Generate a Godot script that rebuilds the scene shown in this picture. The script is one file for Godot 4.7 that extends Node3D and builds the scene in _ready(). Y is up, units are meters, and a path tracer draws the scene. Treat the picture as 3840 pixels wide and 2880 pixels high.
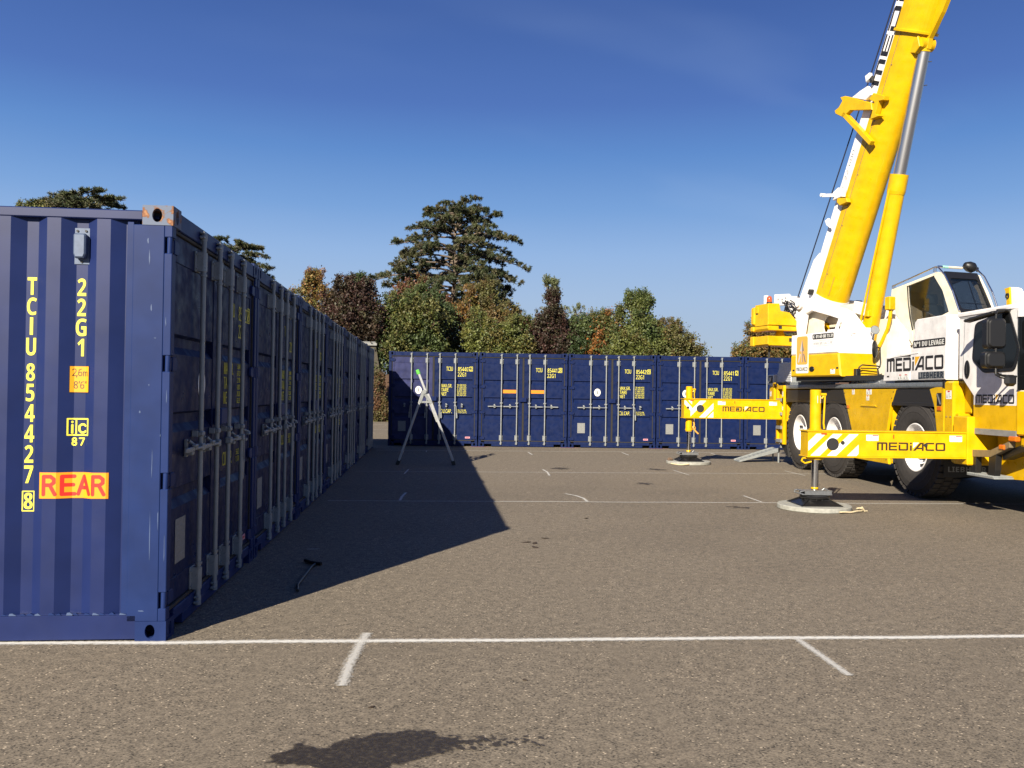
extends Node3D
# A container yard beside a mobile crane, on an autumn morning. World: y up, metres; the camera stands at the origin.

var M := {}                      # materials by name
var used := {}                   # names already taken at top level

# ------------------------------------------------------------------ mesh builder
class MB:
	var st := SurfaceTool.new()
	func _init():
		st.begin(Mesh.PRIMITIVE_TRIANGLES)
	func tri(a: Vector3, b: Vector3, c: Vector3, g := -1):      # counter-clockwise seen from outside
		st.set_smooth_group(g)
		st.add_vertex(a); st.add_vertex(c); st.add_vertex(b)
	func quad(a: Vector3, b: Vector3, c: Vector3, d: Vector3, g := -1):
		tri(a, b, c, g); tri(a, c, d, g)
	func face(pts: Array, out: Vector3, g := -1):               # a convex face, turned so that it looks along out
		var n: Vector3 = (pts[1] - pts[0]).cross(pts[2] - pts[0])
		var p := pts.duplicate()
		if n.dot(out) < 0: p.reverse()
		for i in range(1, p.size() - 1): tri(p[0], p[i], p[i + 1], g)
	func box(c: Vector3, s: Vector3, bev := 0.0, b := Basis.IDENTITY):
		var h := s * 0.5
		if bev <= 0.0:
			for ax in 3:
				for sg in [-1.0, 1.0]:
					var n := Vector3.ZERO; n[ax] = sg
					var u := (ax + 1) % 3; var v := (ax + 2) % 3
					var pts := []
					for k in [[-1, -1], [1, -1], [1, 1], [-1, 1]]:
						var q := Vector3.ZERO; q[ax] = sg * h[ax]; q[u] = k[0] * h[u]; q[v] = k[1] * h[v]
						pts.append(c + b * q)
					face(pts, b * n)
			return
		bev = minf(bev, minf(h.x, minf(h.y, h.z)) * 0.9)
		for ax in 3:
			var u := (ax + 1) % 3; var v := (ax + 2) % 3
			for sg in [-1, 1]:
				var pts := []
				for k in [[-1, -1], [1, -1], [1, 1], [-1, 1]]:
					var sgn := Vector3.ZERO; sgn[ax] = sg; sgn[u] = k[0]; sgn[v] = k[1]
					pts.append(c + b * cp(h, bev, ax, sgn))
				var n := Vector3.ZERO; n[ax] = sg
				face(pts, b * n)
			for s1 in [-1, 1]:
				for s2 in [-1, 1]:
					var pts := []
					for k in [[u, -1], [u, 1], [v, 1], [v, -1]]:
						var sgn := Vector3.ZERO; sgn[u] = s1; sgn[v] = s2; sgn[ax] = k[1]
						pts.append(c + b * cp(h, bev, k[0], sgn))
					var n := Vector3.ZERO; n[u] = s1; n[v] = s2
					face(pts, b * n)
		for sx in [-1, 1]:
			for sy in [-1, 1]:
				for sz in [-1, 1]:
					var sgn := Vector3(sx, sy, sz)
					face([c + b * cp(h, bev, 0, sgn), c + b * cp(h, bev, 1, sgn), c + b * cp(h, bev, 2, sgn)], b * sgn)
	func cp(h: Vector3, bev: float, ax: int, sgn: Vector3) -> Vector3:
		var q := (h - Vector3.ONE * bev) * sgn
		q[ax] = h[ax] * sgn[ax]
		return q
	func span(a: Vector3, b: Vector3, bev := 0.0):             # a box from corner to corner
		box((a + b) * 0.5, (b - a).abs(), bev)
	func bar(a: Vector3, b: Vector3, w: float, t: float, side := Vector3.UP, bev := 0.0):   # a square bar from a to b
		var z := (b - a).normalized()
		var x := side.cross(z)
		if x.length() < 0.01: x = Vector3.RIGHT.cross(z)
		x = x.normalized()
		box((a + b) * 0.5, Vector3(w, t, (b - a).length()), bev, Basis(x, z.cross(x), z))
	func tube(a: Vector3, b: Vector3, r1: float, r2 := -1.0, n := 12, caps := true):
		if r2 < 0: r2 = r1
		var z := (b - a).normalized()
		var x := z.cross(Vector3.UP if absf(z.y) < 0.9 else Vector3.RIGHT).normalized()
		var y := z.cross(x)
		for i in n:
			var t0 := TAU * i / n; var t1 := TAU * (i + 1) / n
			var d0 := x * cos(t0) + y * sin(t0); var d1 := x * cos(t1) + y * sin(t1)
			quad(a + d0 * r1, a + d1 * r1, b + d1 * r2, b + d0 * r2, 1)
			if caps:
				tri(a, a + d1 * r1, a + d0 * r1); tri(b, b + d0 * r2, b + d1 * r2)
	func sweep(path: Array, r: float, n := 8):
		for i in path.size() - 1:
			tube(path[i], path[i + 1], r, r, n)
	func lathe(prof: Array, c: Vector3, axis: Vector3, n := 24, soft := false):   # prof: Vector2(radius, height)
		var z := axis.normalized()
		var x := z.cross(Vector3.UP if absf(z.y) < 0.9 else Vector3.RIGHT).normalized()
		var y := z.cross(x)
		for k in prof.size() - 1:
			var p: Vector2 = prof[k]; var q: Vector2 = prof[k + 1]
			for i in n:
				var t0 := TAU * i / n; var t1 := TAU * (i + 1) / n
				var d0 := x * cos(t0) + y * sin(t0); var d1 := x * cos(t1) + y * sin(t1)
				var a := c + z * p.y + d0 * p.x; var b := c + z * p.y + d1 * p.x
				var e := c + z * q.y + d1 * q.x; var f := c + z * q.y + d0 * q.x
				var g := 2 if soft else 10 + k
				if p.x < 1e-5: tri(a, e, f, g)
				elif q.x < 1e-5: tri(a, b, e, g)
				else: quad(a, b, e, f, g)
	func prism(poly: Array, z0: float, z1: float, T := Transform3D.IDENTITY, bev := 0.0):
		var p := PackedVector2Array(poly)
		if Geometry2D.is_polygon_clockwise(p) == false: pass
		var area := 0.0
		for i in p.size(): area += p[i].cross(p[(i + 1) % p.size()])
		if area < 0: p.reverse()
		var ins := p.duplicate()
		if bev > 0:
			for i in p.size():
				var e0 := (p[i] - p[i - 1]).normalized() if i > 0 else (p[0] - p[p.size() - 1]).normalized()
				var e1 := (p[(i + 1) % p.size()] - p[i]).normalized()
				var n0 := Vector2(-e0.y, e0.x); var n1 := Vector2(-e1.y, e1.x)
				var m := (n0 + n1).normalized()
				ins[i] = p[i] + m * minf(bev / maxf(m.dot(n0), 0.3), bev * 3.0)
		var idx := Geometry2D.triangulate_polygon(ins)
		for i in range(0, idx.size(), 3):
			var a := ins[idx[i]]; var b := ins[idx[i + 1]]; var c := ins[idx[i + 2]]
			if (b - a).cross(c - a) < 0:
				var t := b; b = c; c = t
			tri(T * Vector3(a.x, a.y, z1), T * Vector3(b.x, b.y, z1), T * Vector3(c.x, c.y, z1))
			tri(T * Vector3(a.x, a.y, z0), T * Vector3(c.x, c.y, z0), T * Vector3(b.x, b.y, z0))
		for i in p.size():
			var j := (i + 1) % p.size()
			quad(T * Vector3(p[i].x, p[i].y, z0 + bev), T * Vector3(p[j].x, p[j].y, z0 + bev), T * Vector3(p[j].x, p[j].y, z1 - bev), T * Vector3(p[i].x, p[i].y, z1 - bev))
			if bev > 0:
				quad(T * Vector3(p[i].x, p[i].y, z1 - bev), T * Vector3(p[j].x, p[j].y, z1 - bev), T * Vector3(ins[j].x, ins[j].y, z1), T * Vector3(ins[i].x, ins[i].y, z1))
				quad(T * Vector3(ins[i].x, ins[i].y, z0), T * Vector3(ins[j].x, ins[j].y, z0), T * Vector3(p[j].x, p[j].y, z0 + bev), T * Vector3(p[i].x, p[i].y, z0 + bev))
	func plate_with_hole(poly: Array, hole: Array, z0: float, z1: float, T: Transform3D):    # both outlines hold the same number of points
		var n := poly.size()
		for i in n:
			var j := (i + 1) % n
			var a: Vector2 = poly[i]; var b: Vector2 = poly[j]; var c: Vector2 = hole[j]; var d: Vector2 = hole[i]
			face([T * Vector3(a.x, a.y, z1), T * Vector3(b.x, b.y, z1), T * Vector3(c.x, c.y, z1), T * Vector3(d.x, d.y, z1)], T.basis.z)
			face([T * Vector3(a.x, a.y, z0), T * Vector3(b.x, b.y, z0), T * Vector3(c.x, c.y, z0), T * Vector3(d.x, d.y, z0)], -T.basis.z)
			var m := (a + b) * 0.5; var cm := (c + d) * 0.5
			var mid := Vector2.ZERO
			for h in hole: mid += h
			mid /= n
			face([T * Vector3(a.x, a.y, z0), T * Vector3(b.x, b.y, z0), T * Vector3(b.x, b.y, z1), T * Vector3(a.x, a.y, z1)], T.basis * Vector3(m.x - mid.x, m.y - mid.y, 0))
			face([T * Vector3(d.x, d.y, z0), T * Vector3(c.x, c.y, z0), T * Vector3(c.x, c.y, z1), T * Vector3(d.x, d.y, z1)], T.basis * Vector3(mid.x - cm.x, mid.y - cm.y, 0))
	func mesh() -> ArrayMesh:
		st.generate_normals()
		st.index()
		return st.commit()

# ------------------------------------------------------------------ scene helpers
func lin(r: float, g: float, b: float, a := 1.0) -> Color:
	var c := Color(r, g, b).linear_to_srgb()
	c.a = a
	return c

func obj(called: String, mb, mat: Material, parent: Node, T := Transform3D.IDENTITY) -> MeshInstance3D:
	var o := MeshInstance3D.new()
	o.name = called
	o.mesh = mb.mesh() if mb is MB else mb
	o.material_override = mat
	o.transform = T
	parent.add_child(o, true)
	return o

func numbered(called: String) -> String:
	if not used.has(called):
		used[called] = 0
		return called
	used[called] += 1
	return "%s_%03d" % [called, used[called]]

func tag(o: Node, label: String, category: String, group := "", kind := "") -> Node:
	o.set_meta("label", label); o.set_meta("category", category)
	if group: o.set_meta("group", group)
	if kind: o.set_meta("kind", kind)
	return o

func thing(called: String, label: String, category: String, at := Vector3.ZERO, turn := 0.0, group := "", kind := "") -> Node3D:
	var o := Node3D.new()
	o.name = numbered(called)
	add_child(o)
	o.position = at; o.rotation.y = turn
	tag(o, label, category, group, kind)
	return o

func single(called: String, mb, mat: Material, label: String, category: String, at := Vector3.ZERO, turn := 0.0, group := "", kind := "") -> MeshInstance3D:
	var o := obj(numbered(called), mb, mat, self)
	o.position = at; o.rotation.y = turn
	tag(o, label, category, group, kind)
	return o

# T for a side that looks along -x: polygon x runs along +z, y up, thickness outwards
func side_T(x: float, at := Vector3.ZERO) -> Transform3D:
	return Transform3D(Basis(Vector3(0, 0, 1), Vector3(0, 1, 0), Vector3(-1, 0, 0)), Vector3(x, 0, 0) + at)

func rect(x0: float, y0: float, x1: float, y1: float) -> Array:
	return [Vector2(x0, y0), Vector2(x1, y0), Vector2(x1, y1), Vector2(x0, y1)]

func round_rect(x0: float, y0: float, x1: float, y1: float, r: float, n := 4) -> Array:
	var out := []
	for k in 4:
		var c := Vector2([x1 - r, x0 + r, x0 + r, x1 - r][k], [y1 - r, y1 - r, y0 + r, y0 + r][k])
		for i in n + 1:
			var t := PI / 2 * (k + float(i) / n)
			out.append(c + Vector2(cos(t), sin(t)) * r)
	return out

func rounded(poly: Array, r: float, n := 4) -> Array:          # every corner of a polygon rounded
	var out := []
	var m := poly.size()
	for i in m:
		var p: Vector2 = poly[i]; var a: Vector2 = poly[(i + m - 1) % m]; var b: Vector2 = poly[(i + 1) % m]
		var k := minf(r, minf((a - p).length(), (b - p).length()) * 0.45)
		var s := p + (a - p).normalized() * k; var e := p + (b - p).normalized() * k
		for j in n + 1:
			var t := float(j) / n
			out.append(s.lerp(p, t).lerp(p.lerp(e, t), t))
	return out

func circle(c: Vector2, r: float, n := 20) -> Array:
	var out := []
	for i in n: out.append(c + Vector2(cos(TAU * i / n), sin(TAU * i / n)) * r)
	return out

func oval_pair(x0: float, y0: float, x1: float, y1: float, c: Vector2, rx: float, ry: float) -> Array:   # [rectangle outline, oval hole], matched point by point
	var a := []; var b := []
	var n := 20
	for i in n:
		var t := TAU * (i + 0.5) / n
		var d := Vector2(cos(t), sin(t))
		var k := 1e9
		if absf(d.x) > 1e-4: k = minf(k, ((x1 if d.x > 0 else x0) - c.x) / d.x)
		if absf(d.y) > 1e-4: k = minf(k, ((y1 if d.y > 0 else y0) - c.y) / d.y)
		a.append(c + d * k)
		b.append(c + Vector2(d.x * rx, d.y * ry))
	for corner in [Vector2(x0, y0), Vector2(x1, y0), Vector2(x1, y1), Vector2(x0, y1)]:       # pull the nearest outline point into each corner
		var best := 0
		for i in n:
			if a[i].distance_to(corner) < a[best].distance_to(corner): best = i
		a[best] = corner
	return [a, b]

# lettering: w x h is the box it fills (w < 0: -w times its natural width), T puts its lower left corner (or its lower middle if mid)
var font_bold: SystemFont
var font_plain: SystemFont
func text_mesh(words: String, w: float, h: float, deep := 0.0015, bold := true, mid := false, valley := false) -> ArrayMesh:
	var tm := TextMesh.new()
	tm.font = font_bold if bold else font_plain
	tm.font_size = 100; tm.pixel_size = 0.01; tm.depth = 0.2; tm.curve_step = 6.0
	tm.text = words
	var a := tm.get_mesh_arrays()
	var v: PackedVector3Array = a[Mesh.ARRAY_VERTEX]
	var box := AABB(v[0], Vector3.ZERO)
	for p in v: box = box.expand(p)
	var sy := h / box.size.y
	var sx := w / box.size.x if w > 0 else -w * sy
	for i in v.size():
		var p := v[i] - box.position
		v[i] = Vector3((p.x - (box.size.x * 0.5 if mid else 0.0)) * sx, p.y * sy, p.z / 0.2 * deep)
	a[Mesh.ARRAY_VERTEX] = v
	var out := ArrayMesh.new()
	out.add_surface_from_arrays(Mesh.PRIMITIVE_TRIANGLES, a)
	return out

func words(parent: Node, text: String, w: float, h: float, mat: Material, T: Transform3D, mid := false, bold := true, called := "lettering", deep := 0.0015) -> MeshInstance3D:
	return obj(called, text_mesh(text, w, h, deep, bold, mid), mat, parent, T)

# the crane firm's word mark as outlines in a 1-high box: [outline, 0 = letter, 1 = wedge]
func word_mark() -> Array:
	var s := 0.19
	var out := []
	var x := 0.0
	out.append([[Vector2(x, 0), Vector2(x + s, 0), Vector2(x + s, 0.8), Vector2(x + 0.44, 0.8), Vector2(x + 0.44, 0), Vector2(x + 0.44 + s, 0), Vector2(x + 0.44 + s, 0.8), Vector2(x + 0.88, 0.8), Vector2(x + 0.88, 0), Vector2(x + 0.88 + s, 0), Vector2(x + 0.88 + s, 0.9), Vector2(x + 0.97, 1), Vector2(x, 1)], 0])
	x = 1.2
	out.append([[Vector2(x, 0), Vector2(x + 0.86, 0), Vector2(x + 0.86, 0.19), Vector2(x + s, 0.19), Vector2(x + s, 0.41), Vector2(x + 0.82, 0.41), Vector2(x + 0.82, 0.59), Vector2(x + s, 0.59), Vector2(x + s, 0.81), Vector2(x + 0.86, 0.81), Vector2(x + 0.86, 1), Vector2(x, 1)], 0])
	x = 2.2
	out.append([[Vector2(x, 0), Vector2(x + 0.88, 0), Vector2(x + 0.98, 0.1), Vector2(x + 0.98, 0.9), Vector2(x + 0.88, 1), Vector2(x, 1), Vector2(x, 0.81), Vector2(x + 0.79, 0.81), Vector2(x + 0.79, 0.19), Vector2(x + s, 0.19), Vector2(x + s, 0.7), Vector2(x, 0.7)], 0])
	x = 3.36
	out.append([rect(x, 0, x + s, 0.66), 0]); out.append([rect(x, 0.8, x + s, 1), 0])
	x = 3.66
	out.append([[Vector2(x + 0.02, 1), Vector2(x + 0.62, 1), Vector2(x + 0.02, 0.3)], 1])
	out.append([[Vector2(x, 0), Vector2(x + 0.72, 1), Vector2(x + 1.1, 1), Vector2(x + 1.1, 0), Vector2(x + 0.91, 0), Vector2(x + 0.91, 0.2), Vector2(x + 0.4, 0.2), Vector2(x + 0.54, 0.38), Vector2(x + 0.91, 0.38), Vector2(x + 0.91, 0.82), Vector2(x + 0.84, 0.82), Vector2(x + 0.26, 0)], 0])
	x = 4.94
	out.append([[Vector2(x, 0.1), Vector2(x + 0.1, 0), Vector2(x + 0.88, 0), Vector2(x + 0.88, 0.19), Vector2(x + s, 0.19), Vector2(x + s, 0.81), Vector2(x + 0.88, 0.81), Vector2(x + 0.88, 1), Vector2(x + 0.1, 1), Vector2(x, 0.9)], 0])
	x = 5.96
	out.append([[Vector2(x, 0.1), Vector2(x + 0.1, 0), Vector2(x + 0.9, 0), Vector2(x + 1, 0.1), Vector2(x + 1, 0.5), Vector2(x + 0.81, 0.5), Vector2(x + 0.81, 0.19), Vector2(x + s, 0.19), Vector2(x + s, 0.5), Vector2(x, 0.5)], 0])
	out.append([[Vector2(x, 0.5), Vector2(x + s, 0.5), Vector2(x + s, 0.81), Vector2(x + 0.81, 0.81), Vector2(x + 0.81, 0.5), Vector2(x + 1, 0.5), Vector2(x + 1, 0.9), Vector2(x + 0.9, 1), Vector2(x + 0.1, 1), Vector2(x, 0.9)], 0])
	return out

func mark(parent: Node, w: float, h: float, T: Transform3D, ink: Material, wedge: Material, deep := 0.002):
	var a := MB.new(); var b := MB.new()
	for part in word_mark():
		var poly := []
		for p in part[0]: poly.append(Vector2(p.x / 6.96 * w, p.y * h))
		(a if part[1] == 0 else b).prism(poly, 0, deep, T)
	obj("word_mark", a, ink, parent)
	obj("word_mark_wedge", b, wedge, parent)

# ------------------------------------------------------------------ computed textures
func noise_tex(size: int, freq: float, lo: float, hi: float, octaves := 4, sd := 1) -> ImageTexture:
	var n := FastNoiseLite.new()
	n.seed = sd; n.frequency = freq; n.fractal_octaves = octaves; n.noise_type = FastNoiseLite.TYPE_SIMPLEX_SMOOTH
	var im := n.get_seamless_image(size, size, false, false, 0.15, true)
	im.convert(Image.FORMAT_L8)
	var d := im.get_data()
	for i in d.size(): d[i] = int(clampf(lerpf(lo, hi, d[i] / 255.0), 0, 1) * 255)
	return ImageTexture.create_from_image(Image.create_from_data(size, size, false, Image.FORMAT_L8, d))

func seg_dist(p: Vector2, a: Vector2, b: Vector2) -> float:
	var t := clampf((p - a).dot(b - a) / (b - a).length_squared(), 0, 1)
	return p.distance_to(a + (b - a) * t)

func stroke_picture(w: int, h: int, paper: Color, ink: Color, edge: Color, edge_px: float, strokes: Array) -> ImageTexture:   # strokes: [a, b, half width]
	var im := Image.create_empty(w, h, false, Image.FORMAT_RGB8)
	for y in h:
		for x in w:
			var p := Vector2(x + 0.5, y + 0.5)
			var c := paper
			if minf(minf(p.x, w - p.x), minf(p.y, h - p.y)) < edge_px: c = edge
			for s in strokes:
				var d: float = seg_dist(p, s[0], s[1]) - s[2]
				if d < 1.0: c = c.lerp(ink, clampf(1.0 - d, 0, 1))
			im.set_pixel(x, y, c)
	return ImageTexture.create_from_image(im)

func pbr(key: String, c: Color, rough := 0.5, metal := 0.0, tex: Texture2D = null, tile := 1.0, rough_tex: Texture2D = null) -> StandardMaterial3D:
	var m := StandardMaterial3D.new()
	m.resource_name = key
	m.albedo_color = c; m.roughness = rough; m.metallic = metal
	if tex or rough_tex:
		m.albedo_texture = tex
		m.uv1_triplanar = true; m.uv1_scale = Vector3.ONE * tile
	if rough_tex:
		m.roughness_texture = rough_tex
		m.roughness_texture_channel = BaseMaterial3D.TEXTURE_CHANNEL_RED
	M[key] = m
	return m

# ------------------------------------------------------------------ sky, camera, sun
func sky_picture() -> ImageTexture:
	var w := 1024; var h := 512
	var im := Image.create_empty(w, h, false, Image.FORMAT_RGBF)
	var veil := FastNoiseLite.new(); veil.seed = 5; veil.frequency = 1.5; veil.fractal_octaves = 5
	var streak := FastNoiseLite.new(); streak.seed = 9; streak.frequency = 1.1; streak.fractal_octaves = 4
	var stops := [[-1.0, Color(0.12, 0.115, 0.105)], [-0.02, Color(0.30, 0.34, 0.38)], [0.0, Color(0.45, 0.53, 0.61)], [0.055, Color(0.425, 0.53, 0.66)], [0.11, Color(0.375, 0.52, 0.74)], [0.16, Color(0.30, 0.47, 0.76)], [0.21, Color(0.195, 0.37, 0.70)], [0.27, Color(0.118, 0.268, 0.61)], [0.322, Color(0.086, 0.184, 0.50)], [0.411, Color(0.058, 0.13, 0.39)], [1.0, Color(0.026, 0.066, 0.23)]]
	for y in h:
		var el := PI * (0.5 - (y + 0.5) / h)
		var s := sin(el)
		var base := Color.BLACK
		for k in stops.size() - 1:
			if s >= stops[k][0] and s <= stops[k + 1][0]:
				base = stops[k][1].lerp(stops[k + 1][1], (s - stops[k][0]) / (stops[k + 1][0] - stops[k][0]))
		for x in w:
			var c := base
			if s > 0.0:
				var az := TAU * (x + 0.5) / w                            # 0 looks along -z, growing to the right
				var d := Vector3(sin(az) * cos(el), s, -cos(az) * cos(el))
				var q := d / (s + 0.35)                                  # thin high cloud lies on a layer overhead
				var n := veil.get_noise_3d(q.x * 0.55 + q.z * 0.2, q.z * 1.5, 0.0) * 0.6 + streak.get_noise_3d(q.x * 0.6 + 40.0, q.z * 2.6 + q.x * 0.5, 3.0) * 0.5
				var k := clampf(n * 1.7 - 0.05, 0, 1) * clampf(s * 8.0, 0.15, 1) * 0.24 * lerpf(1.0, 0.3, smoothstep(0.28, 0.45, s)) * lerpf(0.3, 1.3, smoothstep(-0.45, 0.3, sin(az)))
				c = c.lerp(Color(0.40, 0.54, 0.80), k)
			im.set_pixel(x, y, c)
	return ImageTexture.create_from_image(im)

func light_and_camera():
	var cam := Camera3D.new()
	cam.name = "camera"
	add_child(cam)
	var yaw := 0.0927; var pitch := 0.0097; var roll := 0.0143
	var f := Vector3(sin(yaw) * cos(pitch), sin(pitch), -cos(yaw) * cos(pitch))
	var r := Vector3(cos(yaw), 0, sin(yaw)); var u := r.cross(f)
	cam.transform = Transform3D(Basis(r * cos(roll) + u * sin(roll), u * cos(roll) - r * sin(roll), -f), Vector3(0, 1.508, 0))
	cam.fov = 48.88; cam.near = 0.05; cam.far = 4000.0
	cam.current = true
	var sky := Sky.new()
	var sm := PanoramaSkyMaterial.new()
	sm.panorama = sky_picture()
	sky.sky_material = sm
	var env := Environment.new()
	env.background_mode = Environment.BG_SKY
	env.sky = sky
	env.background_energy_multiplier = 0.42
	env.tonemap_mode = Environment.TONE_MAPPER_LINEAR
	env.tonemap_exposure = 2.4
	env.sdfgi_enabled = true; env.ssao_enabled = true; env.ssil_enabled = true
	var we := WorldEnvironment.new()
	we.name = "world_environment"
	we.environment = env
	add_child(we)
	var sun := DirectionalLight3D.new()
	sun.name = "sun"
	add_child(sun)
	var towards := Vector3(-2.434, 2.591, 4.097)              # read off the shadow of the nearest container's corner
	sun.look_at_from_position(towards, Vector3.ZERO, Vector3.UP)
	sun.light_energy = 1.42
	sun.light_color = Color(1.0, 0.955, 0.87)
	sun.light_angular_distance = 0.5
	sun.shadow_enabled = true

func materials():
	font_bold = SystemFont.new(); font_bold.font_names = PackedStringArray(["Droid Sans"]); font_bold.font_weight = 700
	font_plain = SystemFont.new(); font_plain.font_names = PackedStringArray(["Droid Sans"])
	var grime := noise_tex(512, 0.012, 0.80, 1.06, 5, 3)
	var soft := noise_tex(256, 0.02, 0.9, 1.04, 4, 4)
	var gloss := noise_tex(512, 0.02, 0.3, 1.0, 5, 7)
	var sheen := noise_tex(256, 0.03, 0.82, 1.0, 4, 9)
	pbr("door_blue", lin(0.0058, 0.0135, 0.060), 0.72, 0.0, soft, 0.6, gloss)
	pbr("frame_blue", lin(0.0072, 0.0152, 0.064), 0.7, 0.0, soft, 0.7, gloss)
	pbr("side_blue", lin(0.0078, 0.0168, 0.083), 0.47, 0.0, soft, 0.5, sheen)
	pbr("post_blue", lin(0.0115, 0.0255, 0.102), 0.5, 0.0, soft, 0.6, sheen)
	pbr("sheen_door", lin(0.034, 0.039, 0.108), 0.7, 0.0, grime, 0.6, gloss)  # paler violet blue: the sheen reflected by one door, put into its colour
	pbr("galvanised", lin(0.235, 0.25, 0.255), 0.6, 0.1, soft, 2.0, gloss)
	pbr("aluminium", lin(0.40, 0.41, 0.42), 0.5, 0.5, soft, 2.0)
	pbr("gasket", lin(0.021, 0.019, 0.017), 0.8)
	pbr("hollow", lin(0.004, 0.004, 0.005), 0.9)
	pbr("letter_yellow", lin(0.66, 0.60, 0.06), 0.6)
	pbr("letter_white", lin(0.58, 0.58, 0.56), 0.6)
	pbr("orange_film", lin(0.62, 0.2, 0.004), 0.5)
	pbr("plate_grey", lin(0.22, 0.225, 0.22), 0.6, 0.2, soft, 5.0)
	pbr("pink_film", lin(0.6, 0.3, 0.36), 0.6)
	pbr("red_ink", lin(0.45, 0.02, 0.02), 0.6)
	pbr("bare_scuff", lin(0.045, 0.075, 0.165), 0.6)
	pbr("vent_grey", lin(0.07, 0.10, 0.17), 0.5, 0.1, soft, 4.0)
	var rust := FastNoiseLite.new(); rust.seed = 21; rust.frequency = 0.014; rust.fractal_octaves = 5
	var im := rust.get_seamless_image(256, 256, false, false, 0.15, true)
	var rim := Image.create_empty(256, 256, false, Image.FORMAT_RGB8)
	for y in 256:
		for x in 256:
			var k := im.get_pixel(x, y).r
			var c := lin(0.10, 0.125, 0.19)
			if k > 0.50: c = c.lerp(lin(0.16, 0.06, 0.025), clampf((k - 0.50) * 9.0, 0, 1))
			if k > 0.66: c = c.lerp(lin(0.30, 0.14, 0.06), clampf((k - 0.66) * 9.0, 0, 1))
			rim.set_pixel(x, y, c)
	pbr("rusty_paint", Color.WHITE, 0.75, 0.0, ImageTexture.create_from_image(rim), 3.3)
	# crane
	pbr("yellow", lin(0.60, 0.36, 0.003), 0.55, 0.0, soft, 0.7, gloss)
	pbr("white", lin(0.74, 0.72, 0.715), 0.5, 0.0, soft, 0.7, gloss)
	pbr("cream", lin(0.66, 0.61, 0.50), 0.5, 0.0, soft, 0.7)
	for k in ["door_blue", "frame_blue", "sheen_door"]: M[k].metallic_specular = 0.27
	M["side_blue"].metallic_specular = 0.39; M["post_blue"].metallic_specular = 0.28
	for k in ["yellow", "white", "cream"]:
		M[k].metallic_specular = 0.35
		M[k].clearcoat_enabled = true; M[k].clearcoat = 0.12; M[k].clearcoat_roughness = 0.12
	pbr("chassis", lin(0.015, 0.015, 0.016), 0.6)
	pbr("plastic", lin(0.007, 0.007, 0.008), 0.45)
	pbr("fender", lin(0.012, 0.012, 0.013), 0.55, 0.0, soft, 3.0)
	pbr("rubber", lin(0.032, 0.028, 0.026), 0.85, 0.0, grime, 2.0)
	pbr("alu_panel", lin(0.55, 0.56, 0.58), 0.6, 0.0, soft, 2.0)
	pbr("chrome", lin(0.62, 0.63, 0.66), 0.13, 1.0)
	pbr("steel", lin(0.30, 0.31, 0.32), 0.4, 0.8, soft, 3.0)
	pbr("deck_grey", lin(0.20, 0.225, 0.25), 0.5, 0.4, soft, 2.0, gloss)
	pbr("mid_grey", lin(0.22, 0.23, 0.24), 0.55, 0.2, soft, 2.0)
	pbr("bronze_grey", lin(0.21, 0.17, 0.11), 0.5, 0.3, soft, 2.0)
	pbr("black_metal", lin(0.009, 0.009, 0.01), 0.38, 0.0, grime, 2.0)
	pbr("ink", lin(0.012, 0.011, 0.012), 0.5)
	pbr("brown_ink", lin(0.035, 0.016, 0.006), 0.5)
	pbr("wedge_yellow", lin(0.66, 0.36, 0.02), 0.5)
	pbr("film_white", lin(0.66, 0.66, 0.64), 0.55)
	pbr("emblem_orange", lin(0.62, 0.31, 0.055), 0.5)
	pbr("emblem_light", lin(0.42, 0.40, 0.37), 0.5)
	pbr("emblem_dark", lin(0.17, 0.14, 0.12), 0.5)
	pbr("navy_plate", lin(0.012, 0.018, 0.03), 0.4)
	pbr("amber", lin(0.5, 0.11, 0.008), 0.2)
	pbr("lamp_red", lin(0.42, 0.06, 0.01), 0.2)
	pbr("green_plastic", lin(0.09, 0.40, 0.05), 0.5)
	pbr("seat_cloth", lin(0.03, 0.045, 0.06), 0.9)
	pbr("interior", lin(0.05, 0.05, 0.045), 0.8)
	pbr("mint", lin(0.3, 0.62, 0.5), 0.4)
	pbr("concrete", lin(0.33, 0.33, 0.30), 0.85, 0.0, grime, 2.2)
	pbr("rope", lin(0.5, 0.42, 0.27), 0.9)
	pbr("cable", lin(0.012, 0.014, 0.03), 0.6)
	var g := StandardMaterial3D.new()
	g.resource_name = "cab_glass"
	g.transparency = BaseMaterial3D.TRANSPARENCY_ALPHA
	g.albedo_color = Color(0.03, 0.06, 0.06, 0.42); g.roughness = 0.03
	M["cab_glass"] = g
	var dg := StandardMaterial3D.new()
	dg.resource_name = "dark_glass"
	dg.transparency = BaseMaterial3D.TRANSPARENCY_ALPHA
	dg.albedo_color = Color(0.01, 0.012, 0.014, 0.72); dg.roughness = 0.03
	M["dark_glass"] = dg
	pbr("bark", lin(0.13, 0.085, 0.058), 0.95, 0.0, grime, 1.5)
	pbr("pine_bark", lin(0.17, 0.13, 0.10), 0.95, 0.0, grime, 1.5)
	var leaf := StandardMaterial3D.new()
	leaf.resource_name = "leaf"
	leaf.vertex_color_use_as_albedo = true; leaf.roughness = 0.6
	leaf.backlight_enabled = true; leaf.backlight = Color(0.5, 0.5, 0.4)
	leaf.cull_mode = BaseMaterial3D.CULL_DISABLED
	M["leaf"] = leaf
	var needle := StandardMaterial3D.new()
	needle.resource_name = "needle"
	needle.vertex_color_use_as_albedo = true; needle.roughness = 0.55
	needle.cull_mode = BaseMaterial3D.CULL_DISABLED
	M["needle"] = needle

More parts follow.
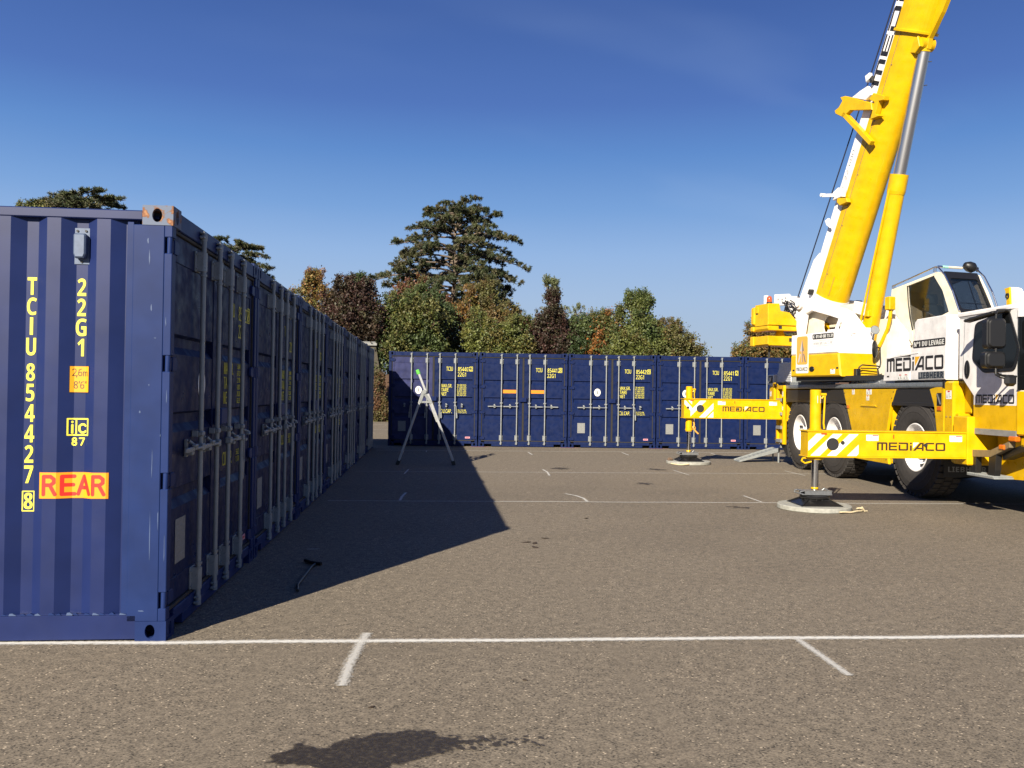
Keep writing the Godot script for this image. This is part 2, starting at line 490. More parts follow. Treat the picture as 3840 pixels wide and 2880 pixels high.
# ------------------------------------------------------------------ ground
func asphalt_picture(size: int) -> Image:
	var stones := FastNoiseLite.new(); stones.seed = 11; stones.noise_type = FastNoiseLite.TYPE_CELLULAR; stones.frequency = 0.24
	stones.cellular_return_type = FastNoiseLite.RETURN_CELL_VALUE; stones.fractal_type = FastNoiseLite.FRACTAL_NONE
	var blot := FastNoiseLite.new(); blot.seed = 12; blot.frequency = 0.02; blot.fractal_octaves = 5
	var a := stones.get_seamless_image(size, size, false, false, 0.08, true)
	var b := blot.get_seamless_image(size, size, false, false, 0.15, true)
	a.convert(Image.FORMAT_L8); b.convert(Image.FORMAT_L8)
	var da := a.get_data(); var db := b.get_data()
	var rng := RandomNumberGenerator.new(); rng.seed = 4
	var out := PackedByteArray(); out.resize(size * size)
	for i in da.size():
		var s := da[i] / 255.0
		var k := 0.40 + s * 0.17 + (db[i] / 255.0 - 0.5) * 0.11 + (rng.randf() - 0.5) * 0.14
		if s > 0.987: k += 0.27 * rng.randf_range(0.5, 1.0)              # pale chippings
		elif s < 0.07: k -= 0.11
		out[i] = int(clampf(k, 0.02, 1) * 255)
	return Image.create_from_data(size, size, false, Image.FORMAT_L8, out)

func asphalt_material(key: String, tint: Color, rough := 0.9) -> StandardMaterial3D:
	var m := StandardMaterial3D.new()
	m.resource_name = key
	m.albedo_color = tint; m.roughness = rough
	m.albedo_texture = M["asphalt_tex"]
	m.normal_enabled = true; m.normal_texture = M["asphalt_bump"]; m.normal_scale = 0.3
	m.uv1_triplanar = true; m.uv1_world_triplanar = true; m.uv1_scale = Vector3.ONE / 2.0
	M[key] = m
	return m

func sheet(outline: Array, y: float) -> MB:      # a flat outline on the ground (x, z), 3 mm thick
	var mb := MB.new()
	var T := Transform3D(Basis(Vector3(1, 0, 0), Vector3(0, 0, 1), Vector3(0, -1, 0)), Vector3(0, y, 0))
	mb.prism(outline, 0.0, 0.003, T)
	return mb

func ground():
	var size := 1024
	var im := asphalt_picture(size)
	M["asphalt_tex"] = ImageTexture.create_from_image(im)
	var nb := im.duplicate(); nb.bump_map_to_normal_map(5.0)
	M["asphalt_bump"] = ImageTexture.create_from_image(nb)
	var m := asphalt_material("asphalt", lin(0.73, 0.605, 0.45))
	m.vertex_color_use_as_albedo = true
	# patchy wear as vertex tones
	var n1 := FastNoiseLite.new(); n1.seed = 31; n1.frequency = 0.11; n1.fractal_octaves = 5
	var n2 := FastNoiseLite.new(); n2.seed = 32; n2.frequency = 0.9; n2.fractal_octaves = 3
	var st := SurfaceTool.new(); st.begin(Mesh.PRIMITIVE_TRIANGLES)
	var xs := []; var zs := []
	var x := -40.0
	while x <= 60.0:
		xs.append(x); x += 0.25 if absf(x - 1.0) < 7.0 else 1.0
	var z := 12.0
	while z >= -45.0:
		zs.append(z); z -= 0.25 if z < 0.5 and z > -14.0 else 1.0
	for zz in zs:
		for xx in xs:
			var k := 1.0 + n1.get_noise_2d(xx, zz) * 0.26 + n2.get_noise_2d(xx, zz) * 0.10
			st.set_color(Color(k, k * 0.995, k * 0.99)); st.set_normal(Vector3.UP)
			st.add_vertex(Vector3(xx, 0, zz))
	var w := xs.size()
	for j in zs.size() - 1:
		for i in w - 1:
			var a := j * w + i
			for q in [a, a + w, a + w + 1, a, a + w + 1, a + 1]: st.add_index(q)
	single("pavement", st.commit(), m, "grey brown asphalt yard between the two rows of blue containers", "pavement", Vector3.ZERO, 0, "", "structure")
	# land under and around the yard, out to the horizon
	var land := MB.new()
	land.box(Vector3(0, -0.56, 0), Vector3(3000, 1.0, 3000))
	single("ground", land, pbr("earth", lin(0.10, 0.085, 0.045), 1.0, 0.0, M["asphalt_tex"], 0.4), "dry grassy land around the asphalt yard", "ground", Vector3.ZERO, 0, "", "structure")
	# earth bank behind the yard
	var bn := FastNoiseLite.new(); bn.seed = 8; bn.frequency = 0.35; bn.fractal_octaves = 4
	var bk := SurfaceTool.new(); bk.begin(Mesh.PRIMITIVE_TRIANGLES)
	var cols := 220; var rows := 28
	for j in rows + 1:
		for i in cols + 1:
			var t := float(j) / rows
			var px := -70.0 + i * 0.7
			var h := 2.35 * smoothstep(0.0, 0.17, t) + bn.get_noise_2d(px, t * 30.0) * 0.35 * t
			bk.set_color(Color.WHITE)
			bk.add_vertex(Vector3(px, h - 0.03, -41.0 - t * 14.0))
	for j in rows:
		for i in cols:
			var a := j * (cols + 1) + i
			for q in [a, a + cols + 1, a + cols + 2, a, a + cols + 2, a + 1]: bk.add_index(q)
	bk.generate_normals()
	single("earth_bank", bk.commit(), pbr("bank_earth", lin(0.36, 0.20, 0.12), 1.0, 0.0, M["asphalt_tex"], 0.9), "brown earth bank at the back of the yard below the trees", "bank", Vector3.ZERO, 0, "", "structure")

func spray_material() -> StandardMaterial3D:
	var n := FastNoiseLite.new(); n.seed = 77; n.frequency = 0.045; n.fractal_octaves = 4
	var w := 512; var h := 64
	var im := Image.create_empty(w, h, false, Image.FORMAT_RGBA8)
	var rng := RandomNumberGenerator.new(); rng.seed = 6
	for y in h:
		for x in w:
			var t := absf((y + 0.5) / h - 0.5) * 2.0
			var a := clampf(1.25 - t * 1.75 + n.get_noise_2d(x, y * 2.0) * 0.5, 0, 1) * smoothstep(1.0, 0.72, t)
			a = clampf(a + (rng.randf() - 0.5) * 0.5 * (1.0 - absf(a * 2 - 1)), 0, 1) * 0.93
			im.set_pixel(x, y, Color(1, 1, 1, a))
	var m := StandardMaterial3D.new()
	m.resource_name = "spray_paint"
	m.albedo_color = lin(0.62, 0.61, 0.58)
	m.albedo_texture = ImageTexture.create_from_image(im)
	m.roughness = 0.85
	m.transparency = BaseMaterial3D.TRANSPARENCY_ALPHA
	M["spray"] = m
	var p := m.duplicate() as StandardMaterial3D
	p.resource_name = "pink_spray"; p.albedo_color = lin(0.75, 0.22, 0.36)
	M["pink_spray"] = p
	var th := m.duplicate() as StandardMaterial3D
	th.resource_name = "thin_spray"; th.albedo_color = Color(m.albedo_color, 0.72)
	M["thin_spray"] = th
	var so := m.duplicate() as StandardMaterial3D
	so.resource_name = "soft_spray"; so.albedo_color = Color(m.albedo_color, 0.7)
	M["soft_spray"] = so
	return m

func stroke_on_ground(path: Array, width: float, y := 0.004) -> ArrayMesh:
	var st := SurfaceTool.new(); st.begin(Mesh.PRIMITIVE_TRIANGLES)
	var run := 0.0
	for i in path.size():
		var a: Vector2 = path[maxi(i - 1, 0)]; var b: Vector2 = path[mini(i + 1, path.size() - 1)]
		var d := (b - a).normalized(); var n := Vector2(-d.y, d.x) * width * 0.5
		if i > 0: run += path[i].distance_to(path[i - 1])
		for s in [1.0, -1.0]:
			st.set_normal(Vector3.UP); st.set_uv(Vector2(run / 1.2, 0.5 + 0.49 * s))
			st.add_vertex(Vector3(path[i].x + n.x * s, y, path[i].y + n.y * s))
	for i in path.size() - 1:
		for q in [0, 1, 2, 1, 3, 2]: st.add_index(i * 2 + q)
	return st.commit()

func markings():
	spray_material()
	var wob := FastNoiseLite.new(); wob.seed = 3; wob.frequency = 0.2
	var lines := [
		[-9.0, 9.0, -5.138, 0.0195, 0.125, "long white sprayed line nearest the camera, past the foot of the nearest container"],
		[-1.4, 14.0, -11.62, 0.022, 0.09, "thin white sprayed line running behind the nearer round concrete pad"],
		[-1.4, 14.0, -15.86, 0.004, 0.085, "thin white sprayed line between the ladder and the nearer outrigger pad"],
		[-1.4, 12.0, -21.5, -0.014, 0.09, "white sprayed line just in front of the far container row"],
		[-9.0, 4.0, -32.7, 0.0, 0.12, "nearer white line on the sunlit asphalt seen through the gap between rows"],
		[-9.0, 4.0, -37.6, 0.0, 0.12, "farther white line on the sunlit asphalt seen through the gap between rows"]]
	for l in lines:
		var path := []
		var n := int((l[1] - l[0]) / 0.5)
		for i in n + 1:
			var x := lerpf(l[0], l[1], float(i) / n)
			path.append(Vector2(x, l[2] + x * l[3] + wob.get_noise_2d(x * 3.0, l[2] * 10.0) * 0.03))
		single("painted_line", stroke_on_ground(path, l[4]), M["spray"] if l[2] > -6 or l[2] < -20 else M["thin_spray"], l[5], "painted line", Vector3.ZERO, 0, "white sprayed lines on the asphalt", "structure")
	var ticks := [
		[[Vector2(-0.385, -5.3), Vector2(-0.41, -5.05), Vector2(-0.435, -4.7), Vector2(-0.44, -4.36)], 0.13, "short white tick to the left on the line nearest the camera"],
		[[Vector2(2.265, -5.1), Vector2(2.262, -4.75), Vector2(2.257, -4.38)], 0.11, "short white tick to the right on the line nearest the camera"],
		[[Vector2(-0.38, -12.55), Vector2(-0.42, -12.1), Vector2(-0.43, -11.66)], 0.12, "pale tick inside the shadow of the left row, on the second line"],
		[[Vector2(1.98, -12.48), Vector2(2.1, -12.25), Vector2(2.16, -11.95), Vector2(2.15, -11.58)], 0.11, "curved white tick on the sunlit asphalt, on the second line"],
		[[Vector2(4.65, -12.3), Vector2(4.64, -11.56)], 0.09, "straight white tick just left of the nearer concrete pad"],
		[[Vector2(-0.45, -16.25), Vector2(-0.5, -15.38)], 0.1, "faint tick in the shadow below the ladder"],
		[[Vector2(2.15, -16.4), Vector2(2.17, -15.9), Vector2(2.12, -15.2)], 0.1, "white tick on the third line, left of the small oil stain"],
		[[Vector2(4.76, -16.4), Vector2(4.78, -15.42)], 0.08, "white tick in front of the farther concrete pad"],
		[[Vector2(7.05, -16.4), Vector2(7.04, -15.45)], 0.08, "white tick beside the rear wheel of the crane"],
		[[Vector2(2.39, -21.1), Vector2(2.4, -20.25)], 0.1, "white tick in front of the container marked 854412"],
		[[Vector2(4.82, -21.25), Vector2(4.79, -20.35)], 0.1, "white tick in front of the container marked 854429"],
		[[Vector2(7.15, -21.25), Vector2(7.09, -20.6)], 0.1, "white tick in front of the container marked 854411"],
		[[Vector2(-0.15, -21.4), Vector2(-0.15, -20.9)], 0.1, "faint tick between the legs of the ladder, in shadow"],
		[[Vector2(-1.16, -8.09), Vector2(-1.04, -8.1)], 0.07, "small pale mark on the shaded asphalt beyond the steel lever"]]
	for t in ticks:
		single("painted_tick", stroke_on_ground(t[0], t[1] * 0.85, 0.008), M["soft_spray"], t[2], "painted tick", Vector3.ZERO, 0, "white sprayed ticks on the asphalt", "structure")
	for i in 3:
		var e := Vector2(1.235 + i * 2.467, -23.1 + i * 0.112)
		single("pink_mark", stroke_on_ground([e + Vector2(-0.22, 0), e + Vector2(0.3, 0.01)], 0.07), M["pink_spray"], ["thin pink sprayed mark below the joint of containers 854407 and 854412", "thin pink sprayed mark below the joint of containers 854412 and 854429", "thin pink sprayed mark below the joint of containers 854429 and 854411"][i], "paint mark", Vector3.ZERO, 0, "pink marks below the far containers", "structure")
	# stains soaked into the asphalt: the grain shows through, the outline is ragged
	var rag := FastNoiseLite.new(); rag.seed = 14; rag.frequency = 9.0; rag.fractal_octaves = 5
	var blots := [
		[[Vector2(-0.66, -3.47), Vector2(-0.60, -3.60), Vector2(-0.555, -3.68), Vector2(-0.47, -3.61), Vector2(-0.37, -3.66), Vector2(-0.29, -3.74), Vector2(-0.17, -3.77), Vector2(-0.04, -3.785), Vector2(0.07, -3.73), Vector2(0.14, -3.65), Vector2(0.11, -3.57), Vector2(0.02, -3.5), Vector2(-0.10, -3.46), Vector2(-0.18, -3.40), Vector2(-0.36, -3.37), Vector2(-0.5, -3.45)], 0.045, "large dark oil stain with a speckled tail on the asphalt nearest the camera", 0.82],
		[[Vector2(3.44, -13.9), Vector2(3.5, -14.12), Vector2(3.62, -14.05), Vector2(3.68, -13.9), Vector2(3.55, -13.78)], 0.12, "small dark stain on the asphalt left of the nearer outrigger", 0.6],
		[[Vector2(3.98, -11.1), Vector2(4.1, -11.15), Vector2(4.25, -11.05), Vector2(4.2, -10.92), Vector2(4.08, -10.95)], 0.1, "small dark stain beside the nearer concrete pad", 0.6],
		[[Vector2(4.3, -16.65), Vector2(4.42, -16.8), Vector2(4.64, -16.5), Vector2(4.5, -16.35)], 0.15, "small dark stain in front of the farther concrete pad", 0.65],
		[[Vector2(2.36, -16.65), Vector2(2.5, -16.9), Vector2(2.7, -16.8), Vector2(2.62, -16.45), Vector2(2.45, -16.5)], 0.15, "small dark stain on the third line beyond the curved tick", 0.65]]
	for bi in blots.size():
		var b: Array = blots[bi]
		var o := PackedVector2Array(b[0])
		var lo: Vector2 = o[0]; var hi: Vector2 = o[0]
		for p in o: lo = lo.min(p); hi = hi.max(p)
		lo -= Vector2(0.08, 0.08); hi += Vector2(0.08, 0.08)
		if bi == 0: hi.x += 0.36
		var w := 420 if bi == 0 else 96; var h := 220 if bi == 0 else 96
		var im := Image.create_empty(w, h, false, Image.FORMAT_RGBA8)
		for y in h:
			for x in w:
				var p := lo + (hi - lo) * Vector2((x + 0.5) / w, (y + 0.5) / h)
				var d := 9.0
				for k in o.size(): d = minf(d, seg_dist(p, o[k], o[(k + 1) % o.size()]))
				if Geometry2D.is_point_in_polygon(p, o): d = -d
				var e: float = d + rag.get_noise_2d(p.x, p.y) * b[1]
				var a := smoothstep(0.008, -0.012, e) * float(b[3]) * (0.86 + 0.5 * rag.get_noise_2d(p.x * 3.0 + 9.0, p.y * 3.0))
				if bi == 0 and p.x > 0.05:                                 # the tail
					var t := (p.x - 0.08) / 0.42
					var off := absf(p.y + 3.635) / 0.085
					if t < 1.0 and off < 1.0: a = maxf(a, 0.62 * smoothstep(0.12 + 0.25 * t, 0.42, rag.get_noise_2d(p.x * 2.2 + 3.0, p.y * 2.2) + 0.42 * (1.0 - off) - 0.25 * t + 0.1))
				im.set_pixel(x, y, Color(1, 1, 1, clampf(a, 0, 1)))
		var sm := StandardMaterial3D.new()
		sm.resource_name = "oil_stain"
		sm.albedo_color = lin(0.024, 0.019, 0.016); sm.albedo_texture = ImageTexture.create_from_image(im)
		sm.roughness = 0.6; sm.transparency = BaseMaterial3D.TRANSPARENCY_ALPHA
		var st := SurfaceTool.new(); st.begin(Mesh.PRIMITIVE_TRIANGLES)
		for c in [[lo.x, hi.y, 0, 1], [lo.x, lo.y, 0, 0], [hi.x, lo.y, 1, 0], [lo.x, hi.y, 0, 1], [hi.x, lo.y, 1, 0], [hi.x, hi.y, 1, 1]]:
			st.set_normal(Vector3.UP); st.set_uv(Vector2(c[2], c[3])); st.add_vertex(Vector3(c[0], 0.005, c[1]))
		single("oil_stain", st.commit(), sm, b[2], "oil stain", Vector3.ZERO, 0, "dark stains on the asphalt", "structure")
	# fallen leaves
	var spots := [Vector2(0.95, -8.45), Vector2(1.03, -8.39), Vector2(1.01, -8.17), Vector2(1.18, -8.68), Vector2(1.86, -10.07), Vector2(0.5, -4.41), Vector2(-0.27, -4.07)]
	var where := ["leftmost of the fallen leaves beyond the tip of the shadow", "upper middle one of the fallen leaves beyond the tip of the shadow", "lowest of the fallen leaves beyond the tip of the shadow", "uppermost of the fallen leaves beyond the tip of the shadow", "lone dark fallen leaf in the middle of the sunlit asphalt", "dark fallen leaf on the asphalt between the two near ticks", "small dark fallen leaf just above the large oil stain"]
	var lm := pbr("dead_leaf", lin(0.03, 0.018, 0.01), 0.8)
	for i in spots.size():
		var mb := MB.new()
		var L := 0.05 if i < 5 else 0.016
		mb.prism([Vector2(-L, 0), Vector2(-L * 0.3, L * 0.5), Vector2(L * 0.4, L * 0.4), Vector2(L, 0), Vector2(L * 0.3, -L * 0.5), Vector2(-L * 0.4, -L * 0.35)], 0, 0.004, Transform3D(Basis(Vector3(1, 0, 0), Vector3(0, 0, 1), Vector3(0, -1, 0)).rotated(Vector3(0, 0, 1), 0.1), Vector3.ZERO))
		single("fallen_leaf", mb, lm, where[i], "leaf", Vector3(spots[i].x, 0.006, spots[i].y), i * 1.1, "fallen leaves on the asphalt")

# ------------------------------------------------------------------ containers: local frame x to the right of the doors, door plane z = 0, body towards -z
const CW := 1.219
const CH := 2.591
const CL := 6.058
const HINGES := [2.355, 1.649, 0.948, 0.240]

func corr(d: float) -> float:                        # how deep the side sheet lies, d metres behind the door plane
	var t := fposmod(d - 0.497, 0.2825)
	if t < 0.065: return 0.036
	if t < 0.143: return lerpf(0.036, 0.0, (t - 0.065) / 0.078)
	if t < 0.221: return 0.0
	return lerpf(0.0, 0.036, (t - 0.221) / 0.0615)

func corr_breaks(a: float, b: float) -> Array:
	var out := [a]
	var k := -2
	while true:
		var base := 0.497 + 0.2825 * k
		if base > b: break
		for s in [0.0, 0.065, 0.143, 0.221]:
			if base + s > a + 0.003 and base + s < b - 0.003: out.append(base + s)
		k += 1
	out.append(b)
	return out

func follow_strip(d0: float, d1: float, y0: float, y1: float, proud: float, sx: float) -> ArrayMesh:    # a sticker that follows the corrugated side at x = sx * CW
	var st := SurfaceTool.new(); st.begin(Mesh.PRIMITIVE_TRIANGLES)
	var b := corr_breaks(d0, d1)
	for i in b.size():
		for y in [y1, y0]:
			st.set_uv(Vector2((d1 - b[i]) / (d1 - d0), (y1 - y) / (y1 - y0)))
			st.set_smooth_group(-1)
			st.add_vertex(Vector3(sx * (CW - 0.006 - corr(b[i]) + proud), y, -b[i]))
	for i in b.size() - 1:
		for q in [0, 1, 2, 1, 3, 2]: st.add_index(i * 2 + q)
	st.deindex()
	st.generate_normals()
	return st.commit()

func casting(sx: float, sy: float, front: bool) -> MB:        # centred on its own corner: outer corner at the origin
	var mb := MB.new()
	var w := 0.162; var h := 0.118; var d := 0.178
	var y0 := -h if sy > 0 else 0.0
	var yc := y0 + h * 0.5
	var x0 := minf(0, -sx * w); var x1 := maxf(0, -sx * w)
	if not front:
		mb.span(Vector3(x0, y0, 0), Vector3(x1, y0 + h, d), 0.006)
		return mb
	var t := 0.022
	var f := oval_pair(x0, y0, x1, y0 + h, Vector2(-sx * 0.085, yc), 0.027, 0.04)
	mb.plate_with_hole(f[0], f[1], -t, 0, Transform3D.IDENTITY)
	var s := oval_pair(-d, y0, -t, y0 + h, Vector2(-0.093, yc), 0.029, 0.041)
	var TS := Transform3D(Basis(Vector3(0, 0, 1), Vector3(0, 1, 0), Vector3(-1, 0, 0)), Vector3.ZERO)
	if sx > 0: TS = Transform3D(Basis(Vector3(0, 0, 1), Vector3(0, 1, 0), Vector3(1, 0, 0)), Vector3.ZERO)
	mb.plate_with_hole(s[0], s[1], -t, 0, TS)
	var xin0 := minf(-sx * t, -sx * w); var xin1 := maxf(-sx * t, -sx * w)
	mb.span(Vector3(xin0, y0, -d), Vector3(xin1, y0 + 0.02, -t))
	mb.span(Vector3(xin0, y0 + h - 0.02, -d), Vector3(xin1, y0 + h, -t))
	mb.span(Vector3(xin0, y0 + 0.02, -d), Vector3(xin1, y0 + h - 0.02, -d + 0.02))
	mb.span(Vector3(minf(-sx * w, -sx * (w - 0.02)), y0 + 0.02, -d + 0.02), Vector3(maxf(-sx * w, -sx * (w - 0.02)), y0 + h - 0.02, -t))
	return mb

func make_container(side: Material, frame: Material, door: Material) -> Node3D:
	var c := Node3D.new()
	c.name = "shipping_container"
	var mb := MB.new()
	for i in 24:
		var z := -0.15 - i * 0.242
		mb.span(Vector3(-1.15, 2.535, z - 0.2), Vector3(1.15, 2.552, z), 0.006)
	mb.span(Vector3(-1.16, 2.52, -6.0), Vector3(1.16, 2.538, -0.1))
	obj("roof", mb, side, c)
	for sx in [-1.0, 1.0]:
		var st := SurfaceTool.new(); st.begin(Mesh.PRIMITIVE_TRIANGLES)
		var b := corr_breaks(0.2, CL - 0.15)
		for i in b.size() - 1:
			var xa: float = sx * (CW - 0.006 - corr(b[i])); var xb: float = sx * (CW - 0.006 - corr(b[i + 1]))
			var p := [Vector3(xa, 0.13, -b[i]), Vector3(xa, 2.52, -b[i]), Vector3(xb, 2.52, -b[i + 1]), Vector3(xb, 0.13, -b[i + 1])]
			st.set_smooth_group(-1)
			for q in ([0, 1, 2, 0, 2, 3] if sx > 0 else [0, 2, 1, 0, 3, 2]): st.add_vertex(p[q])
		st.generate_normals()
		obj("side_wall", st.commit(), side, c)
		mb = MB.new()
		mb.span(Vector3(sx * 1.155, 0.012, -CL + 0.178), Vector3(sx * CW, 0.155, -0.172), 0.004)
		mb.span(Vector3(sx * 1.13, 0.155, -CL + 0.178), Vector3(sx * (CW - 0.003), 0.163, -0.226), 0.002)
		obj("bottom_rail", mb, side, c)
		mb = MB.new()
		mb.span(Vector3(sx * 1.155, 2.501, -CL + 0.178), Vector3(sx * CW, 2.559, -0.172), 0.006)
		obj("top_rail", mb, side, c)
		mb = MB.new()                                        # rear end of this side
		mb.span(Vector3(sx * 1.06, 0.118, -CL), Vector3(sx * CW, 2.473, -CL + 0.15), 0.006)
		obj("rear_post", mb, frame, c)
		mb = MB.new()                                        # front post with a notch for each hinge
		mb.span(Vector3(sx * 1.146, 0.116, -0.226), Vector3(sx * CW, 2.475, -0.046), 0.004)
		mb.span(Vector3(sx * 1.19, 0.16, -0.262), Vector3(sx * (CW - 0.01), 2.49, -0.226), 0.002)
		var y := 0.116
		var cuts := [0.240, 0.948, 1.649, 2.355]
		for k in 5:
			var top: float = cuts[k] - 0.048 if k < 4 else 2.475
			mb.span(Vector3(sx * 1.146, y, -0.047), Vector3(sx * CW, top, 0.0), 0.004)
			if k < 4: y = cuts[k] + 0.048
		obj("corner_post", mb, frame, c)
		for sy in [0.0, 1.0]:
			obj("corner_casting", casting(sx, sy, true), frame, c, Transform3D(Basis.IDENTITY, Vector3(sx * (CW + 0.003), CH if sy > 0 else 0.0, 0.003)))
			obj("corner_casting", casting(sx, sy, false), frame, c, Transform3D(Basis.IDENTITY, Vector3(sx * (CW + 0.003), CH if sy > 0 else 0.0, -CL)))
	mb = MB.new()
	mb.span(Vector3(-1.2, 0.13, -CL + 0.02), Vector3(1.2, 2.53, -CL + 0.04))
	for i in 8: mb.span(Vector3(-1.05 + i * 0.27, 0.2, -CL - 0.0), Vector3(-0.92 + i * 0.27, 2.4, -CL + 0.03), 0.01)
	mb.span(Vector3(-1.06, 2.47, -CL), Vector3(1.06, 2.57, -CL + 0.06)); mb.span(Vector3(-1.06, 0.02, -CL), Vector3(1.06, 0.14, -CL + 0.06))
	obj("rear_wall", mb, side, c)
	mb = MB.new()
	mb.span(Vector3(-1.054, 2.468, -0.11), Vector3(1.054, 2.578, -0.002), 0.006)
	mb.span(Vector3(-1.146, 2.445, -0.11), Vector3(1.146, 2.469, -0.03))
	obj("door_header", mb, frame, c)
	mb = MB.new()
	mb.span(Vector3(-1.054, 0.078, -0.12), Vector3(1.054, 0.15, -0.002), 0.005)
	mb.span(Vector3(-0.86, 0.012, -0.12), Vector3(0.86, 0.079, -0.004), 0.004)
	obj("door_sill", mb, frame, c)
	mb = MB.new()
	mb.span(Vector3(-1.06, 0.012, -0.2), Vector3(1.06, 0.13, -0.19))
	mb.span(Vector3(-1.15, 0.13, -5.9), Vector3(1.15, 0.14, -0.12))
	obj("floor_edge", mb, M["hollow"], c)
	mb = MB.new()
	mb.span(Vector3(-1.146, 2.446, -0.07), Vector3(1.146, 2.467, -0.012), 0.004)
	mb.span(Vector3(-1.146, 0.151, -0.07), Vector3(1.146, 0.174, -0.012), 0.004)
	for x in [-1.136, -0.0, 1.136]: mb.span(Vector3(x - 0.0105, 0.174, -0.07), Vector3(x + 0.0105, 2.446, -0.016), 0.003)
	for x in [-0.019, 0.019]: mb.span(Vector3(x - 0.006, 0.174, -0.07), Vector3(x + 0.006, 2.446, -0.022), 0.002)
	obj("gasket", mb, M["gasket"], c)
	for sx in [-1.0, 1.0]:
		var d := MB.new()
		# frame of the leaf, then the pressed panel inside it
		d.span(Vector3(sx * 1.125, 0.176, -0.08), Vector3(sx * 1.073, 2.444, -0.028), 0.004)
		d.span(Vector3(sx * 0.135, 0.176, -0.08), Vector3(sx * 0.026, 2.444, -0.028), 0.004)
		d.span(Vector3(sx * 1.073, 2.28, -0.08), Vector3(sx * 0.135, 2.444, -0.028), 0.003)
		d.span(Vector3(sx * 1.073, 0.176, -0.08), Vector3(sx * 0.135, 0.325, -0.028), 0.003)
		var prof := [Vector2(2.281, -0.034)]
		for t in [1.836, 1.351, 0.877]:
			prof.append_array([Vector2(t + 0.004, -0.034), Vector2(t - 0.012, -0.071), Vector2(t - 0.072, -0.071), Vector2(t - 0.122, -0.034)])
		prof.append(Vector2(0.324, -0.034))
		for i in prof.size() - 1:
			var p: Vector2 = prof[i]; var q: Vector2 = prof[i + 1]
			d.face([Vector3(-1.074 * sx, p.x, p.y), Vector3(-0.134 * sx, p.x, p.y), Vector3(-0.134 * sx, q.x, q.y), Vector3(-1.074 * sx, q.x, q.y)].map(func(v): return Vector3(-v.x, v.y, v.z)), Vector3(0, 0, 1))
		var leaf := obj("door", d, door, c)
		for y in HINGES:
			var h := MB.new()
			h.prism([Vector2(sx * 1.148, y - 0.043), Vector2(sx * 1.085, y - 0.043), Vector2(sx * 1.05, y - 0.028), Vector2(sx * 1.05, y + 0.028), Vector2(sx * 1.085, y + 0.043), Vector2(sx * 1.148, y + 0.043)], -0.03, -0.006, Transform3D.IDENTITY, 0.004)
			h.span(Vector3(sx * 1.2, y - 0.036, -0.03), Vector3(sx * 1.14, y + 0.036, -0.012), 0.003)
			h.tube(Vector3(sx * 1.2, y - 0.048, -0.019), Vector3(sx * 1.2, y + 0.048, -0.019), 0.0165, -1, 12)
			obj("hinge", h, frame, leaf)
		for k in 2:
			var x: float = sx * [0.6, 0.173][k]
			var b := MB.new()
			b.tube(Vector3(x, 0.1, 0.02), Vector3(x, 2.515, 0.02), 0.0168, -1, 12)
			for e in [[0.062, 0.125], [2.49, 2.535]]:
				b.tube(Vector3(x, e[0], 0.02), Vector3(x, e[1], 0.02), 0.021, -1, 10)
				b.span(Vector3(x - 0.042, e[0] + 0.012, 0.0), Vector3(x + 0.012, e[0] + 0.03, 0.034), 0.004)
				b.span(Vector3(x - 0.03, e[0] + 0.045, -0.002), Vector3(x + 0.03, e[0] + 0.06, 0.03), 0.004)
			b.tube(Vector3(x, 2.252, 0.02), Vector3(x, 2.266, 0.02), 0.024, -1, 10)
			b.tube(Vector3(x, 0.335, 0.02), Vector3(x, 0.349, 0.02), 0.024, -1, 10)
			obj("locking_bar", b, M["galvanised"], leaf)
			for e in [[2.28, 2.415], [0.165, 0.318]]:
				var r := MB.new()
				r.span(Vector3(x - 0.05, e[0], -0.028), Vector3(x + 0.052, e[1], -0.018), 0.002)
				r.tube(Vector3(x, e[0] + 0.004, 0.019), Vector3(x, e[1] - 0.004, 0.019), 0.0245, -1, 12)
				r.span(Vector3(x - 0.026, e[0] + 0.004, -0.02), Vector3(x + 0.026, e[1] - 0.004, 0.016))
				for q in [[-0.042, 0.02], [-0.042, -0.02], [0.043, 0.02], [0.043, -0.02]]:
					r.tube(Vector3(x + q[0], (e[0] + e[1]) * 0.5 + q[1] * 2.4, -0.018), Vector3(x + q[0], (e[0] + e[1]) * 0.5 + q[1] * 2.4, -0.010), 0.0075, -1, 8)
				obj("bar_bracket", r, M["galvanised"], leaf)
			var g := MB.new()
			g.span(Vector3(x - 0.038, 1.182, -0.03), Vector3(x + 0.038, 1.222, 0.012), 0.003)
			g.span(Vector3(x - 0.03, 1.186, 0.01), Vector3(x + 0.03, 1.218, 0.042), 0.006)
			obj("bar_guide", g, M["galvanised"], leaf)
	var lb := MB.new()
	lb.span(Vector3(-0.092, 1.24, -0.03), Vector3(0.095, 1.362, 0.03), 0.008)
	obj("lock_box", lb, frame, c)
	return c

func handle(x: float, way: float, hang: bool) -> MB:
	var h := MB.new()
	h.span(Vector3(x - 0.026, 1.09, 0.0), Vector3(x + 0.026, 1.138, 0.046), 0.006)
	if hang:
		h.bar(Vector3(x + way * 0.03, 1.11, 0.034), Vector3(x + way * 0.045, 0.93, 0.03), 0.016, 0.014, Vector3.BACK, 0.003)
		h.bar(Vector3(x + way * 0.045, 0.93, 0.03), Vector3(x + way * 0.05, 0.77, 0.026), 0.036, 0.014, Vector3.BACK, 0.004)
	else:
		h.bar(Vector3(x + way * 0.02, 1.113, 0.034), Vector3(x + way * 0.19, 1.113, 0.03), 0.02, 0.016, Vector3.UP, 0.003)
		h.bar(Vector3(x + way * 0.19, 1.113, 0.03), Vector3(x + way * 0.37, 1.11, 0.028), 0.014, 0.03, Vector3.UP, 0.004)
	return h

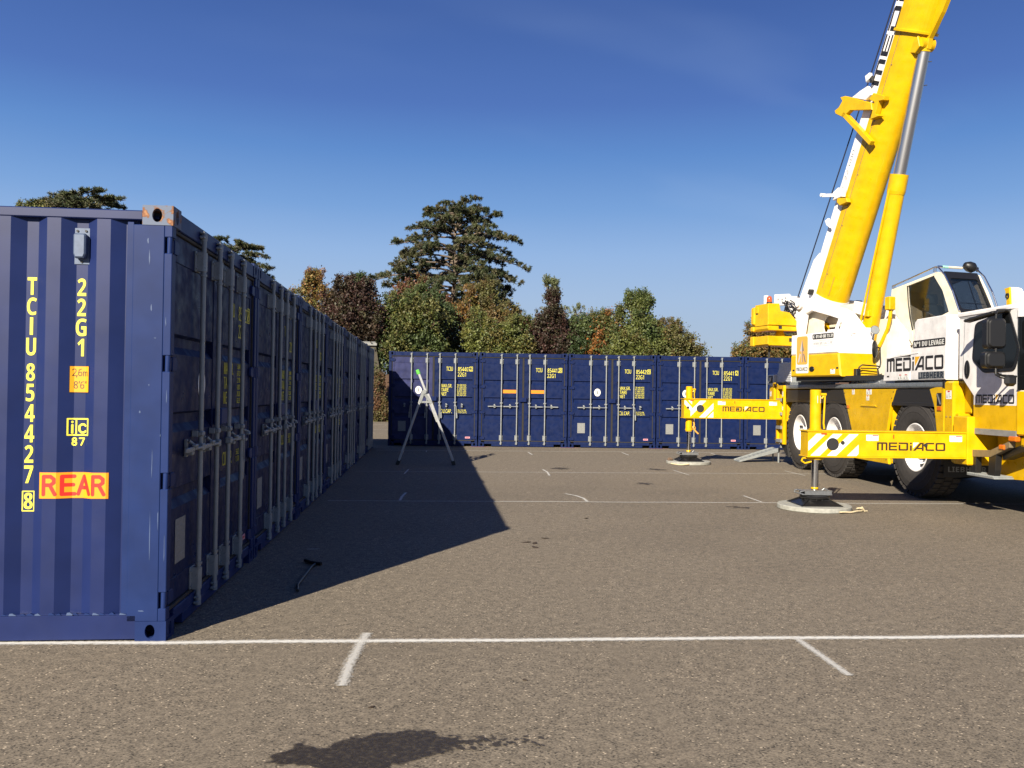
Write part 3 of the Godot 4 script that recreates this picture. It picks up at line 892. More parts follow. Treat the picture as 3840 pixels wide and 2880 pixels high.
func catch_plate(x: float, way: float, open: bool) -> MB:
	var h := MB.new()
	var cx := x + way * 0.185
	h.span(Vector3(cx - 0.016, 1.06, -0.032), Vector3(cx + 0.016, 1.175, -0.012), 0.004)
	h.span(Vector3(cx - 0.026, 1.072, -0.014), Vector3(cx + 0.026, 1.098, 0.026), 0.005)
	h.tube(Vector3(cx - 0.02, 1.165, 0.0), Vector3(cx + 0.03, 1.145 if open else 1.12, 0.04), 0.012, 0.009, 8)
	h.span(Vector3(cx - 0.03, 1.125, 0.022), Vector3(cx + 0.03, 1.143, 0.05), 0.005)
	return h

func dress(c: Node3D, spec: Dictionary):
	var left: Node3D = c.get_node("door"); var right: Node3D = c.get_node("door2") if c.has_node("door2") else null
	for k in c.get_children():
		if k.name.begins_with("door") and k != left and k is MeshInstance3D and k.get_child_count() > 4: right = k
	var Y: Material = M["letter_yellow"]
	var hang: Array = spec.get("hang", [])
	var xs := [-0.6, -0.173, 0.173, 0.6]
	for i in 4:
		var leaf := left if i < 2 else right
		var way := -1.0 if i < 2 else 1.0
		obj("bar_handle", handle(xs[i], way, hang.has(i)), M["galvanised"], leaf)
		obj("handle_catch", catch_plate(xs[i], way, hang.has(i)), M["galvanised"], leaf)
	var z := -0.0325
	var at := func(x, y): return Transform3D(Basis.IDENTITY, Vector3(x, y, z))
	words(right, "TCIU", 0.177, 0.112, Y, at.call(0.347, 2.072), false, false)
	words(right, "22G1", 0.222, 0.112, Y, at.call(0.664, 1.918), false, false)
	if spec.has("number"):
		words(right, spec.number, 0.335, 0.116, Y, at.call(0.668, 2.062), false, false)
		var bx := MB.new()
		bx.plate_with_hole(round_rect(0, 0, 0.083, 0.13, 0.006, 4), round_rect(0.009, 0.009, 0.074, 0.121, 0.003, 4), 0, 0.0015, Transform3D(Basis.IDENTITY, Vector3(1.064 - 0.075, 2.064, z)))
		words(right, spec.check, 0.048, 0.098, Y, at.call(1.0065, 2.08), false, false)
		obj("check_digit_frame", bx, Y, right)
	if spec.get("weights", true):
		words(right, "MAX.GR.", 0.297, 0.092, Y, at.call(0.212, 1.614), false, false)
		words(right, "TARE", 0.2, 0.092, Y, at.call(0.212, 1.503), false, false)
		words(right, "NET", 0.15, 0.092, Y, at.call(0.212, 1.388), false, false)
		var rows := ["30.480 KGS", "67.200 LBS", "2.180 KGS", "4.810 LBS", "28.300 KGS", "62.390 LBS"]
		for i in 6: words(right, rows[i], 0.25, 0.042, Y, at.call(0.648, 1.664 - i * 0.0555), false, false)
		words(right, "CU.CAP.", 0.297, 0.105, Y, at.call(0.21, 0.912), false, false)
		words(right, "33.2 CU.M.", 0.26, 0.046, Y, at.call(0.648, 0.968), false, false)
		words(right, "1.170 CU.FT.", 0.28, 0.046, Y, at.call(0.648, 0.91), false, false)
	if spec.get("badge", true):
		var b := MB.new()
		var oval := []
		for p in circle(Vector2.ZERO, 1.0, 28): oval.append(Vector2(-0.409 + p.x * 0.088, 1.533 + p.y * 0.106))
		b.prism(oval, z, z + 0.002)
		obj("inspection_badge", b, M["film_white"], left)
		var i2 := MB.new()
		i2.plate_with_hole(circle(Vector2(-0.409, 1.533), 0.05, 20), circle(Vector2(-0.409, 1.533), 0.04, 20), z + 0.002, z + 0.003, Transform3D.IDENTITY)
		i2.prism(rect(-0.427, 1.495, -0.39, 1.545), z + 0.002, z + 0.003)
		i2.prism(circle(Vector2(-0.409, 1.556), 0.016, 12), z + 0.002, z + 0.003)
		obj("badge_figure", i2, M["plate_grey"], left)
	if spec.get("plate", true):
		var p := MB.new()
		p.span(Vector3(-0.956, 0.402, z), Vector3(-0.746, 0.68, z + 0.003), 0.001)
		obj("safety_plate", p, M["plate_grey"], left)
		p = MB.new()
		for i in 5: p.span(Vector3(-0.935, 0.45 + i * 0.045, z + 0.003), Vector3(-0.77 - (i % 3) * 0.02, 0.456 + i * 0.045, z + 0.0036))
		obj("plate_engraving", p, M["mid_grey"], left)
	if spec.get("pink", true):
		var p := MB.new()
		p.span(Vector3(0.887, 0.222, -0.028), Vector3(1.017, 0.266, -0.0265))
		obj("small_sticker", p, M["pink_film"], right)
		p = MB.new(); p.span(Vector3(0.9, 0.235, -0.0265), Vector3(1.0, 0.252, -0.026))
		obj("sticker_print", p, M["red_ink"], right)
	if spec.get("film", false):
		for s in [-1.0, 1.0]:
			var p := MB.new()
			p.span(Vector3(s * 0.578, 1.478, z), Vector3(s * 0.195, 1.572, z + 0.002))
			obj("orange_strip", p, M["orange_film"], left if s < 0 else right)

func containers():
	var names := ["nearest the camera, with the orange REAR sticker on its corrugated side", "second from the camera in the shaded left row", "third from the camera in the shaded left row", "fourth from the camera, the middle one of the shaded left row", "fifth from the camera in the shaded left row", "sixth from the camera, last but one of the shaded left row", "farthest one of the shaded left row, beside the gap"]
	var proto := make_container(M["side_blue"], M["post_blue"], M["door_blue"])
	var left := []
	for i in 7:
		var c: Node3D = proto if i == 0 else proto.duplicate()
		c.name = numbered("shipping_container")
		add_child(c)
		c.position = Vector3(-1.563, 0, -5.1844 - 1.235 - i * 2.4711)
		c.rotation.y = PI / 2
		tag(c, "blue shipping container " + names[i], "shipping container", "containers in the left row")
		left.append(c)
	var wx := -1.2339; var wz := -23.3239
	var numbers := ["854407", "854412", "854429", "854411", ""]
	var checks := ["2", "8", "9", "2", ""]
	var says := ["blue shipping container numbered 854407, behind the ladder, with a reflected sheen painted on its left door", "blue shipping container numbered 854412, with two orange strips across its doors", "blue shipping container numbered 854429, third from the left in the far row", "blue shipping container numbered 854411, behind the far outrigger of the crane", "blue shipping container partly hidden behind the rear end of the crane"]
	var far_proto := make_container(M["door_blue"], M["frame_blue"], M["door_blue"])
	var far := []
	for i in 5:
		var c: Node3D = far_proto if i == 0 else far_proto.duplicate()
		c.name = numbered("shipping_container")
		add_child(c)
		var along := 2.4697 * i + 1.235
		c.position = Vector3(wx + cos(0.0454) * along, 0, wz + sin(0.0454) * along)
		c.rotation.y = -0.0454
		tag(c, says[i], "shipping container", "containers in the far row")
		far.append(c)
	# what sets each one apart
	dress(left[0], {"number": "854427", "check": "8", "hang": [3], "badge": true})
	dress(left[1], {"hang": [3], "badge": false})
	for i in range(2, 7): dress(left[i], {"hang": [3], "badge": false, "weights": i < 4})
	for i in 5:
		var spec := {"badge": i != 1, "plate": i != 1, "weights": i != 1 and i != 4, "film": i == 1, "pink": i != 1}
		if numbers[i] != "": spec.merge({"number": numbers[i], "check": checks[i]})
		if i == 0: spec["hang"] = [0, 1, 2, 3]
		if i == 2: spec["hang"] = [3]
		dress(far[i], spec)
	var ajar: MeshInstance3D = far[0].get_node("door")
	ajar.material_override = M["sheen_door"]  # this leaf's reflected sheen is painted as a lighter blue
	ajar.set_meta("label", "violet door leaf with reflected sheen put into its colour")
	near_side(left[0])

func near_side(c: Node3D):                                     # the lettered, corrugated side of the nearest container
	var Y: Material = M["letter_yellow"]
	var inner := -(CW - 0.006 - 0.036)
	var T := func(d, y): return side_T(inner, Vector3(-0.0005, y, -d))
	var column := [["T", 2.044], ["C", 1.924], ["I", 1.807], ["U", 1.685], ["8", 1.534], ["5", 1.413], ["4", 1.292], ["4", 1.171], ["2", 1.05], ["7", 0.93]]
	for l in column:
		if l[0] == "I":
			var stem := MB.new(); stem.prism(rect(-0.009, 0, 0.009, 0.104), 0, 0.0015, T.call(0.811, l[1]))
			obj("lettering", stem, Y, c)
		else: words(c, l[0], -0.72, 0.104, Y, T.call(0.811, l[1]), true)
	for l in [["2", 2.044], ["2", 1.924], ["G", 1.805], ["1", 1.685]]:
		words(c, l[0], -0.72, 0.104, Y, T.call(0.529, l[1]), true)
	words(c, "8", -0.8, 0.096, Y, T.call(0.81, 0.777), true)
	var bx := MB.new()
	bx.plate_with_hole(round_rect(-0.036, 0, 0.036, 0.122, 0.004, 4), round_rect(-0.029, 0.007, 0.029, 0.115, 0.003, 4), 0, 0.0015, T.call(0.81, 0.763))
	obj("check_digit_frame", bx, Y, c)
	# REAR, printed on film that follows the corrugation
	var s := []
	var add := func(x, strokes):
		for k in strokes: s.append([Vector2(x + k[0], k[1]), Vector2(x + k[2], k[3]), 10.0])
	var R := [[0, 24, 0, 124], [0, 24, 38, 24], [38, 24, 56, 38], [56, 38, 56, 58], [56, 58, 38, 72], [38, 72, 0, 72], [34, 72, 62, 124]]
	add.call(28.0, R)
	add.call(124.0, [[0, 24, 0, 124], [0, 24, 60, 24], [0, 72, 54, 72], [0, 124, 62, 124]])
	add.call(206.0, [[0, 124, 33, 24], [33, 24, 66, 124], [13, 88, 53, 88]])
	add.call(298.0, R)
	var tex := stroke_picture(384, 148, lin(0.66, 0.29, 0.004), lin(0.60, 0.02, 0.012), lin(0.6, 0.2, 0.01), 3.0, s)
	var rm := StandardMaterial3D.new(); rm.resource_name = "rear_film"; rm.albedo_texture = tex; rm.roughness = 0.5
	obj("rear_sticker", follow_strip(0.344, 0.738, 0.843, 0.997, 0.003, -1.0), rm, c)
	# height sticker
	var h := []
	var seg := func(x, y, strokes, k):
		for q in strokes: h.append([Vector2(x + q[0] * k, y + q[1] * k), Vector2(x + q[2] * k, y + q[3] * k), 2.2])
	var two := [[0, 6, 4, 0], [4, 0, 14, 0], [14, 0, 18, 6], [18, 6, 18, 14], [18, 14, 0, 40], [0, 40, 18, 40]]
	var six := [[16, 0, 4, 4], [4, 4, 0, 20], [0, 20, 0, 34], [0, 34, 5, 40], [5, 40, 14, 40], [14, 40, 18, 34], [18, 34, 18, 24], [18, 24, 14, 18], [14, 18, 2, 22]]
	var eight := [[4, 0, 14, 0], [14, 0, 17, 5], [17, 5, 17, 14], [17, 14, 3, 20], [3, 20, 0, 26], [0, 26, 0, 35], [0, 35, 4, 40], [4, 40, 14, 40], [14, 40, 18, 35], [18, 35, 18, 26], [18, 26, 3, 17], [3, 17, 1, 12], [1, 12, 1, 5], [1, 5, 4, 0]]
	seg.call(18, 22, two, 1.1); h.append([Vector2(45, 64), Vector2(41, 76), 2.6]); seg.call(54, 22, six, 1.1)
	seg.call(84, 40, [[0, 0, 0, 25], [0, 5, 5, 0], [5, 0, 11, 3], [11, 3, 12, 25], [12, 5, 17, 0], [17, 0, 23, 3], [23, 3, 24, 25]], 1.1)
	seg.call(28, 106, eight, 1.1); h.append([Vector2(60, 104), Vector2(58, 116), 2.4]); seg.call(68, 106, six, 1.1); h.append([Vector2(97, 104), Vector2(96, 116), 2.0]); h.append([Vector2(105, 104), Vector2(104, 116), 2.0])
	var ht := stroke_picture(124, 180, lin(0.66, 0.30, 0.004), lin(0.05, 0.03, 0.01), lin(0.03, 0.02, 0.015), 4.0, h)
	var hm := StandardMaterial3D.new(); hm.resource_name = "height_film"; hm.albedo_texture = ht; hm.roughness = 0.5
	obj("height_sticker", follow_strip(0.474, 0.587, 1.468, 1.628, 0.003, -1.0), hm, c)
	# framed two-letter mark and the number under it
	var q := []
	var f := 3.5
	for e in [[5, 5, 119, 5], [119, 5, 119, 101], [119, 101, 5, 101], [5, 101, 5, 5], [50, 5, 50, 101]]: q.append([Vector2(e[0], e[1]), Vector2(e[2], e[3]), 4.5])
	for e in [[28, 42, 28, 88], [28, 22, 28, 25], [104, 46, 94, 38], [94, 38, 80, 38], [80, 38, 68, 48], [68, 48, 68, 74], [68, 74, 80, 86], [80, 86, 94, 86], [94, 86, 104, 78]]: q.append([Vector2(e[0], e[1]), Vector2(e[2], e[3]), 6.0])
	for e in eight: q.append([Vector2(30 + e[0] * 1.2, 120 + e[1] * 1.0), Vector2(30 + e[2] * 1.2, 120 + e[3] * 1.0), 4.5])
	for e in [[0, 0, 22, 0], [22, 0, 8, 40]]: q.append([Vector2(70 + e[0] * 1.2, 120 + e[1]), Vector2(70 + e[2] * 1.2, 120 + e[3]), 4.5])
	var im := Image.create_empty(124, 170, false, Image.FORMAT_RGBA8)
	for y in 170:
		for x in 124:
			var best := 9.0
			for e in q: best = minf(best, seg_dist(Vector2(x + 0.5, y + 0.5), e[0], e[1]) - e[2])
			im.set_pixel(x, y, Color(1, 1, 1, clampf(0.5 - best, 0, 1)))
	var im2 := StandardMaterial3D.new(); im2.resource_name = "approval_film"; im2.albedo_texture = ImageTexture.create_from_image(im); im2.albedo_color = lin(0.66, 0.60, 0.06)
	im2.transparency = BaseMaterial3D.TRANSPARENCY_ALPHA_SCISSOR; im2.alpha_scissor_threshold = 0.5; im2.roughness = 0.6
	obj("approval_mark", follow_strip(0.471, 0.595, 1.148, 1.318, 0.003, -1.0), im2, c)
	# vent cover
	var v := MB.new()
	var VT := side_T(inner, Vector3(0, 0, 0))
	v.prism(rect(-0.574, 2.232, -0.487, 2.448), 0.0, 0.005, VT, 0.001)
	obj("vent_plate", v, M["vent_grey"], c)
	v = MB.new()
	v.prism([Vector2(-0.566, 2.29), Vector2(-0.556, 2.265), Vector2(-0.506, 2.265), Vector2(-0.496, 2.29), Vector2(-0.496, 2.4), Vector2(-0.503, 2.41), Vector2(-0.559, 2.41), Vector2(-0.566, 2.4)], 0.004, 0.05, VT, 0.008)
	obj("vent_cover", v, M["vent_grey"], c)
	for p in [[-0.557, 2.43], [-0.508, 2.43], [-0.531, 2.247]]:
		v = MB.new()
		v.tube(VT * Vector3(p[0], p[1], 0.004), VT * Vector3(p[0], p[1], 0.011), 0.007, -1, 8)
		obj("vent_rivet", v, M["chassis"], c)
	# scrapes, chips and smeared weld along the lower edge
	var rng := RandomNumberGenerator.new(); rng.seed = 44
	var PT := side_T(-CW)
	var marks := [[0.115, 1.98, 0.012, 0.05], [0.09, 1.80, 0.02, 0.006], [0.03, 1.9, 0.006, 0.07], [0.12, 1.52, 0.01, 0.012], [0.17, 1.36, 0.012, 0.02], [0.055, 0.72, 0.008, 0.16], [0.10, 0.62, 0.008, 0.34], [0.095, 1.05, 0.006, 0.2], [0.14, 0.18, 0.05, 0.012], [0.14, 2.38, 0.012, 0.05], [0.13, 2.28, 0.008, 0.11], [0.05, 1.22, 0.007, 0.02], [0.018, 1.45, 0.005, 0.12], [0.016, 0.55, 0.005, 0.2]]
	for m in marks:
		var out := []
		for k in 10:
			var t := TAU * k / 10
			out.append(Vector2(-m[0] + cos(t) * m[2] * rng.randf_range(0.35, 1.0) * 0.5, m[1] + sin(t) * m[3] * rng.randf_range(0.5, 1.0) * 0.5))
		var s2 := MB.new(); s2.prism(out, 0.0004, 0.001, PT)
		obj("scuff", s2, M["bare_scuff"], c)
	for i in 26:
		var d0 := 0.25 + i * 0.052 + rng.randf() * 0.03
		var s3 := MB.new()
		s3.prism([Vector2(-d0, 0.158), Vector2(-d0 + 0.03 + rng.randf() * 0.02, 0.158), Vector2(-d0 + 0.02, 0.164 + rng.randf() * 0.012), Vector2(-d0 + 0.004, 0.163 + rng.randf() * 0.01)], -0.01, 0.001, PT)
		obj("weld_bead", s3, M["bare_scuff"] if i % 3 == 0 else M["post_blue"], c)
	for k in c.get_children():                                 # its top casting towards the camera has lost paint to rust
		if k.name.begins_with("corner_casting") and k.position.y > 1 and k.position.x < 0 and k.position.z > -1:
			k.material_override = M["rusty_paint"]
			k.set_meta("label", "rusty upper corner casting")

# ------------------------------------------------------------------ mobile crane: local frame x from its right side (0) to its left (2.54), z forwards, y up
func plan(y: float) -> Transform3D:                  # outlines given as (x, z), thickness downwards from y
	return Transform3D(Basis(Vector3(1, 0, 0), Vector3(0, 0, 1), Vector3(0, -1, 0)), Vector3(0, y, 0))

func decal(parent: Node, called: String, poly: Array, T: Transform3D, mat: Material, deep := 0.002):
	var mb := MB.new()
	mb.prism(poly, 0, deep, T)
	obj(called, mb, mat, parent)

func warning_label(parent: Node, T: Transform3D, w: float, h: float, kind := 0):    # white film with a red head and small print
	decal(parent, "warning_label", round_rect(0, 0, w, h, 0.006), T, M["film_white"], 0.0015)
	var a := MB.new(); var b := MB.new()
	var z := 0.0015
	if kind == 0:
		b.prism(rect(w * 0.3, h * 0.8, w * 0.7, h * 0.97), z, z + 0.001, T)
		a.prism([Vector2(w * 0.12, h * 0.15), Vector2(w * 0.3, h * 0.15), Vector2(w * 0.2, h * 0.65)], z, z + 0.001, T)
		a.prism(rect(w * 0.55, h * 0.15, w * 0.62, h * 0.7), z, z + 0.001, T); a.prism(rect(w * 0.7, h * 0.25, w * 0.9, h * 0.32), z, z + 0.001, T)
	else:
		b.prism(rect(w * 0.5, h * 0.82, w * 0.98, h * 0.96), z, z + 0.001, T)
		a.prism(rect(w * 0.08, h * 0.7, w * 0.45, h * 0.77), z, z + 0.001, T); a.prism(rect(w * 0.08, h * 0.45, w * 0.13, h * 0.7), z, z + 0.001, T); a.prism(rect(w * 0.4, h * 0.45, w * 0.45, h * 0.7), z, z + 0.001, T)
		a.prism(rect(w * 0.6, h * 0.3, w * 0.9, h * 0.36), z, z + 0.001, T)
	obj("label_print", a, M["plate_grey"], parent); obj("label_head", b, M["red_ink"], parent)

func wheel_proto() -> Node3D:
	var w := Node3D.new(); w.name = "wheel"
	var t := MB.new()
	var prof := [Vector2(0.352, 0.07), Vector2(0.372, 0.02), Vector2(0.44, 0.0), Vector2(0.53, -0.004), Vector2(0.60, 0.0), Vector2(0.665, 0.018), Vector2(0.71, 0.04), Vector2(0.728, 0.075), Vector2(0.732, 0.2), Vector2(0.728, 0.325), Vector2(0.71, 0.36), Vector2(0.665, 0.382), Vector2(0.6, 0.4), Vector2(0.44, 0.4), Vector2(0.36, 0.36)]
	t.lathe(prof, Vector3.ZERO, Vector3.RIGHT, 56, true)
	t.lathe([Vector2(0.535, -0.006), Vector2(0.545, -0.009), Vector2(0.555, -0.006)], Vector3.ZERO, Vector3.RIGHT, 56)
	t.lathe([Vector2(0.632, 0.003), Vector2(0.642, 0.0), Vector2(0.652, 0.009)], Vector3.ZERO, Vector3.RIGHT, 56)
	for i in 44:
		var a := TAU * i / 44
		for row in 3:
			var aa := a + (TAU / 88 if row == 1 else 0.0)
			var r := Vector3(0, cos(aa), sin(aa)); var tn := Vector3(0, -sin(aa), cos(aa))
			t.box(r * 0.737 + Vector3(0.075 + row * 0.125, 0, 0), Vector3(0.112, 0.026, 0.082), 0.006, Basis(Vector3.RIGHT, r, tn))
		var r2 := Vector3(0, cos(a), sin(a)); var t2 := Vector3(0, -sin(a), cos(a))
		t.box(r2 * 0.712 + Vector3(0.042, 0, 0), Vector3(0.03, 0.03, 0.07), 0.006, Basis(Vector3.RIGHT, r2, t2))
	obj("tyre", t, M["rubber"], w)
	var m := MB.new()
	m.lathe([Vector2(0.0, 0.15), Vector2(0.12, 0.15), Vector2(0.135, 0.155), Vector2(0.15, 0.21), Vector2(0.24, 0.215), Vector2(0.275, 0.19), Vector2(0.30, 0.13), Vector2(0.325, 0.06), Vector2(0.34, 0.03), Vector2(0.353, 0.014), Vector2(0.366, 0.016), Vector2(0.374, 0.03)].map(func(v): return Vector2(v.x, v.y)), Vector3.ZERO, Vector3.RIGHT, 48)
	obj("rim", m, M["white"], w)
	m = MB.new()
	m.lathe([Vector2(0, 0.085), Vector2(0.085, 0.085), Vector2(0.098, 0.095), Vector2(0.105, 0.16)], Vector3.ZERO, Vector3.RIGHT, 28)
	obj("hub", m, M["white"], w)
	m = MB.new()
	for i in 10:
		var a := TAU * (i + 0.5) / 10
		m.tube(Vector3(0.17, cos(a) * 0.198, sin(a) * 0.198), Vector3(0.215, cos(a) * 0.198, sin(a) * 0.198), 0.015, -1, 8)
	for i in 3:
		var a := TAU * i / 3 + 0.6
		m.tube(Vector3(0.1, cos(a) * 0.27, sin(a) * 0.27), Vector3(0.16, cos(a) * 0.26, sin(a) * 0.26), 0.022, -1, 10)
	obj("wheel_nuts", m, M["chassis"], w)
	return w

func stripes(parent: Node, x0: float, x1: float, y0: float, y1: float, z: float, starts: Array, wide: float, lean: float):
	var clip := PackedVector2Array([Vector2(x0, y0), Vector2(x1, y0), Vector2(x1, y1), Vector2(x0, y1)])
	for s in starts:
		var band := PackedVector2Array([Vector2(s, y0), Vector2(s + wide, y0), Vector2(s + wide + lean, y1), Vector2(s + lean, y1)])
		for piece in Geometry2D.intersect_polygons(clip, band):
			decal(parent, "white_stripe", Array(piece), Transform3D(Basis.IDENTITY, Vector3(0, 0, z)), M["film_white"], 0.0015)

func outrigger(crane: Node3D, z: float, xl: float, y0: float, y1: float, jack_x: float, jack_top: float, rear: bool):
	var zf := z + 0.145
	var b := MB.new()
	b.span(Vector3(xl, y0, z - 0.135), Vector3(0.35, y1, zf - 0.006), 0.008)
	b.span(Vector3(xl - 0.015, y1 - 0.004, z - 0.15), Vector3(0.3, y1 + 0.014, zf + 0.008), 0.004)
	b.span(Vector3(xl - 0.015, y0 - 0.014, z - 0.15), Vector3(0.3, y0 + 0.004, zf + 0.008), 0.004)
	var beam := obj("outrigger_beam", b, M["yellow"], crane)
	var face := Transform3D(Basis.IDENTITY, Vector3(0, 0, zf - 0.006))
	var h := y1 - y0
	if not rear:
		stripes(beam, xl + 0.005, xl + 0.68, y0 + 0.01, y1 - 0.03, zf - 0.006, [-2.42, -2.2, -1.98, -1.71], 0.125, 0.3)
	else:
		stripes(beam, xl + 0.14, xl + 0.64, y0 + 0.01, y1 - 0.03, zf - 0.006, [-2.2, -1.86, -1.68], 0.13, 0.36)
		stripes(beam, xl + 0.005, xl + 0.17, y0 + 0.14, y1 - 0.03, zf - 0.006, [-2.04, -1.88], 0.1, -0.22)
	var cx := -1.905 if not rear else -1.838
	var cy := y0 + h * 0.5
	var d := MB.new()
	d.tube(Vector3(cx, cy, zf - 0.006), Vector3(cx, cy, zf + 0.002), 0.082, -1, 32)
	for i in 12:
		var a := TAU * i / 12
		d.tube(Vector3(cx + cos(a) * 0.07, cy + sin(a) * 0.07, zf), Vector3(cx + cos(a) * 0.07, cy + sin(a) * 0.07, zf + 0.007), 0.007, -1, 8)
	var sx := cx + 0.135 if not rear else cx - 0.27
	d.tube(Vector3(sx, cy + 0.02, zf - 0.006), Vector3(sx, cy + 0.02, zf + 0.003), 0.026, -1, 16)
	if not rear: d.tube(Vector3(-0.65, cy + 0.0, zf - 0.006), Vector3(-0.65, cy + 0.0, zf + 0.006), 0.024, -1, 16)
	else: d.tube(Vector3(-1.01, cy, zf - 0.006), Vector3(-1.01, cy, zf + 0.006), 0.024, -1, 16)
	obj("access_cover", d, M["chassis"], beam)
	var lx := -1.307 if not rear else -1.35
	mark(beam, 0.925, 0.108, face * Transform3D(Basis.IDENTITY, Vector3(lx, cy - 0.075 if not rear else cy - 0.055, 0)), M["brown_ink"], M["film_white"])
	warning_label(beam, face * Transform3D(Basis.IDENTITY, Vector3(-1.452, y1 - 0.115, 0)), 0.165, 0.08, 1)
	warning_label(beam, face * Transform3D(Basis.IDENTITY, Vector3(-0.325, y1 - 0.115, 0)), 0.17, 0.082, 1)
	d = MB.new()
	d.span(Vector3(-2.06, y1 - 0.04, zf - 0.006), Vector3(-1.985, y1 - 0.018, zf + 0.001)); d.span(Vector3(-1.09, y1 - 0.08, zf - 0.006), Vector3(-1.077, y1 - 0.03, zf + 0.001))
	obj("red_marker", d, M["lamp_red"], beam)
	# jack standing in the end of the beam
	var low := y0 - 0.02 if not rear else 0.71
	var j := MB.new()
	j.lathe([Vector2(0, low), Vector2(0.072, low), Vector2(0.072, jack_top - 0.01), Vector2(0.064, jack_top), Vector2(0, jack_top)], Vector3(jack_x, 0, z), Vector3.UP, 28)
	j.lathe([Vector2(0.072, y1 + 0.014), Vector2(0.085, y1 + 0.016), Vector2(0.085, y1 + 0.03), Vector2(0.072, y1 + 0.032)], Vector3(jack_x, 0, z), Vector3.UP, 28)
	if not rear:
		j.lathe([Vector2(0.03, y0 - 0.05), Vector2(0.105, y0 - 0.05), Vector2(0.115, y0 - 0.035), Vector2(0.115, y0 - 0.022), Vector2(0.07, y0 - 0.012)], Vector3(jack_x, 0, z), Vector3.UP, 28)
		j.sweep([Vector3(jack_x - 0.1, y0 - 0.03, z + 0.06), Vector3(jack_x - 0.19, y0 - 0.03, z + 0.06), Vector3(jack_x - 0.2, y0 - 0.07, z + 0.05), Vector3(jack_x - 0.15, y0 - 0.1, z + 0.05), Vector3(jack_x - 0.07, y0 - 0.075, z + 0.06)], 0.012, 8)
	else:
		j.lathe([Vector2(0.072, 0.73), Vector2(0.08, 0.735), Vector2(0.08, 0.76), Vector2(0.072, 0.765)], Vector3(jack_x, 0, z), Vector3.UP, 28)
	var jack := obj("jack_cylinder", j, M["yellow"], crane)
	j = MB.new()
	j.sweep([Vector3(jack_x + 0.075, jack_top - 0.12, z + 0.02), Vector3(jack_x + 0.12, jack_top - 0.06, z + 0.02), Vector3(jack_x + 0.105, y1 + 0.1, z + 0.02), Vector3(jack_x + 0.115, y1 + 0.03, z + 0.02)], 0.013, 8)
	j.span(Vector3(jack_x + 0.06, jack_top - 0.08, z), Vector3(jack_x + 0.14, jack_top - 0.045, z + 0.04), 0.008)
	obj("jack_pipe", j, M["yellow"], jack)
	if rear:
		j = MB.new()
		j.sweep([Vector3(jack_x + 0.09, 0.98, z), Vector3(jack_x + 0.12, 0.86, z), Vector3(jack_x + 0.1, 0.78, z), Vector3(jack_x + 0.16, 0.7, z), Vector3(jack_x + 0.21, 0.655, z)], 0.018, 8)
		j.lathe([Vector2(0.03, -0.01), Vector2(0.045, 0), Vector2(0.03, 0.01)], Vector3(jack_x + 0.11, 0.78, z), Vector3.BACK, 14)
		obj("tow_hook", j, M["emblem_orange"], jack)
	else:
		warning_label(jack, Transform3D(Basis(Vector3(0.94, 0, -0.34), Vector3.UP, Vector3(0.34, 0, 0.94)), Vector3(jack_x - 0.005, 1.42, z + 0.0735)), 0.055, 0.1, 0)
	j = MB.new()
	j.tube(Vector3(jack_x, 0.245, z), Vector3(jack_x, low + 0.05, z), 0.046 if not rear else 0.043, -1, 28)
	obj("jack_rod", j, M["chrome"], jack)
	# foot: steel locking channel, round black disc, black pyramid
	j = MB.new()
	j.span(Vector3(jack_x - 0.21, 0.195, z - 0.11), Vector3(jack_x + 0.2, 0.207, z + 0.11), 0.003)
	j.span(Vector3(jack_x - 0.21, 0.245, z - 0.11), Vector3(jack_x + 0.2, 0.255, z + 0.11), 0.003)
	for s in [-1.0, 1.0]:
		j.sweep([Vector3(jack_x - 0.19, 0.207, z + s * 0.1), Vector3(jack_x - 0.235, 0.215, z + s * 0.1), Vector3(jack_x - 0.235, 0.238, z + s * 0.1), Vector3(jack_x - 0.19, 0.247, z + s * 0.1)], 0.01, 8)
		j.span(Vector3(jack_x - 0.17, 0.206, z + s * 0.1 - 0.008), Vector3(jack_x + 0.19, 0.246, z + s * 0.1 + 0.008))
	j.sweep([Vector3(jack_x + 0.06, 0.26, z + 0.1), Vector3(jack_x + 0.09, 0.29, z + 0.1), Vector3(jack_x + 0.13, 0.27, z + 0.1), Vector3(jack_x + 0.15, 0.25, z + 0.1)], 0.009, 8)
	var foot := obj("jack_foot", j, M["steel"], crane)
	j = MB.new()
	j.lathe([Vector2(0, 0.255), Vector2(0.042, 0.255), Vector2(0.05, 0.28), Vector2(0.045, 0.3), Vector2(0, 0.3)], Vector3(jack_x, 0, z), Vector3.UP, 20)
	obj("foot_collar", j, M["yellow"], foot)
	j = MB.new()
	j.lathe([Vector2(0, 0.135), Vector2(0.15, 0.135), Vector2(0.19, 0.15), Vector2(0.195, 0.172), Vector2(0.18, 0.185), Vector2(0.06, 0.196), Vector2(0, 0.196)], Vector3(jack_x, 0, z), Vector3.UP, 32)
	for i in 14:
		var a := TAU * i / 14
		j.tube(Vector3(jack_x + cos(a) * 0.17, 0.125, z + sin(a) * 0.17), Vector3(jack_x + cos(a) * 0.17, 0.15, z + sin(a) * 0.17), 0.011, -1, 8)
	var k := [Vector3(-0.27, 0.067, -0.27), Vector3(0.27, 0.067, -0.27), Vector3(0.27, 0.067, 0.27), Vector3(-0.27, 0.067, 0.27)]
	var o := Vector3(jack_x, 0, z)
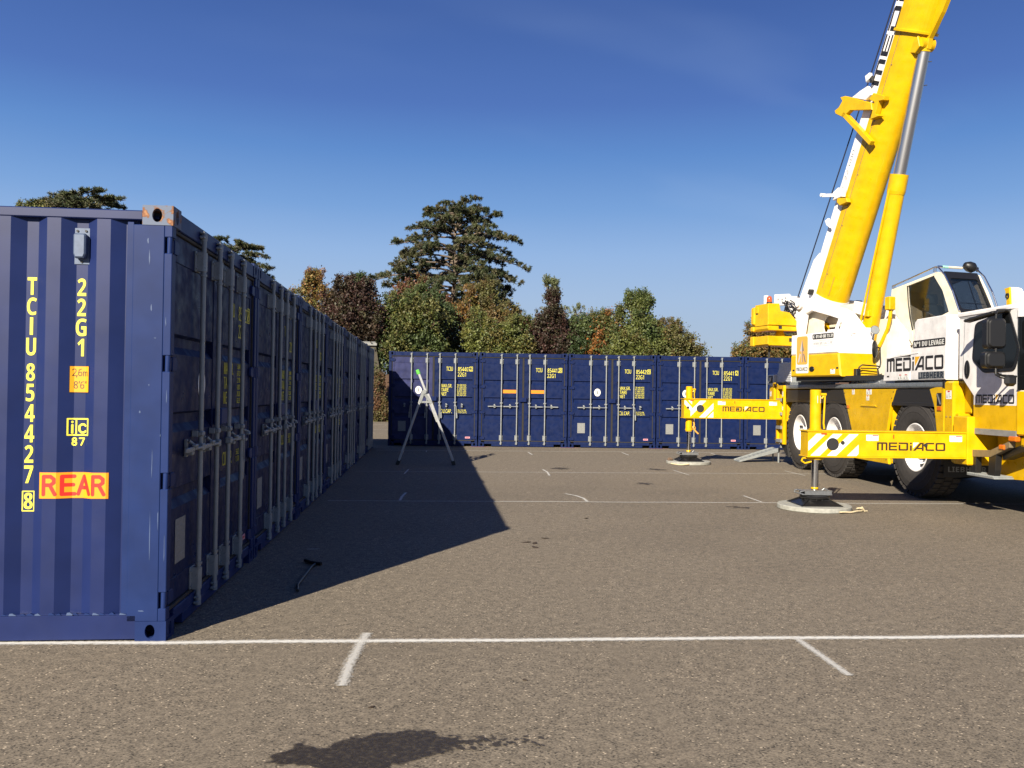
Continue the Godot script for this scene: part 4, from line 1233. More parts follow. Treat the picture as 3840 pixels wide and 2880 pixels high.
	for i in 4:
		var p: Vector3 = k[i]; var q: Vector3 = k[(i + 1) % 4]
		var pt := Vector3(p.x * 0.52, 0.138, p.z * 0.52); var qt := Vector3(q.x * 0.52, 0.138, q.z * 0.52)
		j.face([o + p, o + q, o + qt, o + pt], Vector3(p.x + q.x, 0.3, p.z + q.z))
		j.bar(o + p * 1.01, o + pt * 1.01 + Vector3(0, 0.006, 0), 0.02, 0.012)
	j.span(o + Vector3(-0.155, 0.13, -0.155), o + Vector3(0.155, 0.14, 0.155))
	j.span(o + Vector3(-0.27, 0.0665, -0.27), o + Vector3(0.27, 0.075, 0.27), 0.002)
	obj("float_plate", j, M["black_metal"], foot)

func crane_carrier(c: Node3D):
	var ST := side_T(0.0)
	var mb := MB.new()
	mb.span(Vector3(0.42, 0.6, -3.45), Vector3(2.12, 1.64, 5.2), 0.02)
	for z in [-1.9, -0.2, 2.78]:
		mb.tube(Vector3(0.3, 0.745, z), Vector3(2.24, 0.745, z), 0.11, -1, 16)
		mb.box(Vector3(1.27, 0.745, z), Vector3(0.5, 0.42, 0.42), 0.08)
	obj("chassis", mb, M["chassis"], c)
	# yellow side skirt between the axles, one on each side
	var skirt := [Vector2(0.23, 1.645), Vector2(2.2, 1.645), Vector2(2.04, 1.41), Vector2(1.87, 0.85), Vector2(1.97, 0.433), Vector2(0.68, 0.433), Vector2(0.61, 0.90), Vector2(0.36, 1.38)]
	for x in [0.05, 2.54]:
		mb = MB.new()
		mb.prism(skirt, 0, 0.05, side_T(x), 0.006)
		mb.span(Vector3(minf(x, 2.5), 0.45, 1.95), Vector3(minf(x, 2.5) + 0.3 * (1 if x < 1 else -1), 1.4, 1.99))
		if x < 1:
			for y in [1.35, 0.9]:
				mb.prism([Vector2(0.95, y), Vector2(1.0, y + 0.03), Vector2(1.52, y + 0.03), Vector2(1.57, y)], 0, 0.018, ST, 0.006)
		var sk := obj("side_skirt", mb, M["yellow"], c)
		if x < 1:
			warning_label(sk, ST * Transform3D(Basis.IDENTITY, Vector3(0.6, 1.555, 0)), 0.1, 0.09)
			warning_label(sk, ST * Transform3D(Basis.IDENTITY, Vector3(1.16, 1.555, 0)), 0.2, 0.09)
			warning_label(sk, ST * Transform3D(Basis.IDENTITY, Vector3(1.16, 1.455, 0)), 0.11, 0.085)
			mb = MB.new(); mb.span(Vector3(-0.012, 1.305, 0.41), Vector3(0.0, 1.36, 0.5), 0.004)
			obj("side_marker", mb, M["amber"], sk)
			mb = MB.new()
			for q in [[0.3, 1.58], [0.34, 1.45], [2.12, 1.6], [2.07, 1.5], [0.66, 0.5], [1.9, 0.5]]: mb.tube(Vector3(0, q[1], q[0]), Vector3(-0.006, q[1], q[0]), 0.009, -1, 8)
			obj("bolts", mb, M["chassis"], sk)
	# mudguards
	for e in [[-2.62, 0.2, -2.7, 0.345], [2.2, 3.2, 2.045, 3.33]]:
		mb = MB.new()
		mb.prism([Vector2(e[0], 1.64), Vector2(e[1], 1.64), Vector2(e[3], 1.385), Vector2(e[2], 1.385)], -0.03, -0.008, ST, 0.004)
		mb.prism([Vector2(e[2] + 0.02, 1.44), Vector2(e[3] - 0.02, 1.44), Vector2(e[3], 1.383), Vector2(e[2], 1.383)], -0.02, -0.001, ST, 0.005)
		mb.span(Vector3(0.01, 1.6, e[2]), Vector3(0.44, 1.64, e[3]))
		mb.face([Vector3(0.02, 1.385, e[2]), Vector3(0.44, 1.385, e[2]), Vector3(0.44, 1.64, e[0]), Vector3(0.02, 1.64, e[0])], Vector3(0, 1, -1))
		mb.face([Vector3(0.02, 1.385, e[3]), Vector3(0.44, 1.385, e[3]), Vector3(0.44, 1.64, e[1]), Vector3(0.02, 1.64, e[1])], Vector3(0, 1, 1))
		obj("mudguard", mb, M["fender"], c)
	# wheels
	var w := wheel_proto()
	var first := true
	for z in [-1.9, -0.2, 2.78]:
		for s in 2:
			var q: Node3D = w if first else w.duplicate()
			first = false
			c.add_child(q, true)
			q.position = Vector3(0.0 if s == 0 else 2.54, 0.758, z)
			if s == 1: q.rotation.y = PI
			else: q.rotation.x = z * 0.9
	# panel ahead of the front wheel, outrigger housings
	mb = MB.new()
	mb.prism([Vector2(3.21, 1.64), Vector2(3.6, 1.7), Vector2(3.6, 0.72), Vector2(3.47, 0.75), Vector2(3.34, 1.4)], -0.05, -0.002, ST, 0.005)
	var fp := obj("front_panel", mb, M["yellow"], c)
	mb = MB.new(); mb.span(Vector3(-0.006, 1.40, 3.42), Vector3(0.01, 1.585, 3.54), 0.004)
	obj("air_intake", mb, M["plastic"], fp)
	mb = MB.new(); mb.bar(Vector3(-0.012, 1.42, 3.53), Vector3(-0.012, 1.57, 3.44), 0.014, 0.014)
	obj("intake_grip", mb, M["steel"], fp)
	mb = MB.new(); mb.span(Vector3(-0.014, 1.33, 3.44), Vector3(0.0, 1.39, 3.55), 0.004)
	obj("side_marker", mb, M["amber"], fp)
	mb = MB.new()
	mb.span(Vector3(0.0, 0.66, 3.6), Vector3(2.54, 1.755, 3.85), 0.03)
	mb.span(Vector3(0.03, 0.98, 3.84), Vector3(0.30, 1.3, 3.93), 0.012)
	mb.span(Vector3(0.16, 1.3, 3.84), Vector3(0.6, 1.72, 4.02), 0.02)
	mb.span(Vector3(-0.1, 0.62, 4.02), Vector3(2.6, 1.27, 4.37), 0.015)
	mb.span(Vector3(0.0, 0.62, 3.8), Vector3(2.54, 1.0, 4.05), 0.01)
	var oh := obj("outrigger_housing", mb, M["yellow"], c)
	warning_label(oh, ST * Transform3D(Basis.IDENTITY, Vector3(3.66, 1.5, 0.0)), 0.14, 0.12)
	mb = MB.new()
	for q in [[3.68, 1.25], [3.78, 1.25], [3.68, 0.95], [3.78, 0.95]]: mb.tube(Vector3(0, q[1], q[0]), Vector3(-0.008, q[1], q[0]), 0.01, -1, 8)
	obj("bolts", mb, M["steel"], oh)
	mb = MB.new()
	mb.span(Vector3(0.03, 1.0, -3.62), Vector3(2.5, 1.74, -3.12), 0.02)
	mb.span(Vector3(-0.03, 0.96, -3.13), Vector3(2.5, 1.47, -2.77), 0.01)
	mb.span(Vector3(-0.02, 1.38, -3.7), Vector3(0.3, 1.74, -3.4), 0.015)
	mb.span(Vector3(0.1, 0.5, -3.7), Vector3(2.44, 0.57, -3.6), 0.01)
	mb.span(Vector3(0.2, 0.55, -3.62), Vector3(2.34, 1.0, -3.58))
	var rh := obj("outrigger_housing", mb, M["yellow"], c)
	warning_label(rh, ST * Transform3D(Basis.IDENTITY, Vector3(-3.66, 1.5, 0.021)), 0.1, 0.12)
	outrigger(c, 4.2, -2.235, 0.715, 1.045, -2.085, 1.6, false)
	outrigger(c, -2.95, -2.19, 1.01, 1.413, -2.05, 1.69, true)
	# rear access ladder
	mb = MB.new()
	for z in [-3.1, -2.72]: mb.span(Vector3(-0.06, 0.46, z - 0.035), Vector3(0.0, 1.74, z + 0.035), 0.006)
	mb.span(Vector3(-0.06, 1.66, -3.1), Vector3(0.02, 1.74, -2.72), 0.006)
	mb.sweep([Vector3(-0.04, 1.74, -3.1), Vector3(-0.06, 1.79, -3.16), Vector3(-0.06, 1.79, -3.3), Vector3(-0.04, 1.74, -3.36)], 0.022, 8)
	mb.span(Vector3(0.0, 0.46, -3.12), Vector3(0.02, 1.0, -2.7))
	var lad := obj("access_ladder", mb, M["yellow"], c)
	for y in [1.42, 1.12, 0.82, 0.53]:
		mb = MB.new(); mb.span(Vector3(-0.09, y - 0.035, -3.065), Vector3(0.0, y + 0.035, -2.755), 0.006)
		obj("rung", mb, M["mid_grey"], lad)
	warning_label(lad, ST * Transform3D(Basis.IDENTITY, Vector3(-2.755, 1.5, 0.061)), 0.06, 0.11)
	warning_label(lad, ST * Transform3D(Basis.IDENTITY, Vector3(-2.755, 1.2, 0.061)), 0.06, 0.09)
	mb = MB.new(); mb.span(Vector3(-0.07, 1.33, -2.755), Vector3(-0.05, 1.47, -2.695), 0.005)
	obj("latch", mb, M["plastic"], lad)
	mb = MB.new(); mb.prism([Vector2(-3.1, 0.46), Vector2(-2.68, 0.46), Vector2(-2.56, 0.2), Vector2(-2.62, 0.2), Vector2(-2.86, 0.33)], -0.42, -0.02, ST)
	obj("mud_flap", mb, M["fender"], c)
	# deck
	mb = MB.new()
	mb.span(Vector3(0.0, 1.665, -3.1), Vector3(0.1, 1.742, 3.57), 0.006); mb.span(Vector3(-0.006, 1.684, -3.1), Vector3(0.0, 1.724, 3.57), 0.002)
	mb.span(Vector3(2.44, 1.665, -3.1), Vector3(2.54, 1.742, 3.57), 0.006)
	mb.span(Vector3(0.1, 1.70, -3.5), Vector3(2.44, 1.735, 3.57))
	var dk := obj("deck", mb, M["deck_grey"], c)
	mb = MB.new(); mb.span(Vector3(-0.008, 1.655, 3.57), Vector3(0.15, 1.75, 3.63), 0.006)
	obj("deck_end_cap", mb, M["plastic"], dk)
	mb = MB.new()
	mb.span(Vector3(0.2, 1.742, 0.05), Vector3(0.34, 1.81, 1.75), 0.006)
	for i in 6: mb.tube(Vector3(0.19, 1.775, 0.2 + i * 0.2), Vector3(0.2, 1.775, 0.2 + i * 0.2), 0.022, -1, 10)
	obj("support_rail", mb, M["aluminium"], dk)
	mb = MB.new(); mb.span(Vector3(0.185, 1.745, 0.03), Vector3(0.345, 1.8, 0.09), 0.004)
	obj("rail_lamp", mb, M["lamp_red"], dk)
	# ribbed tool box and a steel control box at the rear
	mb = MB.new()
	mb.prism([Vector2(-3.64, 1.81), Vector2(-3.62, 2.02), Vector2(-3.42, 2.26), Vector2(-2.75, 2.265), Vector2(-2.75, 1.81)], -1.2, -0.13, ST, 0.012)
	for i in 10: mb.span(Vector3(0.122, 1.84 + i * 0.042, -3.5 if i > 4 else -3.6), Vector3(0.13, 1.862 + i * 0.042, -2.76), 0.002)
	obj("tool_box", mb, M["alu_panel"], c)
	mb = MB.new()
	mb.span(Vector3(0.1, 1.742, -2.74), Vector3(0.9, 1.81, -2.25), 0.006)
	mb.span(Vector3(0.14, 1.81, -2.745), Vector3(0.9, 2.25, -2.70), 0.006)
	for i in 5:
		for k in 2: mb.tube(Vector3(0.094, 1.762 + k * 0.028, -2.68 + i * 0.09), Vector3(0.1, 1.762 + k * 0.028, -2.68 + i * 0.09), 0.011, -1, 8)
	obj("checker_plate", mb, M["galvanised"], c)
	mb = MB.new(); mb.span(Vector3(0.06, 1.76, -4.05), Vector3(0.35, 2.0, -3.66), 0.012)
	mb.span(Vector3(0.1, 1.7, -4.0), Vector3(0.3, 1.76, -3.6))
	var cb := obj("control_box", mb, M["alu_panel"], c)
	mb = MB.new(); mb.span(Vector3(0.05, 1.8, -3.98), Vector3(0.062, 1.965, -3.72), 0.004)
	obj("control_box_lid", mb, M["navy_plate"], cb)
	mb = MB.new(); mb.sweep([Vector3(0.045, 1.93, -3.87), Vector3(0.04, 1.88, -3.89), Vector3(0.04, 1.83, -3.85), Vector3(0.045, 1.88, -3.81), Vector3(0.045, 1.94, -3.80)], 0.014, 8)
	obj("hose_hook", mb, M["letter_white"], cb)
	mb = MB.new()
	mb.sweep([Vector3(0.08, 1.74, -3.05), Vector3(0.06, 1.8, -2.98), Vector3(0.06, 1.815, -2.88), Vector3(0.07, 1.79, -2.78), Vector3(0.1, 1.74, -2.72)], 0.018, 8)
	obj("hose", mb, M["plastic"], c)
	# white box behind the driver's cab
	mb = MB.new()
	mb.prism([Vector2(2.64, 1.775), Vector2(3.635, 1.775), Vector2(3.675, 2.66), Vector2(3.64, 2.70), Vector2(2.83, 2.70), Vector2(2.77, 2.66), Vector2(2.725, 2.377), Vector2(2.64, 2.14)], -2.35, 0.0, ST, 0.012)
	mb.prism([Vector2(1.76, 1.775), Vector2(2.634, 1.775), Vector2(2.634, 2.14), Vector2(1.855, 2.168)], -0.5, -0.003, ST, 0.008)
	mb.prism([Vector2(2.0, 2.14), Vector2(2.9, 2.18), Vector2(2.9, 2.2), Vector2(2.2, 2.185)], -0.3, 0.006, ST, 0.004)
	var bx := obj("rear_cab_box", mb, M["white"], c)
	mark(bx, 1.69, 0.208, ST * Transform3D(Basis.IDENTITY, Vector3(1.895, 1.927, 0.001)), M["ink"], M["wedge_yellow"])
	decal(bx, "slogan_plate", round_rect(2.725, 2.262, 3.63, 2.378, 0.03), ST, M["ink"], 0.002)
	words(bx, "N°1 DU LEVAGE", 0.84, 0.075, M["letter_white"], ST * Transform3D(Basis.IDENTITY, Vector3(2.757, 2.282, 0.002)))
	decal(bx, "maker_plate", round_rect(2.89, 1.793, 3.61, 1.9, 0.008), ST, M["mid_grey"], 0.002)
	words(bx, "LIEBHERR", 0.69, 0.09, M["navy_plate"], ST * Transform3D(Basis.IDENTITY, Vector3(2.905, 1.802, 0.002)), false, true, "maker_lettering", 0.006)
	warning_label(bx, ST * Transform3D(Basis.IDENTITY, Vector3(2.25, 1.79, 0.0)), 0.17, 0.085); warning_label(bx, ST * Transform3D(Basis.IDENTITY, Vector3(2.43, 1.79, 0.0)), 0.17, 0.085)
	decal(bx, "vent_slot", rect(1.9, 1.84, 1.97, 1.86), ST, M["ink"], 0.003)

func driver_cab(c: Node3D):
	var ST := side_T(0.0)
	var outline := func(back: float, grow: float):
		var o := [Vector2(0, back), Vector2(0, 5.27), Vector2(0.03, 5.42), Vector2(0.10, 5.53), Vector2(0.22, 5.61), Vector2(0.6, 5.68), Vector2(1.27, 5.71), Vector2(1.94, 5.68), Vector2(2.32, 5.61), Vector2(2.44, 5.53), Vector2(2.51, 5.42), Vector2(2.54, 5.27), Vector2(2.54, back)]
		return o.map(func(v): return Vector2(1.27 + (v.x - 1.27) * (1.0 + grow / 1.27), v.y + (grow if v.y > 5.2 else 0.0)))
	var mb := MB.new()
	mb.prism(outline.call(4.6, 0.0), 0, 0.355, plan(1.785))
	mb.prism(outline.call(3.99, 0.0), 0, 0.845, plan(2.63), 0.0)
	mb.prism([Vector2(4.34, 1.43), Vector2(4.34, 1.55), Vector2(4.075, 1.785), Vector2(4.6, 1.785), Vector2(4.6, 1.43)], -2.54, 0, ST)
	var roof := []
	for v in outline.call(3.965, 0.0): roof.append(v)
	mb.prism(roof.map(func(v): return Vector2(1.27 + (v.x - 1.27) * 1.012, v.y if v.y < 5.2 else v.y - 0.12)), -0.055, 0.02, plan(2.635), 0.02)
	mb.span(Vector3(0.12, 2.68, 4.1), Vector3(2.42, 2.715, 5.2), 0.02)
	var cab := obj("driver_cab", mb, M["white"], c)
	mb = MB.new()
	mb.prism(outline.call(4.335, 0.0), 0, 0.31, plan(1.429))
	obj("lower_body", mb, M["yellow"], cab)
	mb = MB.new()
	mb.prism(outline.call(5.26, 0.012), 0, 0.55, plan(1.615), 0.02)
	mb.span(Vector3(0.05, 0.9, 5.24), Vector3(2.49, 1.07, 5.62), 0.03)
	mb.prism([Vector2(4.42, 0.46), Vector2(5.2, 0.5), Vector2(5.45, 0.9), Vector2(5.4, 1.1), Vector2(4.42, 1.1)], -0.34, -0.28, ST)
	obj("front_bumper", mb, M["yellow"], cab)
	mb = MB.new()
	mb.prism(outline.call(5.3, 0.008), 0, 0.9, plan(2.52), 0.01)
	obj("windscreen", mb, M["black_glass"], cab)
	mb = MB.new()
	mb.span(Vector3(-0.006, 1.04, 4.335), Vector3(0.3, 1.118, 5.25), 0.004)
	obj("sill_strip", mb, M["mid_grey"], cab)
	# door: seam, window, handle, lettering
	mb = MB.new()
	mb.prism(rounded([Vector2(4.30, 2.03), Vector2(4.365, 2.515), Vector2(5.09, 2.645), Vector2(5.325, 2.13), Vector2(5.22, 1.858), Vector2(4.56, 1.845)], 0.07, 4), 0, 0.012, ST, 0.004)
	var wf := obj("window_frame", mb, M["plastic"], cab)
	mb = MB.new()
	mb.prism(rounded([Vector2(4.35, 2.035), Vector2(4.405, 2.48), Vector2(5.07, 2.60), Vector2(5.275, 2.13), Vector2(5.185, 1.9), Vector2(4.58, 1.89)], 0.06, 4), 0.012, 0.015, ST)
	obj("window", mb, M["black_glass"], cab)
	mb = MB.new()
	mb.bar(Vector3(-0.001, 1.78, 4.075), Vector3(-0.001, 2.6, 4.12), 0.008, 0.004, Vector3.RIGHT)
	mb.span(Vector3(-0.002, 2.603, 4.0), Vector3(0.001, 2.612, 5.05))
	mb.bar(Vector3(-0.001, 1.45, 5.262), Vector3(-0.001, 2.6, 5.262), 0.008, 0.004, Vector3.RIGHT)
	obj("door_seam", mb, M["mid_grey"], cab)
	mb = MB.new()
	var oval := []
	for p in circle(Vector2.ZERO, 1.0, 24): oval.append(Vector2(4.185 + p.x * 0.065, 1.905 + p.y * 0.125))
	mb.prism(oval, 0, 0.012, ST, 0.006)
	mb.span(Vector3(-0.026, 1.84, 4.18), Vector3(-0.012, 1.97, 4.21), 0.006)
	obj("door_handle", mb, M["plastic"], cab)
	mark(cab, 0.8, 0.115, ST * Transform3D(Basis.IDENTITY, Vector3(4.4, 1.452, 0.0)), M["ink"], M["wedge_yellow"])
	# flap with the maker's name behind the bumper
	mb = MB.new()
	mb.span(Vector3(0.06, 0.38, 3.5), Vector3(1.1, 0.62, 3.515), 0.004)
	var flap := obj("mud_flap", mb, M["fender"], c)
	words(flap, "LIEBHERR", 0.56, 0.075, M["mid_grey"], Transform3D(Basis.IDENTITY, Vector3(0.12, 0.455, 3.516)), false, true, "maker_lettering")
	# steps under the door
	mb = MB.new()
	mb.prism([Vector2(4.16, 0.82), Vector2(4.76, 0.85), Vector2(5.16, 0.99), Vector2(5.16, 0.91), Vector2(4.77, 0.762), Vector2(4.16, 0.725)], -0.05, 0.03, ST, 0.004)
	obj("step_bar", mb, M["bronze_grey"], cab)
	mb = MB.new()
	mb.prism([Vector2(4.3, 0.78), Vector2(4.44, 0.78), Vector2(4.43, 0.52), Vector2(4.31, 0.52)], -0.06, 0.02, ST, 0.004)
	obj("step_hanger", mb, M["plastic"], cab)
	mb = MB.new()
	mb.prism([Vector2(4.72, 0.79), Vector2(4.88, 0.83), Vector2(4.86, 0.6), Vector2(4.83, 0.5), Vector2(4.7, 0.5)], -0.06, 0.02, ST, 0.004)
	mb.prism([Vector2(4.88, 0.82), Vector2(5.3, 0.96), Vector2(5.4, 0.9), Vector2(4.9, 0.74)], -0.2, -0.05, ST, 0.004)
	obj("step_hanger", mb, M["plastic"], cab)
	mb = MB.new()
	mb.span(Vector3(-0.06, 0.487, 4.29), Vector3(0.2, 0.512, 4.9), 0.006)
	for i in 14: mb.span(Vector3(-0.065, 0.51, 4.3 + i * 0.042), Vector3(0.2, 0.528, 4.325 + i * 0.042), 0.004)
	obj("step", mb, M["galvanised"], cab)
	for q in [[1.02, 5.235, 0.075], [0.905, 5.02, 0.055]]:
		mb = MB.new(); mb.span(Vector3(-0.05, q[0] - 0.032, q[1] - q[2]), Vector3(0.02, q[0] + 0.032, q[1] + q[2]), 0.012)
		obj("indicator", mb, M["amber"], cab)
	# mirrors on their arm, and the swept bracket above the window
	mb = MB.new()
	mb.bar(Vector3(-0.0, 2.615, 5.12), Vector3(-0.12, 2.6, 4.95), 0.10, 0.035, Vector3.UP, 0.01)
	mb.bar(Vector3(-0.1, 2.6, 4.97), Vector3(-0.3, 2.51, 4.66), 0.15, 0.04, Vector3.UP, 0.014)
	obj("mirror_bracket", mb, M["plastic"], cab)
	mb = MB.new()
	mb.prism(round_rect(-0.42, 2.125, -0.18, 2.495, 0.05, 5), 5.2, 5.32, Transform3D.IDENTITY, 0.012)
	mb.prism(round_rect(-0.405, 2.14, -0.195, 2.48, 0.05, 5), 5.31, 5.345, Transform3D.IDENTITY, 0.012)
	obj("mirror_housing", mb, M["plastic"], cab)
	mb = MB.new()
	mb.prism(round_rect(-0.44, 1.885, -0.185, 2.09, 0.05, 5), 5.2, 5.32, Transform3D.IDENTITY, 0.012)
	mb.prism(round_rect(-0.425, 1.9, -0.2, 2.075, 0.05, 5), 5.31, 5.35, Transform3D.IDENTITY, 0.015)
	obj("mirror_housing", mb, M["plastic"], cab)
	mb = MB.new()
	mb.sweep([Vector3(-0.3, 2.48, 5.3), Vector3(-0.3, 2.55, 5.3), Vector3(-0.26, 2.6, 5.26), Vector3(-0.1, 2.62, 5.16), Vector3(0.0, 2.62, 5.1)], 0.013, 8)
	mb.sweep([Vector3(-0.3, 2.14, 5.3), Vector3(-0.3, 1.88, 5.3), Vector3(-0.3, 1.81, 5.31), Vector3(-0.28, 1.78, 5.36), Vector3(-0.22, 1.76, 5.4)], 0.016, 8)
	mb.sweep([Vector3(-0.3, 1.83, 5.3), Vector3(-0.2, 1.8, 5.27), Vector3(0.0, 1.79, 5.24)], 0.013, 8)
	obj("mirror_arm", mb, M["plastic"], cab)
	mb = MB.new()
	mb.box(Vector3(-0.18, 1.735, 5.4), Vector3(0.14, 0.14, 0.09), 0.035)
	obj("blind_spot_mirror", mb, M["plastic"], cab)
	# hook rest behind the cab roof
	mb = MB.new()
	mb.prism([Vector2(3.40, 3.085), Vector2(3.37, 3.115), Vector2(3.50, 3.125), Vector2(3.545, 2.62), Vector2(3.44, 2.62), Vector2(3.43, 2.95)], -1.12, -1.0, ST, 0.006)
	var hr := obj("hook_rest", mb, M["yellow"], c)
	mb = MB.new()
	mb.plate_with_hole(circle(Vector2(3.47, 3.0), 0.042, 12), circle(Vector2(3.47, 3.0), 0.024, 12), -0.999, -0.985, ST)
	obj("hook_rest_ring", mb, M["chassis"], hr)
	mb = MB.new()
	mb.prism([Vector2(3.50, 3.125), Vector2(3.575, 3.10), Vector2(3.70, 2.95), Vector2(3.9, 2.84), Vector2(3.9, 2.62), Vector2(3.548, 2.62)], -1.14, -1.02, ST, 0.006)
	obj("hook_rest_glare", mb, M["white"], hr)  # sunlit front of the yellow rest, its glare painted as white

# ------------------------------------------------------------------ superstructure, turned on the carrier: local frame x to the right, y up, z forwards from the slewing axis
func superstructure(c: Node3D):
	var U := Transform3D(Basis(Vector3.UP, 0.25), Vector3(1.27, 0, 1.0))
	var ST := side_T(0.0)
	var at := func(x): return side_T(x)
	var mb := MB.new()
	mb.lathe([Vector2(0, 1.736), Vector2(0.95, 1.736), Vector2(0.95, 1.86), Vector2(0.9, 1.89), Vector2(0, 1.89)], Vector3.ZERO, Vector3.UP, 40)
	mb.span(Vector3(-1.1, 1.8, -2.4), Vector3(1.1, 1.89, 0.2))
	obj("turntable", mb, M["chassis"], c, U)
	# right-hand cover, yellow below and white above
	mb = MB.new()
	mb.prism([Vector2(-2.453, 1.886), Vector2(-0.93, 1.88), Vector2(-0.9975, 2.305), Vector2(-2.447, 2.305)], -0.82, 0, at.call(-1.2), 0.025)
	var cover := obj("engine_cover", mb, M["yellow"], c, U)
	mb = MB.new()
	mb.prism([Vector2(-2.447, 2.306), Vector2(-0.9977, 2.306), Vector2(-1.06, 2.715), Vector2(-2.44, 2.70)], -0.82, 0.0, at.call(-1.2), 0.025)
	mb.prism([Vector2(-1.9, 2.7), Vector2(-1.05, 2.71), Vector2(-1.08, 2.79), Vector2(-1.9, 2.8)], -0.82, -0.42, at.call(-1.2), 0.02)
	obj("cover_top", mb, M["white"], cover)
	var CT: Transform3D = at.call(-1.2)
	var put := func(x, y, z := 0.0): return CT * Transform3D(Basis.IDENTITY, Vector3(x, y, z))
	decal(cover, "emblem_plate", round_rect(-2.27, 1.955, -1.875, 2.685, 0.02), CT, M["film_white"], 0.002)
	decal(cover, "emblem_field", round_rect(-2.245, 2.12, -1.9, 2.665, 0.05), put.call(0, 0, 0.002), M["emblem_orange"], 0.002)
	var lt := MB.new(); var dk := MB.new()
	var E: Transform3D = put.call(-2.0725, 2.165, 0.004)
	lt.prism([Vector2(-0.012, 0), Vector2(0.0, 0), Vector2(0.0, 0.44), Vector2(-0.068, 0.2), Vector2(-0.03, 0.225), Vector2(-0.012, 0.2)], 0, 0.002, E)
	dk.prism([Vector2(0.001, 0), Vector2(0.022, 0), Vector2(0.022, 0.2), Vector2(0.035, 0.225), Vector2(0.068, 0.2), Vector2(0.001, 0.44)], 0, 0.002, E)
	lt.prism([Vector2(-0.135, 0.0), Vector2(-0.095, 0.0), Vector2(-0.04, 0.155), Vector2(-0.075, 0.175)], 0, 0.002, E)
	dk.prism([Vector2(0.125, 0.0), Vector2(0.085, 0.0), Vector2(0.035, 0.155), Vector2(0.065, 0.175)], 0, 0.002, E)
	obj("emblem_light_half", lt, M["emblem_light"], cover); obj("emblem_dark_half", dk, M["emblem_dark"], cover)
	mark(cover, 0.35, 0.065, put.call(-2.25, 2.0, 0.002), M["ink"], M["wedge_yellow"], 0.0015)
	decal(cover, "phone_plate", round_rect(-1.755, 2.585, -1.135, 2.685, 0.02), CT, M["ink"], 0.002)
	words(cover, "01 69 80 73 31", 0.50, 0.062, M["letter_white"], put.call(-1.65, 2.604, 0.002))
	mb = MB.new()
	mb.prism([Vector2(-1.725, 2.61), Vector2(-1.70, 2.605), Vector2(-1.705, 2.63), Vector2(-1.715, 2.645), Vector2(-1.695, 2.665), Vector2(-1.71, 2.67), Vector2(-1.735, 2.645)], 0.002, 0.0035, CT)
	obj("phone_sign", mb, M["letter_white"], cover)
	mb = MB.new()
	mb.plate_with_hole(round_rect(-1.755, 2.455, -1.145, 2.555, 0.02), round_rect(-1.750, 2.46, -1.15, 2.55, 0.017), 0, 0.0015, CT)
	obj("web_frame", mb, M["mid_grey"], cover)
	words(cover, "WWW.MEDIACO.FR", 0.56, 0.055, M["mid_grey"], put.call(-1.73, 2.477), false, false)
	mb = MB.new()
	var oval := []
	for p in circle(Vector2.ZERO, 1.0, 20): oval.append(Vector2(-1.76 + p.x * 0.075, 2.03 + p.y * 0.05))
	mb.prism(oval, 0, 0.02, CT, 0.008)
	obj("cover_latch", mb, M["plastic"], cover)
	for q in [[-2.37, 2.0], [-1.05, 2.02]]:
		mb = MB.new(); mb.prism(rect(q[0], q[1], q[0] + 0.06, q[1] + 0.03), 0, 0.01, CT, 0.003)
		obj("side_marker", mb, M["chassis"], cover)
	warning_label(cover, put.call(-1.22, 1.93), 0.13, 0.085)
	var FT := Transform3D(Basis(Vector3.RIGHT, Vector3(0, 0.985, -0.155), Vector3(0, 0.155, 0.985)), Vector3(-0.93, 2.62, -1.045))
	warning_label(cover, FT, 0.2, 0.06)
	# lamp, mirror and hand rails on the front of the cover
	mb = MB.new()
	mb.lathe([Vector2(0, 0.0), Vector2(0.03, 0.0), Vector2(0.075, 0.05), Vector2(0.085, 0.09), Vector2(0.08, 0.095)], Vector3(-0.46, 2.72, -1.0), Vector3(-0.25, 0.25, 1.0), 24)
	mb.tube(Vector3(-0.46, 2.6, -1.0), Vector3(-0.46, 2.71, -0.98), 0.025, -1, 10)
	var lamp := obj("work_lamp", mb, M["chrome"], c, U)
	mb = MB.new()
	mb.lathe([Vector2(0, 0.093), Vector2(0.078, 0.09)], Vector3(-0.46, 2.72, -1.0), Vector3(-0.25, 0.25, 1.0), 24)
	obj("lamp_glass", mb, M["galvanised"], lamp)
	mb = MB.new()
	mb.lathe([Vector2(0, -0.035), Vector2(0.09, -0.03), Vector2(0.155, -0.005), Vector2(0.165, 0.012), Vector2(0.155, 0.02), Vector2(0, 0.02)], Vector3(-0.53, 2.38, -0.85), Vector3(-0.6, 0, -0.8), 28, true)
	obj("round_mirror", mb, M["plastic"], c, U)
	mb = MB.new()
	mb.sweep([Vector3(-0.88, 1.9, -0.86), Vector3(-0.88, 2.05, -0.84), Vector3(-0.83, 2.09, -0.82), Vector3(-0.52, 2.075, -0.8), Vector3(-0.47, 2.06, -0.8), Vector3(-0.45, 2.12, -0.8), Vector3(-0.45, 2.4, -0.82), Vector3(-0.49, 2.42, -0.83)], 0.0125, 8)
	mb.sweep([Vector3(-0.86, 2.03, -0.82), Vector3(-0.5, 2.03, -0.8), Vector3(-0.46, 2.065, -0.8)], 0.01, 8)
	mb.span(Vector3(-0.93, 1.89, -0.93), Vector3(-0.84, 2.02, -0.84), 0.008)
	obj("hand_rail", mb, M["plastic"], c, U)
